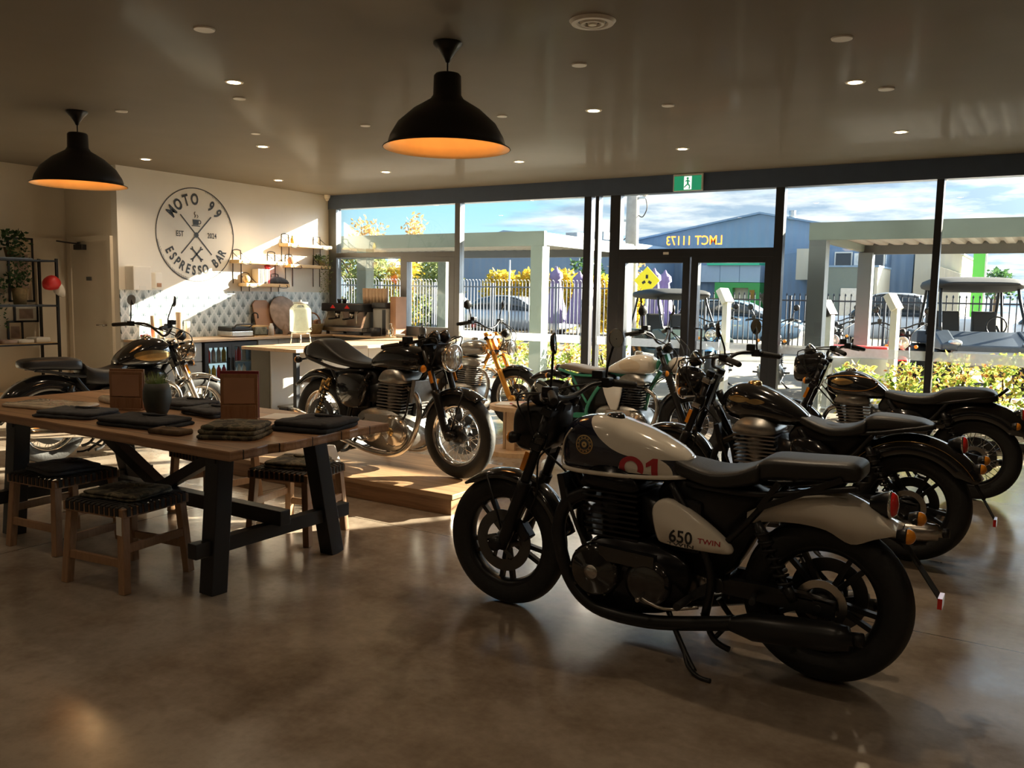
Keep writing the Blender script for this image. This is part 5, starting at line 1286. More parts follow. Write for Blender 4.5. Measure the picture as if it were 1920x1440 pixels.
    for s in g('pipes', (1, -1)):
        pts = g('pipe', [(ex+0.18, 0.085, 0.64), (ex+0.30, 0.10, 0.58), (ex+0.34, 0.115, 0.44), (ex+0.27, 0.13, 0.24), (ex+0.13, 0.14, 0.135), (ex-0.12, 0.155, 0.13), (0.40, 0.175, 0.19), (0.30, 0.185, 0.22)])
        ep = MB().tube(catmull([(x, s*y, z) for x, y, z in pts], 6), g('pipe_r', 0.021), 14).build('exhaust_pipe', epm, t)
        (a, b) = g('muffler', ((0.33, 0.185, 0.215), (-0.16, 0.21, 0.265)))
        a, b = Vector((a[0], s*a[1], a[2])), Vector((b[0], s*b[1], b[2])); d = b-a; mr_ = g('muf_r', 0.048)
        MB().tube([a, a+d*0.04, a+d*0.22, a+d*0.84, a+d*0.87, a+d*0.96, a+d*0.965, a+d*1.06], [0.024, 0.030, mr_, mr_, mr_*0.92, mr_*0.80, 0.026, 0.024], 22).build('muffler', mum, t)
        MB().lathe([(0.020, 0.0), (0.026, 0.002), (0.026, -0.03), (0.020, -0.03)], b+d*0.062, d, 16).build('muffler_tip', 'satin', ep)
    # pegs, stand, levers
    pg = MB()
    for s in (1, -1):
        p = MB().tube([(0.50, s*0.14, 0.27), (0.50, s*0.19, 0.27), (0.50, s*0.30, 0.275)], [0.014, 0.016, 0.016], 10).bar((0.50, s*0.14, 0.27), (0.42, s*0.13, 0.33), 0.02, 0.035).build('footpeg', 'rubber', t)
        MB().tube([(0.24, s*0.145, 0.33), (0.22, s*0.24, 0.335)], 0.013, 10).build('pillion_peg', 'rubber', t)
        MB().tube(catmull([(0.46, s*0.16, 0.24), (0.60, s*0.18, 0.21), (0.70, s*0.19, 0.24)], 4), 0.008, 8).tube([(0.70, s*0.17, 0.24), (0.70, s*0.23, 0.24)], 0.009, 8).build('foot_lever', g('leverm', 'steel'), t)
    MB().tube(catmull(g('stand', [(0.60, 0.13, 0.19), (0.54, 0.18, 0.12), (0.47, 0.235, 0.05), (0.43, 0.26, 0.012)]), 4), 0.012, 10).tube(catmull([(0.49, 0.22, 0.07), (0.455, 0.265, 0.03), (0.40, 0.29, 0.008), (0.35, 0.30, 0.010)], 4), 0.009, 8).build('side_stand', 'satin', t)
    cs = MB()
    for s in (1, -1): cs.tube(catmull([(0.46, s*0.10, 0.20), (0.40, s*0.13, 0.11), (0.33, s*0.14, 0.085)], 4), 0.013, 8)
    cs.tube([(0.40, -0.13, 0.11), (0.40, 0.13, 0.11)], 0.010, 8); cs.build('centre_stand', 'satin', t)
    MB().prism(loop_smooth([(0.34, 0.37), (0.05, 0.37), (-0.06, 0.345), (0.05, 0.355), (0.34, 0.345)], 2), 0.095, 0.13, 'y').build('chain_guard', 'satin', t)
    MB().ring((0, 0.09, ra[1]), (0, 1, 0), 0.07, 0.10, 0.006, 40).build('sprocket', 'steel', t)
    # side panels
    for s in (1, -1):
        if g('panel'):
            o = MB().prism(loop_smooth(g('panel'), 3), s*g('panel_y', (0.10, 0.165))[0], s*g('panel_y', (0.10, 0.165))[1], 'y', 0.05).build('side_panel', g('panelm', 'black'), t)
            if s > 0: c['_panel'] = o
    # rear
    if g('rear_shell'):
        rings = []
        for x, zt, zs, w in catmull(g('rear_shell'), 4):
            o = [(-w, zs), (-w, (zs*0.3+zt*0.7)), (-w*0.82, zt-0.012), (0, zt), (w*0.82, zt-0.012), (w, (zs*0.3+zt*0.7)), (w, zs)]
            q = [(y*0.93, z-0.006 if abs(y) < w*0.9 else z) for y, z in reversed(o)]
            rings.append([(x, y, z) for y, z in o+q])
        rf = MB().loft(rings).build('rear_fender', g('rfm', 'black'), t)
    else:
        rf = fender(t, 'rear_fender', ra, rr+g('rfgap', 0.06), g('rtw', 0.14)+0.05, g('rf', (48, 165))[0], g('rf', (48, 165))[1], g('rfm', 'black'), g('rfdrop', 0.06))
    if g('pin'):
        for s in (1, -1): MB().tube(arcpts(ra, rr+g('rfgap', 0.06)-0.028, g('rf', (48, 165))[0]+6, g('rf', (48, 165))[1]-3, 24, s*(g('rtw', 0.14)/2+0.0255)), 0.0022, 5).build('pinstripe', 'gold', rf)
    if g('stay_rear', True):
        for s in (1, -1): MB().bar((0.24, s*0.135, 0.68), (-0.06, s*0.125, g('stay_z', 0.80)), 0.012, 0.022).bar((0.24, s*0.135, 0.68), (0.17, s*0.13, 0.79), 0.012, 0.022).build('fender_stay', 'satin', t)
    tl = g('tail', (-0.22, 0.755))
    q = MB().lathe([(0, -0.075), (0.024, -0.07), (0.046, -0.02), (0.050, 0.0)], (tl[0], 0, tl[1]), (-1, 0, 0.05), 24).bar((tl[0]+0.02, 0, tl[1]-0.02), (tl[0]+0.14, 0, tl[1]-0.06), 0.05, 0.035).build('taillight', g('tailm', 'satin'), t)
    MB().lathe([(0.047, -0.004), (0.047, 0.012), (0.035, 0.024), (0, 0.030)], (tl[0], 0, tl[1]), (-1, 0, 0.05), 24).build('lens', 'red_lens', q)
    MB().lathe([(0.046, -0.006), (0.052, -0.004), (0.052, 0.004), (0.046, 0.006)], (tl[0], 0, tl[1]), (-1, 0, 0.05), 24).build('bezel', 'chrome', q)
    rs = g('rsig', (-0.24, 0.68))
    for s in (1, -1): signal(t, (rs[0], s*g('rsig_y', 0.15), rs[1]), s)
    pl = g('plate')
    if pl:
        (x0, z0), (x1, z1) = pl
        pb = MB().bar((x0, 0, z0), (x1, 0, z1), 0.07, 0.004, (1, 0, 0)).tube([(x0+0.12, 0, z0+0.03), (x0, 0, z0), ((x0+x1)/2, 0, (z0+z1)/2)], 0.010, 8).build('plate_bracket', 'rubber', t)
        MB().box(x1-0.004, x1+0.012, -0.04, 0.04, z1-0.02, z1+0.02).build('reflector', 'red_lens', pb)
    return t, tank, rf

def two_tone():
    m = P('cream_and_navy_enamel', (0.8, 0.74, 0.64), 0.13, coat=1.0, var=0.0)
    n = N(m.node_tree); b = n.n['Principled BSDF']
    x, y, z = n.xyz(n.coord('Object'))
    q = n.m('MAXIMUM', n.m('SUBTRACT', x, 0.70), 0.0)
    f = n.m('ADD', n.m('MULTIPLY', n.m('POWER', q, 3.0), 5.4), 0.818)
    k = n.m('GREATER_THAN', z, f)
    n.l.new(n.mix(k, (0.012, 0.016, 0.035), (0.80, 0.74, 0.64)), b.inputs['Base Color'])
    return m
M['two_tone'] = two_tone()
SEAT_SPLIT = [('seat', [(0.63, 0.765, 0.83, 0.085), (0.55, 0.745, 0.815, 0.12), (0.44, 0.73, 0.80, 0.145), (0.33, 0.745, 0.82, 0.15), (0.25, 0.765, 0.86, 0.135)], 'seat'),
              ('pillion_seat', [(0.26, 0.775, 0.855, 0.12), (0.22, 0.785, 0.878, 0.128), (0.08, 0.80, 0.885, 0.125), (-0.06, 0.81, 0.892, 0.118), (-0.105, 0.815, 0.885, 0.11), (-0.12, 0.83, 0.87, 0.09)], 'seat')]
B1 = dict(wb=1.48, rr=0.325, rtw=0.15, ftw=0.105, nacelle=True, headm='satin', headrim='satin', headlamp=(1.325, 0.885), hlr=0.095, gauges=[(1.27, 1.055, 0.06, 0.056)], dialm=True, bar=[(1.17, 0, 1.03), (1.17, 0.09, 1.04), (1.15, 0.20, 1.075), (1.09, 0.30, 1.08), (1.02, 0.40, 1.065)],
    tankm='two_tone', tank=[(0.565, 0.73, 0.825, 0.06), (0.62, 0.715, 0.865, 0.10), (0.76, 0.705, 0.925, 0.138), (0.92, 0.70, 0.968, 0.150), (1.03, 0.70, 0.970, 0.148), (1.10, 0.705, 0.945, 0.130), (1.14, 0.725, 0.905, 0.095), (1.155, 0.77, 0.87, 0.05)], tank_e=3.1,
    cap=(0.93, 0.962), capm='black', seats=SEAT_SPLIT, panel=[(0.68, 0.60), (0.665, 0.645), (0.62, 0.665), (0.55, 0.645), (0.45, 0.59), (0.36, 0.525), (0.335, 0.49), (0.36, 0.475), (0.50, 0.472), (0.62, 0.478), (0.655, 0.50)], panelm='cream',
    rear_shell=[(0.30, 0.665, 0.60, 0.085), (0.20, 0.725, 0.625, 0.10), (0.09, 0.758, 0.635, 0.105), (-0.01, 0.765, 0.625, 0.105), (-0.10, 0.745, 0.585, 0.10), (-0.18, 0.705, 0.615, 0.095), (-0.26, 0.655, 0.64, 0.075)], rfm='cream',
    ff=(50, 168), tail=(-0.215, 0.735), rsig=(-0.29, 0.66), plate=((-0.24, 0.64), (-0.41, 0.40)), mirror=(-0.03, 0.03, 0.21), mr=0.046, muffler=((0.33, 0.185, 0.21), (-0.15, 0.21, 0.265)), muf_r=0.056, pipe_r=0.030, shock=((0.24, 0.63), (0.085, 0.34)), fsig=(1.36, 0.85), fsig_y=0.17, enginem='engine', coverm='black', stay_z=0.83)
b1, tank1, rf1 = moto('motorcycle', 'cream and navy motorcycle numbered 01, nearest in the showroom, on its side stand', (-0.69, 3.45, 0), pi, B1)
def lip():
    mb = MB()
    for s in (1, -1): mb.tube(catmull([(1.075, s*0.136, 0.915), (1.118, s*0.118, 0.86), (1.135, s*0.106, 0.79), (1.125, s*0.118, 0.745), (1.06, s*0.147, 0.735), (0.90, s*0.153, 0.735), (0.72, s*0.132, 0.740), (0.60, s*0.093, 0.748), (0.555, s*0.055, 0.752)], 5), [0.004]*16+[0.010]*25, 8)
    mb.build('tank_seam', 'cream', b1)
    d = grid_decal([(0.73+0.115*cos(R(a)), 0.758+0.072*max(-0.1, sin(R(a)))) for a in range(-20, 201, 10)], 8); project_decal(d, tank1, 1, 0.0015).build('number_patch', 'cream', tank1)
    d = MB(); cx, cz = 0.785, 0.775
    out = [(cx+0.054*cos(R(a)), 0, cz+0.050*sin(R(a))) for a in range(-30, 211, 10)]; inn = [(cx+0.029*cos(R(a)), 0, cz+0.030*sin(R(a))) for a in range(-30, 211, 10)]
    k = len(out); d.add(out+inn, [(i, i+1, k+i+1, k+i) for i in range(k-1)])
    d.add([(x, 0, z) for x, z in ((0.700, 0.748), (0.674, 0.748), (0.674, 0.822), (0.694, 0.822), (0.722, 0.800), (0.722, 0.782), (0.700, 0.792))], [(0, 1, 2, 3, 4, 5, 6)])
    project_decal(d, tank1, 1, 0.0035).build('number', 'red', tank1)
    d = MB(); C = (1.005, 0, 0.852)
    def arc(r0, r1, a0, a1, n):
        vs = [(C[0]+r*cos(R(a0+(a1-a0)*i/n)), 0, C[2]+r*sin(R(a0+(a1-a0)*i/n))) for r in (r0, r1) for i in range(n+1)]
        d.add(vs, [(i, i+1, n+2+i, n+1+i) for i in range(n)])
    arc(0.037, 0.042, 0, 360, 40); arc(0.024, 0.027, 0, 360, 32); arc(0.004, 0.013, 0, 360, 24)
    for a in range(0, 360, 30): arc(0.029, 0.034, a, a+14, 3)
    project_decal(d, tank1, 1, 0.002).build('round_emblem', 'gold', tank1)
    p = B1['_panel']
    d = MB(); text_mb(d, '650', 0.072, lambda x, y: (0.545-x, 0, 0.496+y), 0.02, 0.95); project_decal(d, p, 1, 0.0015).build('capacity_number', 'ink', p)
    d = MB(); text_mb(d, 'TWIN', 0.030, lambda x, y: (0.425-x, 0, 0.508+y), 0.015, 1.2); project_decal(d, p, 1, 0.0015).build('red_lettering', 'red', p)
    d = MB(); text_mb(d, 'TWIN', 0.020, lambda x, y: (0.545-x, 0, 0.480+y), 0.01, 2.2); project_decal(d, p, 1, 0.0015).build('small_lettering', 'ink', p)
lip()
SEAT2 = [('seat', [(0.63, 0.745, 0.80, 0.085), (0.55, 0.715, 0.775, 0.12), (0.44, 0.69, 0.75, 0.145), (0.33, 0.70, 0.765, 0.15), (0.24, 0.72, 0.815, 0.14)], 'seat'),
         ('pillion_seat', [(0.25, 0.725, 0.82, 0.12), (0.20, 0.745, 0.84, 0.128), (0.08, 0.755, 0.838, 0.125), (-0.04, 0.765, 0.825, 0.118), (-0.10, 0.775, 0.80, 0.085)], 'seat')]
B2 = dict(wb=1.47, rr=0.325, rtw=0.155, ftw=0.105, headlamp=(1.345, 0.945), hlr=0.105, headm='black', headrim='chrome', tankm='black', clamp='steel', fork_cover_mat='satin',
    tank=[(0.585, 0.74, 0.79, 0.06), (0.65, 0.725, 0.845, 0.11), (0.78, 0.72, 0.92, 0.14), (0.92, 0.72, 0.965, 0.15), (1.02, 0.735, 0.962, 0.14), (1.09, 0.76, 0.92, 0.10), (1.115, 0.80, 0.88, 0.06)], cap=(0.93, 0.962), capm='gold', rfdrop=0.10, seats=SEAT2,
    panel=[(0.66, 0.62), (0.62, 0.67), (0.50, 0.66), (0.38, 0.57), (0.36, 0.49), (0.45, 0.46), (0.62, 0.50)], rf=(30, 152), rfgap=0.085, pin=True, tail=(-0.25, 0.70), rsig=(-0.35, 0.60), plate=((-0.31, 0.52), (-0.44, 0.29)),
    bar=[(1.17, 0, 1.05), (1.17, 0.10, 1.07), (1.12, 0.22, 1.13), (1.02, 0.33, 1.135), (0.90, 0.43, 1.11)], mirror=(0.03, 0.05, 0.17), cylm='fins', headcovm='cast', coverm='engine', muffler=((0.33, 0.185, 0.20), (-0.20, 0.21, 0.235)), muf_r=0.055, mufm='steel', fsig=(1.33, 0.90), fsig_y=0.20, stay_z=0.74, stay_rear=False)
b2, tank2, _ = moto('motorcycle', 'black cruiser motorcycle with gold pinstripes, second in the row behind the cream one', (-0.64, 5.37, 0), pi, B2)
def emblem2(tank, c, s=1.0, mat='gold'):
    d = grid_decal([(c[0]+0.055*s*cos(R(a))*(1+0.3*cos(R(2*a))), c[1]+0.022*s*sin(R(a))) for a in range(0, 360, 15)], 4); project_decal(d, tank, 1, 0.002).build('tank_badge_or_sheen', mat, tank)
emblem2(tank2, (0.985, 0.875)); emblem2(tank2, (0.88, 0.865), 0.8)
SEAT3 = [('seat', [(0.66, 0.735, 0.79, 0.08), (0.58, 0.715, 0.785, 0.12), (0.46, 0.70, 0.775, 0.145), (0.32, 0.705, 0.785, 0.15), (0.22, 0.725, 0.835, 0.14), (0.10, 0.735, 0.852, 0.135), (-0.04, 0.745, 0.852, 0.128), (-0.10, 0.755, 0.835, 0.11), (-0.13, 0.765, 0.80, 0.08)], 'seat')]
B3 = dict(wb=1.40, rr=0.32, rtw=0.13, ftw=0.10, wheel='wire', rim='satin', spoke='chrome', headlamp=(1.275, 0.925), hlr=0.10, nacelle=True, headm='black', headrim='chrome', tankm='black', twin=False, cylm='fins', headcovm='cast', coverm='cast',
    tank=[(0.62, 0.725, 0.775, 0.07), (0.68, 0.715, 0.83, 0.115), (0.80, 0.71, 0.905, 0.14), (0.92, 0.71, 0.93, 0.145), (1.02, 0.72, 0.91, 0.135), (1.08, 0.75, 0.87, 0.09)], cap=(0.92, 0.925), seats=SEAT3, head=(1.12, 0.98),
    panel=[(0.60, 0.60), (0.56, 0.66), (0.40, 0.65), (0.30, 0.56), (0.34, 0.47), (0.50, 0.46)], rf=(30, 150), rfgap=0.115, rfdrop=0.13, tail=(-0.29, 0.665), tailm='black', rsig=(-0.26, 0.60), plate=((-0.30, 0.54), (-0.40, 0.34)), mufm='chrome', pipem='chrome', mirrors=False, pipes=(-1,),
    bar=[(1.09, 0, 1.03), (1.09, 0.10, 1.05), (1.05, 0.20, 1.10), (0.98, 0.30, 1.105), (0.90, 0.39, 1.08)], fsig=(1.22, 0.84), oil_cooler=False, stay_rear=False)
b3, tank3, _ = moto('motorcycle', 'black classic motorcycle with an oval tank badge, third in the row, nearest the right window', (-0.45, 7.34, 0), pi, B3)
emblem2(tank3, (0.96, 0.845), 1.25); d = MB(); d.tube([(0.90+0.20*cos(R(a)), 0, 0.835+0.060*sin(R(a))) for a in range(0, 360, 10)], 0.003, 5, closed=True); project_decal(d, tank3, 1, 0.001).build('tank_pinstripe', 'orange_m', tank3)
MB().cyl((-0.13, 0.0, 0.80), (-0.19, 0.0, 0.86), 0.012).build('seat_loop', 'satin', b3)
SEAT4 = [('seat', [(0.66, 0.74, 0.84, 0.09), (0.57, 0.665, 0.80, 0.13), (0.46, 0.635, 0.775, 0.155), (0.34, 0.645, 0.80, 0.155), (0.28, 0.66, 0.84, 0.13)], 'seat'),
         ('pillion_seat', [(0.26, 0.775, 0.87, 0.11), (0.20, 0.78, 0.888, 0.128), (0.04, 0.79, 0.893, 0.125), (-0.14, 0.80, 0.888, 0.115), (-0.20, 0.815, 0.872, 0.08)], 'seat')]
B4 = dict(wb=1.38, rr=0.315, rtw=0.14, ftw=0.10, fr=0.33, wheel='wire', rim='chrome', spoke='chrome', headlamp=(1.24, 0.90), hlr=0.095, headm='chrome', headrim='chrome', head=(1.08, 0.99), fork='chrome', fork_low='steel', fork_cover=False, ffm='chrome', stay='chrome', twin=False,
    tank=[(0.58, 0.79, 0.85, 0.07), (0.64, 0.78, 0.92, 0.125), (0.77, 0.775, 1.01, 0.16), (0.90, 0.775, 1.04, 0.165), (1.01, 0.785, 1.02, 0.15), (1.07, 0.82, 0.97, 0.10)], cap=(0.88, 1.04), seats=SEAT4, panel=[(0.60, 0.57), (0.55, 0.63), (0.40, 0.62), (0.31, 0.54), (0.35, 0.46), (0.52, 0.45)],
    rf=(25, 172), rfgap=0.115, rfdrop=0.12, tail=(-0.46, 0.58), rsig=(-0.43, 0.50), rsig_y=0.16, bar=[(1.04, 0, 1.05), (1.04, 0.10, 1.08), (1.00, 0.24, 1.15), (0.90, 0.36, 1.155), (0.78, 0.46, 1.14)], mirror=(0.04, 0.05, 0.22), mr=0.05, pipem='chrome', mufm='chrome', pipes=(-1,), muffler=((0.36, 0.20, 0.255), (-0.30, 0.225, 0.315)), muf_r=0.05, oil_cooler=False, stay_rear=False, fsig=(1.22, 0.80), fsig_y=0.17, cylm='fins', coverm='cast', shock=((0.16, 0.66), (0.04, 0.35)), barm='satin')
b4, tank4, _ = moto('motorcycle', 'black and chrome cruiser motorcycle standing behind the table at the left', (-7.16, 4.02, 0), R(81), B4)
d = grid_decal([(0.86+0.17*cos(R(a)), 0.885+0.05*sin(R(a))) for a in range(0, 360, 15)], 8); project_decal(d, tank4, -1, 0.0015).build('tank_badge_or_sheen', 'gold', tank4)  # broad gold oval, the bronze reflection on the tank laid on as colour
SEAT5 = [('seat', [(0.64, 0.755, 0.80, 0.09), (0.50, 0.74, 0.805, 0.12), (0.36, 0.75, 0.825, 0.135), (0.22, 0.765, 0.885, 0.14), (0.10, 0.78, 0.945, 0.135), (0.0, 0.795, 0.955, 0.125), (-0.10, 0.805, 0.915, 0.11), (-0.17, 0.815, 0.85, 0.07)], 'seat')]
B5 = dict(wb=1.43, rr=0.32, rtw=0.13, ftw=0.10, wheel='wire', rim='chrome', spoke='chrome', hub='satin', hubr=0.07, headlamp=(1.30, 0.88), hlr=0.10, headm='satin', headrim='chrome', grill=True, coolm='cast', gauges=[(1.22, 1.03, 0.055, 0.045), (1.22, 1.03, -0.055, 0.045)],
    tank=[(0.60, 0.755, 0.80, 0.085), (0.66, 0.75, 0.86, 0.125), (0.78, 0.745, 0.935, 0.14), (0.90, 0.745, 0.95, 0.142), (1.02, 0.75, 0.945, 0.135), (1.10, 0.77, 0.92, 0.11), (1.13, 0.80, 0.89, 0.07)], tank_e=3.2, cap=(0.94, 0.952), seats=SEAT5, panel=[(0.62, 0.60), (0.58, 0.70), (0.34, 0.70), (0.28, 0.58), (0.36, 0.46), (0.54, 0.45)],
    rf=(60, 140), rfgap=0.07, tail=(-0.22, 0.84), rsig=(-0.17, 0.78), bar=[(1.13, 0.0, 0.99), (1.13, 0.08, 0.995), (1.12, 0.14, 0.985), (1.06, 0.24, 0.965), (0.97, 0.33, 0.945)], mirrors=False, shockm='gold', springm='satin', piggy=True, enginem='cast', coverm='steel', cylm='fins', headcovm='cast', pipem='steel', mufm='steel', muffler=((0.30, 0.185, 0.25), (-0.18, 0.22, 0.36)), muf_r=0.046, fork_cover=False, fork='satin', fsig=(1.25, 0.80), stay_rear=False, cbm='gold')
b5, tank5, _ = moto('motorcycle', 'black cafe racer motorcycle with a humped seat on the timber platform', (-5.03, 5.15, 0.151), R(-4.6), B5)
SEAT6 = [('seat', [(0.62, 0.80, 0.86, 0.07), (0.45, 0.79, 0.855, 0.11), (0.2, 0.80, 0.87, 0.12), (-0.05, 0.82, 0.885, 0.11), (-0.16, 0.835, 0.87, 0.08)], 'seat')]
B6 = dict(wb=1.45, rr=0.33, fr=0.34, rtw=0.12, ftw=0.10, wheel='wire', rim='steel', spoke='steel', fork='orange_m', fork_low='orange_m', fork_cover=False, fork_r=0.028, fork_reflector=False, headlamp=(1.31, 0.90), hlr=0.085, headm='silver', tankm='silver', head=(1.10, 1.02), ffm='black', ff=(60, 140),
    tank=[(0.60, 0.78, 0.83, 0.07), (0.68, 0.77, 0.88, 0.12), (0.80, 0.765, 0.95, 0.145), (0.94, 0.77, 0.965, 0.145), (1.02, 0.79, 0.94, 0.11), (1.06, 0.83, 0.90, 0.06)], cap=(0.88, 0.968), seats=SEAT6, panel=[(0.58, 0.62), (0.55, 0.70), (0.36, 0.72), (0.26, 0.66), (0.36, 0.52), (0.52, 0.50)],
    bar=[(1.08, 0, 1.10), (1.08, 0.10, 1.12), (1.05, 0.22, 1.17), (0.99, 0.33, 1.17), (0.92, 0.42, 1.15)], enginem='cast', coverm='cast', cylm='fins', headcovm='cast', rf=(60, 150), rfgap=0.10, tail=(-0.28, 0.80), rsig=(-0.24, 0.74), mirror=(0.0, 0.06, 0.19), pipem='steel', oil_cooler=False, framem='orange_m', stay_rear=False, fsig=(1.25, 0.84))
b6, _, _ = moto('motorcycle', 'silver tanked motorcycle with orange fork legs behind the black cafe racer', (-6.50, 8.15, 0), 0.0, B6)
SEAT7 = [('seat', [(0.62, 0.765, 0.82, 0.07), (0.52, 0.735, 0.795, 0.12), (0.40, 0.735, 0.795, 0.13), (0.26, 0.75, 0.815, 0.125), (0.14, 0.765, 0.82, 0.11), (0.08, 0.775, 0.80, 0.08)], 'tan_vinyl')]
B7 = dict(wb=1.44, rr=0.325, fr=0.33, rtw=0.13, ftw=0.10, wheel='wire', rim='satin', spoke='steel', headlamp=(1.30, 0.86), hlr=0.09, headm='cream', headrim='chrome', tankm='cream', head=(1.14, 1.0), gaiter=True, fork_cover=False, ff=(62, 150), gauges=[(1.17, 1.03, 0.0, 0.05)],
    tank=[(0.58, 0.765, 0.80, 0.07), (0.66, 0.755, 0.85, 0.12), (0.80, 0.75, 0.925, 0.145), (0.94, 0.755, 0.955, 0.148), (1.04, 0.775, 0.93, 0.115), (1.08, 0.81, 0.89, 0.06)], cap=(0.90, 0.955), seats=SEAT7, panel=[(0.80, 0.56), (0.80, 0.68), (0.68, 0.70), (0.61, 0.63), (0.70, 0.42), (0.76, 0.42)], panel_y=(0.165, 0.19), panelm='whitep',
    framem='green_frame', bar=[(1.11, 0, 1.06), (1.11, 0.10, 1.08), (1.09, 0.22, 1.16), (1.03, 0.34, 1.17), (0.95, 0.43, 1.15)], mirror=(0.02, 0.05, 0.19), enginem='cast', coverm='steel', cylm='engine', headcovm='cast', rf=(64, 128), rfgap=0.10, tail=(0.02, 0.755), rsig=(0.0, 0.70), fork_reflector=False, frame_side=[([(0.62, 0.10, 0.72), (0.50, 0.13, 0.56), (0.42, 0.14, 0.38), (0.44, 0.13, 0.20)], 0.018), ([(0.60, 0.10, 0.735), (0.35, 0.12, 0.72), (0.20, 0.12, 0.74), (0.08, 0.09, 0.765)], 0.014), ([(0.42, 0.13, 0.46), (0.30, 0.12, 0.62), (0.24, 0.12, 0.73)], 0.013)], pipem='steel', pipes=(-1,), oil_cooler=False, stay_rear=False, fsig=(1.25, 0.80))
b7, tank7, _ = moto('motorcycle', 'white tanked scrambler motorcycle with a green frame, before the entrance doors', (-4.20, 7.52, 0), 0.0, B7)
d = grid_decal([(0.86+0.11*cos(R(a)), 0.845+0.058*sin(R(a))) for a in range(0, 360, 15)], 8); project_decal(d, tank7, -1, 0.0015).build('knee_patch', 'paper', tank7)

# ---------------------------------------------------------------- outside
struct('ground_outside', MB().box(-90, 60, WY+0.062, 110, -0.25, -0.02), 'asphalt', 'pale sunlit yard outside', 'yard')
struct('ground_bed_left', MB().box(-7.15, -5.05, WY+0.07, 11.3, -0.02, 0.06), 'mulch', 'garden bed outside the tall pane left of the doors', 'garden bed')
struct('ground_bed_right', MB().box(-2.45, 1.9, WY+0.07, 11.3, -0.02, 0.06), 'mulch', 'garden bed outside the panes right of the doors', 'garden bed')
def shrub(name, label, cat, x, y, z0, r, h, n, size, mat, seed, group=None, shell=0.3):
    t = T(name, label, cat, (x, y, z0), 0, group); rg = random.Random(seed)
    st = MB()
    for k in range(4):
        a = rg.uniform(0, 6.28); st.tube(catmull([(0, 0, 0), (0.2*r*cos(a), 0.2*r*sin(a), h*0.35), (0.6*r*cos(a), 0.6*r*sin(a), h*0.8)], 3), [0.012*h]*7, 5)
    st.build('stem', 'hedge_base', t)
    mb = MB(); leaves(mb, (0, 0, h*0.52), (r, r*0.9, h*0.5), n, size, rg, shell=shell)
    mb.build('foliage', mat, t)
    return t
hl = [(-6.88, 'leftmost'), (-6.34, 'second'), (-5.80, 'third'), (-5.28, 'fourth')]
for i, (x, w_) in enumerate(hl): shrub('garden_shrub', 'red tipped green shrub, %s from the left outside the tall pane left of the doors' % w_.replace('leftmost', 'first'), 'shrub', x, 10.95, 0.06, 0.26, 0.76, 620, 0.075, 'leaf_hedge', 50+i, 'red tipped shrubs along the windows')
for i, x in enumerate((-1.98, -1.46, -0.94, -0.42, 0.10, 0.62)): shrub('garden_shrub', 'orange tipped green shrub, %s from the left outside the panes right of the doors' % ORD[i], 'shrub', x, 10.95, 0.06, 0.26, (0.66, 0.70, 0.82, 0.86, 0.84, 0.86)[i], 620, 0.075, 'leaf_hedge', 60+i, 'red tipped shrubs along the windows')
def pergola(label, x0, x1, y0, y1, zt, posts, postm, pw=0.19):
    t = T('pergola', label, 'pergola', ((x0+x1)/2, (y0+y1)/2, -0.02))
    cx, cy = (x0+x1)/2, (y0+y1)/2
    def B(mb, a, b, c, d, e, f): return mb.box(a-cx, b-cx, c-cy, d-cy, e+0.02, f+0.02)
    B(MB(), x0, x1, y0, y0+0.07, zt-0.20, zt).build('fascia', 'perg', t)
    B(MB(), x0, x1, y1-0.07, y1, zt-0.22, zt-0.04).build('fascia', 'alu_grey', t)
    B(MB(), x0, x0+0.06, y0+0.07, y1-0.07, zt-0.19, zt-0.02).build('side_beam', 'perg', t)
    B(MB(), x1-0.06, x1, y0+0.07, y1-0.07, zt-0.19, zt-0.02).build('side_beam', 'perg', t)
    n = int((x1-x0)/0.2); ys = (y0+0.07, y1-0.07)
    rf = MB(); pr = []
    for i in range(n):
        a = x0+0.06+(x1-x0-0.12)*i/n; w_ = (x1-x0-0.12)/n
        pr += [(a, zt-0.09), (a+w_*0.55, zt-0.09), (a+w_*0.68, zt-0.05), (a+w_*0.88, zt-0.05)]
    pr.append((x1-0.06, zt-0.09))
    top = [(p, q+0.012) for p, q in reversed(pr)]
    loop = pr+top
    vs = [(p-cx, y-cy, q+0.02) for y in ys for p, q in loop]; k = len(loop); fs = [(j, (j+1) % k, k+(j+1) % k, k+j) for j in range(k)]
    rf.add(vs, fs); rf.build('roof_sheet', 'perg_roof', t)
    for px, py in posts: B(MB(), px-pw/2, px+pw/2, py-pw/2, py+pw/2, -0.02, zt-0.20).build('post', postm, t)
pergola('grey-green pergola outside the coffee corner windows', -13.2, -6.02, 10.36, 13.4, 2.36, [(-6.14, 10.46), (-9.36, 10.46), (-6.14, 13.3), (-9.9, 13.3), (-13.1, 13.3), (-13.1, 10.46)], 'perg')
pergola('grey-green pergola with a ribbed roof outside the right windows', -2.48, 5.2, 10.36, 13.5, 2.37, [(-2.38, 10.46), (-2.38, 13.4), (5.1, 13.4), (5.1, 10.46), (1.6, 13.4)], 'perg_post')

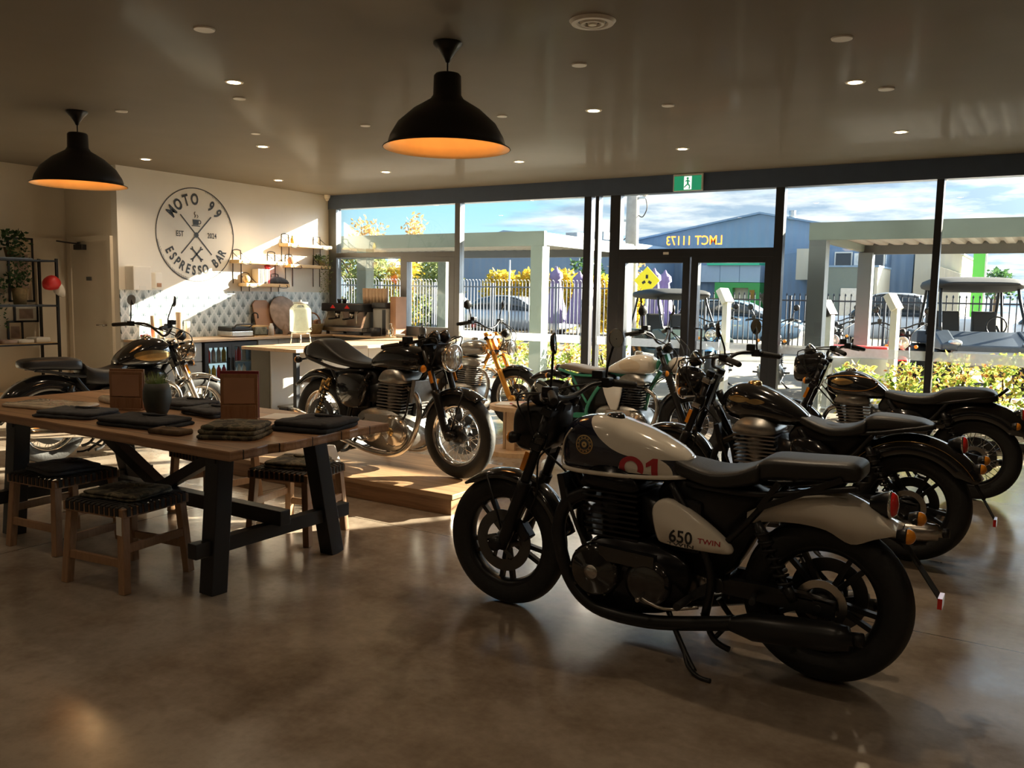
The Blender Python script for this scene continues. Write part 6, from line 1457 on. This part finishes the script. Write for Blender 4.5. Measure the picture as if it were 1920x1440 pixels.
def fence_run(x0, n, step, npk, h, y, mat, label, gap, tall):
    src = None
    for i in range(n):
        x = x0+i*step
        lab = '%s, %s panel from the left' % (label, ORD[i])
        if src is not None: dup(src, lab, None, (x, y, -0.02)); continue
        t = T('fence_panel', lab, 'fence', (x, y, -0.02), 0, 'steel fence panels along the yard')
        MB().box(-0.03, 0.03, -0.03, 0.03, 0, h-0.08).box(-0.036, 0.036, -0.036, 0.036, h-0.08, h-0.05).build('post', mat, t)
        MB().box(0.031, step-0.032, -0.018, 0.018, h-0.20, h-0.16).build('rail', mat, t); MB().box(0.031, step-0.032, -0.018, 0.018, 0.14, 0.18).build('rail', mat, t)
        pm = None
        for k in range(npk):
            xx = 0.03+(step-0.06)*(k+0.5)/npk
            if pm is None:
                mb = MB().box(-0.0125, 0.0125, -0.0125, 0.0125, 0.06, h-0.05)
                if tall: mb.tube(catmull([(0, 0, h-0.06), (0, -0.01, h), (0, -0.06, h+0.05), (0, -0.12, h+0.04)], 3), 0.011, 5)
                else: mb.lathe([(0.012, h-0.055), (0.026, h-0.03), (0.018, h), (0, h+0.03)], n=6, smooth=False)
                pm = mb.build('picket', mat, t); pm.location = (xx, 0, 0)
            else:
                c = pm.copy(); COL.objects.link(c); c.location = (xx, 0, 0)
        src = t
fence_run(-25.6, 6, 2.43, 18, 1.90, 24.0, 'fence_grey', 'tall steel fence with curved tips, left yard', 0, True)
fence_run(-10.95, 6, 2.4, 16, 1.64, 24.0, 'fence_black', 'black spear topped fence behind the yard', 0, False)

# power pole and sign
t = T('power_pole', 'concrete power pole with brackets beyond the entrance doors', 'pole', (-10.0, 22.0, -0.02))
MB().tube([(0, 0, 0), (0, 0, 7.5)], [0.21, 0.15], 10).build('shaft', 'concrete', t)
for z, s in ((4.15, 1), (3.55, -1)):
    b = MB().bar((0, 0, z), (0.38*s, 0, z+0.02), 0.06, 0.06).build('bracket', 'galv', t)
    MB().lathe([(0, 0), (0.05, 0.01), (0.07, 0.04), (0.04, 0.08), (0.06, 0.11), (0, 0.14)], (0.34*s, 0, z+0.03), n=12).build('insulator', 'concrete', b)
    MB().tube(catmull([(0.34*s, 0, z+0.1), (0.42*s, 0, z-0.25), (0.30*s, 0, z-0.5), (0.16*s, 0, z-0.45)], 4), 0.015, 5).build('cable_loop', 'cord', b)
t = T('warning_sign', 'yellow diamond traffic sign beside the power pole', 'sign', (-9.28, 21.5, -0.02))
MB().cyl((0, 0, 0), (0, 0, 2.25), 0.03).build('post', 'galv', t)
MB().prism([(0, 1.55), (0.37, 1.92), (0, 2.29), (-0.37, 1.92)], -0.05, -0.035).build('plate', 'yellow_sign', t)
g_ = MB()
for a in (0, 120, 240): g_.bar((0.05*cos(R(a+90)), -0.052, 1.92+0.05*sin(R(a+90))), (0.15*cos(R(a+90)), -0.052, 1.92+0.15*sin(R(a+90))), 0.07, 0.002, (0, 1, 0))
g_.build('symbol', 'ink', t)
t = T('flashing_light_post', 'short post with two round yellow plates below the diamond sign', 'sign', (-9.75, 20.6, -0.02))
MB().cyl((0, 0, 0), (0, 0, 1.55), 0.025).build('post', 'galv', t)
MB().disc((-0.02, -0.03, 1.50), (0, 1, 0), 0.12, 0.02).build('plate', 'yellow_sign', t); MB().disc((0.22, -0.03, 1.36), (0, 1, 0), 0.12, 0.02).bar((0, 0, 1.36), (0.22, -0.02, 1.36), 0.03, 0.02).build('plate', 'yellow_sign', t)

def umbrella(x, y, h, label):
    t = T('folded_umbrella', label, 'umbrella', (x, y, -0.02), 0, 'folded purple umbrellas behind the fence')
    MB().cyl((0, 0, 0), (0, 0, h), 0.025).build('pole', 'galv', t)
    MB().box(-0.3, 0.3, -0.3, 0.3, 0, 0.08).build('base', 'concrete', t)
    rings = []
    for z, r in ((0.55, 0.36), (0.62, 0.37), (0.95, 0.30), (1.4, 0.20), (h-0.36, 0.13), (h-0.30, 0.19), (h-0.14, 0.17), (h-0.02, 0.06), (h+0.08, 0.02)):
        rings.append([(r*(1+0.22*(1 if j % 2 else -1))*cos(2*pi*j/16), r*(1+0.22*(1 if j % 2 else -1))*sin(2*pi*j/16), z) for j in range(16)])
    MB().loft(rings).build('canopy', 'purple', t)
umbrella(-14.15, 25.2, 2.35, 'folded purple umbrella seen through the tall left pane, left of two')
umbrella(-13.28, 25.2, 2.2, 'folded purple umbrella seen through the tall left pane, right of two')
umbrella(-11.0, 26, 2.32, 'folded purple umbrella right of the yellow diamond sign, left of two')
umbrella(-11.18, 27.35, 2.30, 'folded purple umbrella right of the yellow diamond sign, right of two')

# buildings
def warehouse():
    t = T('warehouse', 'large blue-grey gabled warehouse beyond the yard', 'building', (0, 0, -0.02))
    MB().prism([(-24.5, 0), (-24.5, 5.27), (-16.2, 6.75), (-7.2, 4.95), (-7.2, 0)], 55, 85).build('wall', 'cladding', t)
    MB().prism([(-24.8, 5.20), (-16.2, 6.76), (-7.0, 4.92), (-7.0, 5.02), (-16.2, 6.88), (-24.8, 5.32)], 54.7, 85.2).build('roof', 'cladding', t)
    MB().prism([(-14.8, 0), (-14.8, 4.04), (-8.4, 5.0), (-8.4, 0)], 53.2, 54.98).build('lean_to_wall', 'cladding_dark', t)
    for x in (-10.7, -8.95):
        w_ = MB().box(x-0.5, x+0.5, 53.10, 53.19, 3.35, 4.25).build('window', 'whitep', t); MB().box(x-0.42, x+0.42, 53.06, 53.09, 3.43, 4.17).build('pane', 'car_glass', w_)
    a = MB().box(-10.05, -9.35, 52.75, 53.19, 3.45, 4.15).build('air_conditioner', 'whitep', t, 0.02); MB().ring((-9.7, 52.74, 3.8), (0, 1, 0), 0.14, 0.28, 0.02).build('fan_grille', 'galv', a)
    MB().box(-13.1, -12.4, 52.0, 53.18, 2.6, 4.4).build('sign_panel', 'cream_wall', t)
    MB().cyl((-14.25, 55, 6.3), (-14.25, 55, 6.9), 0.22).build('roof_vent', 'galv', t)
    t = T('entrance_block', 'pale blue entrance block with a green portal and a green sign strip', 'building', (0, 0, -0.02))
    MB().box(-20.6, -15.6, 53.4, 54.95, 2.45, 3.50).build('upper_panel', 'ltblue', t)
    MB().box(-20.6, -19.75, 53.4, 54.95, 0, 2.45).build('side_wall', 'ltblue', t)
    MB().box(-18.95, -15.62, 53.2, 54.9, 3.50, 4.0).build('sign_strip', 'signgreen', t)
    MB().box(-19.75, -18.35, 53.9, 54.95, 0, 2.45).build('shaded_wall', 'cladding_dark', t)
    MB().box(-18.35, -17.2, 53.1, 54.95, 0, 2.42).box(-16.2, -15.5, 53.1, 54.95, 0, 2.42).box(-17.2, -16.2, 53.1, 54.95, 2.1, 2.42).build('portal', 'green', t)
    MB().box(-17.2, -16.2, 53.6, 53.7, 0, 2.1).build('door', 'cream_wall', t)
    for x, z in ((-15.95, 1.7), (-15.95, 0.8), (-17.85, 1.7), (-17.85, 0.8)): MB().box(x-0.16, x+0.16, 53.05, 53.09, z-0.28, z+0.28).build('window', 'car_glass', t)
    for i in range(3): MB().box(-19.4+i*1.25, -19.38+i*1.25, 53.37, 53.40, 2.45, 3.5).build('panel_joint', 'cladding_dark', t)
    t = T('flat_roofed_block', 'flat roofed grey-green block with its sunlit side coloured cream', 'building', (0, 0, -0.02))
    MB().box(-11.6, -8.25, 49, 53.0, 0, 3.22).build('wall', 'perg', t)
    MB().box(-8.25, -8.1, 49, 53.0, 0, 3.22).build('side_wall', 'cream_wall', t)  # sunlight on this face is put into its cream colour
    MB().box(-11.65, -8.05, 48.95, 53.0, 3.22, 3.32).build('parapet', 'cladding', t)
    MB().box(-9.9, -9.0, 48.9, 48.99, 0, 2.1).build('roller_door', 'galv', t)
    t = T('cream_shed', 'cream gabled shed right of the flat roofed block', 'building', (0, 0, -0.02))
    MB().prism([(-7.0, 0), (-7.0, 4.25), (-5.9, 4.55), (-4.6, 4.05), (-4.6, 0)], 54, 64).build('wall', 'cream_wall', t)
    MB().prism([(-7.1, 4.22), (-5.9, 4.55), (-4.5, 4.02), (-4.5, 4.12), (-5.9, 4.66), (-7.1, 4.34)], 53.8, 64.2).build('roof', 'galv', t)
    MB().prism([(-5.6, 0), (-5.6, 3.4), (-4.55, 3.0), (-4.55, 0)], 52.6, 53.98).build('annex', 'cream_wall', t)
    t = T('sign_pylon', 'bright lime green pylon sign far at the right', 'sign', (-3.75, 54, -0.02))
    MB().box(-0.3, 0.28, -0.2, 0.2, 0, 5.0).build('panel', 'lime', t); MB().box(0.28, 0.36, -0.22, 0.22, 0, 5.0).build('edge', 'whitep', t)
    t = T('long_shed', 'low blue shed with roof coolers behind the left pergola', 'building', (0, 0, -0.02))
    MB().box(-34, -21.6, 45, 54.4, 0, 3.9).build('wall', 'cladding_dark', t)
    MB().prism([(-34.2, 3.88), (-29.0, 5.35), (-21.4, 4.6), (-21.4, 3.88)], 44.9, 54.5).build('roof', 'cladding', t)
    for x in (-24.85, -23.1): MB().box(x-0.4, x+0.4, 46, 47, 4.6, 5.2).build('roof_cooler', 'concrete', t, 0.03)
warehouse()

# trees and yellow bushes behind the fence
def tree(x, y, h, r, n, label, mat, seed, size=0.30, tr=0.5):
    t = T('tree', label, 'tree', (x, y, -0.02)); rg = random.Random(seed)
    tk = MB(); tk.tube([(0, 0, 0), (0.05, 0, h*0.35), (0, 0.05, h*0.75)], [0.14, 0.10, 0.03], 8)
    for k in range(5):
        a = rg.uniform(0, 6.28); tk.tube([(0.03, 0, h*(0.35+0.07*k)), (r*0.6*cos(a), r*0.6*sin(a), h*(0.62+0.07*k))], [0.05, 0.015], 6)
    tk.build('trunk', 'bark', t)
    mb = MB()
    for k in range(9):
        a = rg.uniform(0, 6.28); q = rg.uniform(0.1, 0.75); leaves(mb, (r*q*cos(a), r*q*sin(a), h*rg.uniform(0.55, 0.92)), (r*0.45, r*0.45, h*0.12), n//9, size, rg)
    mb.build('crown', mat, t)
tree(-34.0, 38, 5.6, 1.35, 600, 'tan autumn tree rising over the left pergola', 'leaf_autumn', 71, 0.26)
tree(-30.7, 38.5, 6.0, 1.0, 420, 'thinner autumn tree right of the tan one', 'leaf_autumn', 72, 0.26)
tree(-27.8, 30, 3.9, 1.6, 800, 'green tree behind the fence at the far left', 'leaf_green', 73, 0.24)
tree(-18.6, 36, 3.4, 1.1, 500, 'dark tree between the umbrellas and the pillar', 'leaf_dark', 74, 0.26)
tree(-17.6, 38, 3.2, 0.9, 300, 'small tan tree behind the pillar', 'leaf_autumn', 75, 0.24)
tree(-3.9, 72, 3.9, 2.0, 400, 'low dark tree behind the lime pylon', 'leaf_dark', 76, 0.4)
yb = [(-24.9, 28.2, 0.92, 2.9), (-23.05, 28.4, 0.9, 2.75), (-21.2, 28.1, 0.9, 2.8), (-19.55, 30.2, 0.72, 2.35), (-18.1, 30.4, 0.72, 2.45), (-16.65, 30.2, 0.72, 2.4), (-15.2, 30.4, 0.70, 2.2), (-13.85, 30.3, 0.62, 2.0)]
for i, (x, y, r, h) in enumerate(yb): shrub('yellow_bush', 'yellow leaved bush behind the fence, %s from the left' % ORD[i], 'bush', x, y, -0.02, r, h, 2400, 0.22, 'leaf_yellow' if i not in (0, 2) else 'leaf_green', 80+i, 'bushes behind the fence')
for i, (x, y) in enumerate([(-24.4, 25.2), (-22.4, 25.3), (-20.5, 25.2)]): shrub('green_bush', 'green bush right behind the fence at the left, %s from the left' % ORD[i], 'bush', x, y, -0.02, 0.92, 1.5, 500, 0.16, 'leaf_green', 90+i, 'green bushes behind the fence')
tag(MB().cyl((-15.55, 24.5, -0.02), (-15.55, 24.5, 2.6), 0.03).build('white_post', 'galv'), 'thin pale post behind the tall left pane, near the pergola post', 'post')
tag(MB().cyl((-19.75, 24.5, -0.02), (-19.75, 24.5, 2.6), 0.03).build('white_post', 'galv'), 'thin pale post seen through the sliding window', 'post')

# vehicles
def car(label, loc, rz, paint, st, glass, wheels, wr=0.32, ute=False):
    t = T('car', label, 'car', loc, rz)
    MB().body(st, 20, 4.0).build('body', paint, t)
    MB().body(glass, 20, 3.6).build('cabin_glass', 'car_glass', t)
    rs = [(x, zt-0.05, zt+0.012, w*0.88) for x, zb, zt, w in glass[1:-1]]
    MB().body(rs, 16, 4.0).build('roof', paint, t)
    for x in wheels:
        for s in (1, -1):
            w_ = MB().lathe([(wr*0.6, -0.10), (wr*0.95, -0.10), (wr, -0.06), (wr, 0.06), (wr*0.95, 0.10), (wr*0.6, 0.10)], (x, s*0.72, wr), (0, 1, 0), 28).build('wheel', 'rubber', t)
            MB().lathe([(0, 0.085), (wr*0.55, 0.09), (wr*0.62, 0.06), (wr*0.62, -0.06), (0, -0.06)], (x, s*0.72, wr), (0, s, 0), 20).build('wheel_disc', 'steel', w_)
    for s in (1, -1):
        MB().ell((st[-1][0]-0.12, s*0.55, 0.68), (0.10, 0.16, 0.08)).build('headlight', 'headglass', t)
        MB().ell((st[0][0]+0.08, s*0.60, 0.75), (0.06, 0.12, 0.10)).build('taillight', 'red_lens', t)
hatch = [(-2.0, 0.42, 0.85, 0.70), (-1.85, 0.22, 0.95, 0.82), (-0.8, 0.18, 0.96, 0.86), (0.6, 0.18, 0.94, 0.86), (1.4, 0.20, 0.84, 0.82), (1.95, 0.28, 0.70, 0.72), (2.05, 0.40, 0.58, 0.6)]
hgl = [(-1.85, 0.88, 0.98, 0.60), (-1.5, 0.88, 1.30, 0.66), (-0.7, 0.88, 1.43, 0.68), (0.2, 0.88, 1.38, 0.66), (0.75, 0.88, 1.12, 0.64), (1.1, 0.88, 0.95, 0.6)]
car('silver car parked beyond the fence behind the tall left pane', (-16.7, 27.0, -0.02), 0.0, 'car_silver', hatch, hgl, (-1.25, 1.25))
car('light blue car beyond the fence behind the right door leaf', (-8.6, 27.2, -0.02), 0.05, 'car_blue', hatch, hgl, (-1.25, 1.25))
ute = [(-2.4, 0.45, 1.0, 0.80), (-2.3, 0.40, 1.08, 0.88), (-0.6, 0.35, 1.08, 0.90), (0.9, 0.35, 1.06, 0.90), (2.0, 0.38, 0.98, 0.86), (2.4, 0.45, 0.80, 0.78)]
ugl = [(-0.75, 1.02, 1.12, 0.70), (-0.6, 1.02, 1.66, 0.74), (0.3, 1.02, 1.72, 0.74), (0.75, 1.02, 1.60, 0.72), (1.25, 1.02, 1.10, 0.70)]
car('white utility car beyond the black fence, at the right', (-3.9, 27.4, -0.02), pi, 'car_white', ute, ugl, (-1.55, 1.5), 0.38)
car('white car beyond the black fence behind the off-road buggy', (1.0, 27.6, -0.02), 0, 'car_white', hatch, hgl, (-1.25, 1.25))
car('silver car beyond the fence, seen through the sliding window', (-22.9, 31.2, -0.02), 0.0, 'car_silver', hatch, hgl, (-1.25, 1.25))

def buggy(label, loc, rz, body, grill, k=1.0):
    t = T('off_road_buggy', label, 'buggy', loc, rz); t.scale = (k, k, k)
    for x in (-0.95, 0.95):
        for s in (1, -1):
            w_ = MB().lathe([(0.17, -0.13), (0.32, -0.14), (0.355, -0.10), (0.36, 0), (0.355, 0.10), (0.32, 0.14), (0.17, 0.13)], (x, s*0.66, 0.36), (0, 1, 0), 28).build('wheel', 'rubber', t)
            MB().lathe([(0, 0.07), (0.15, 0.08), (0.18, 0.10), (0.18, -0.1), (0, -0.1)], (x, s*0.66, 0.36), (0, s, 0), 16).build('wheel_disc', 'satin', w_)
    MB().prism([(-1.35, 0.42), (1.05, 0.40), (1.40, 0.55), (1.38, 0.80), (0.70, 1.02), (0.55, 0.55), (-0.35, 0.52), (-0.45, 0.95), (-1.38, 0.95)], -0.55, 0.55, 'y', 0.0).build('body', body, t, 0.03)
    for s in (1, -1): MB().prism([(0.45, 0.72), (1.42, 0.72), (1.42, 0.82), (0.75, 1.03), (0.45, 1.0)], s*0.52, s*0.78, 'y').build('fender', body, t, 0.03)
    for s in (1, -1): MB().prism([(-1.40, 0.74), (-0.50, 0.74), (-0.50, 0.97), (-1.40, 0.97)], s*0.52, s*0.78, 'y').build('fender', body, t, 0.03)
    MB().prism([(1.20, 0.48), (1.46, 0.48), (1.46, 0.68), (1.30, 0.74)], -0.60, 0.60).build('front_bumper', grill, t, 0.02)
    for k in (-1, 0, 1): MB().ell((1.47, k*0.28, 0.60), (0.02, 0.08, 0.03)).build('bumper_light', 'ink', t)
    cg = MB()
    for s in (1, -1):
        cg.tube(catmull([(0.78, s*0.66, 0.98), (0.42, s*0.62, 1.55), (0.25, s*0.60, 1.80), (-0.65, s*0.60, 1.82), (-0.85, s*0.62, 1.50), (-1.10, s*0.64, 0.95)], 4), 0.026, 8)
        cg.tube([(-0.45, s*0.62, 0.9), (-0.62, s*0.60, 1.82)], 0.022, 8)
    cg.tube([(0.25, -0.6, 1.8), (0.25, 0.6, 1.8)], 0.024, 8).tube([(-0.65, -0.6, 1.82), (-0.65, 0.6, 1.82)], 0.024, 8); cg.build('roll_cage', 'satin', t)
    MB().body([(-1.05, 1.72, 1.78, 0.55), (-0.9, 1.69, 1.88, 0.70), (-0.3, 1.67, 1.94, 0.74), (0.15, 1.68, 1.94, 0.74), (0.40, 1.72, 1.90, 0.70), (0.62, 1.79, 1.84, 0.55)], 20, 3.5).build('roof', 'rubber', t)
    for s in (0.3, -0.3):
        st = MB().box(-0.42, 0.05, s-0.21, s+0.21, 0.58, 0.72).build('seat_base', 'rubber', t, 0.03); MB().prism([(-0.40, 0.72), (-0.28, 0.72), (-0.42, 1.34), (-0.52, 1.34)], s-0.20, s+0.20).build('seat_back', 'rubber', st, 0.03)
    MB().tube([(0.36+0.03*sin(a*pi/8), 0.3+0.16*cos(a*pi/8), 1.10+0.16*sin(a*pi/8)) for a in range(16)], 0.014, 6, closed=True).bar((0.36, 0.3, 1.1), (0.62, 0.3, 0.95), 0.03, 0.03).build('steering_wheel', 'satin', t)
    for s in (1, -1): MB().ell((1.33, s*0.55, 0.84), (0.10, 0.11, 0.06)).build('headlight', 'headglass', t)
    MB().ell((-1.42, 0.5, 0.85), (0.03, 0.10, 0.08)).ell((-1.42, -0.5, 0.85), (0.03, 0.10, 0.08)).build('taillight', 'red_lens', t)
buggy('dark green off-road buggy with a roof, beyond the entrance doors', (-6.55, 16.6, -0.02), R(-42), 'utv', 'satin', 0.86)
buggy('blue-grey off-road buggy with a pale bumper, beyond the right windows', (-1.25, 17.2, -0.02), R(-72), 'utv_blue', 'utv_grey')
def pedestal(x, y, h, label, dark):
    t = T('display_post', label, 'post', (x, y, -0.02), R(-20))
    MB().cyl((0, 0, 0), (0, 0, 0.03), 0.16).build('base', 'galv', t)
    MB().box(-0.045, 0.045, -0.045, 0.045, 0.03, h-0.14).build('post', 'whitep' if not dark else 'galv', t)
    MB().bar((0.02, 0, h-0.18), (-0.10, 0, h+0.02), 0.20, 0.09, (1, 0, 0)).build('tilted_head', 'whitep' if not dark else 'satin', t, 0.01)
pedestal(-4.09, 12.4, 1.61, 'white display post with a tilted head, seen through the right door leaf', False)
pedestal(-3.45, 12.4, 1.55, 'pale display post with a dark tilted head by the right door jamb', True)
pedestal(-2.63, 12.4, 1.47, 'pale display post with a dark head between the pergola posts', True)
pedestal(-1.80, 12.4, 1.57, 'white display post with a tilted head right of the far pergola post', False)
def yard_bike(x, y, rz, label, tm, fm):
    c = dict(B6); c.update(tankm=tm, ffm=tm, rfm=fm, headm=tm, fork='satin', fork_low='steel', framem='satin', panelm=fm, mirrors=True)
    moto('parked_motorcycle', label, (x, y, -0.02), rz, c)
yard_bike(-5.05, 14.9, R(-76), 'blue motorcycle outside, left of the row beyond the right door leaf', 'blue_plastic', 'whitep')
yard_bike(-4.10, 15.0, R(-76), 'black motorcycle outside, beside the right door jamb', 'black', 'black')
yard_bike(-3.15, 14.9, R(-76), 'white and blue motorcycle outside, left of the far pergola post', 'whitep', 'blue_plastic')
yard_bike(-2.20, 15.0, R(-76), 'red motorcycle outside, beside the pergola post', 'red_plastic', 'red_plastic')
yard_bike(-3.75, 18.0, R(-76), 'white motorcycle outside, in the second row behind the others', 'whitep', 'whitep')
tag(MB().box(-0.5, 0.5, -0.14, 0.14, 0, 0.15).build('red_crate', 'red_plastic', None, 0.03), 'low red crate on the yard between the pergola posts', 'crate').location = (-2.41, 12.86, 0.701)
tag(MB().box(-0.55, 0.55, -0.16, 0.16, 0, 0.72).build('steel_bench', 'galv', None, 0.02), 'grey steel bench under the red crate', 'bench').location = (-2.41, 12.86, -0.02)
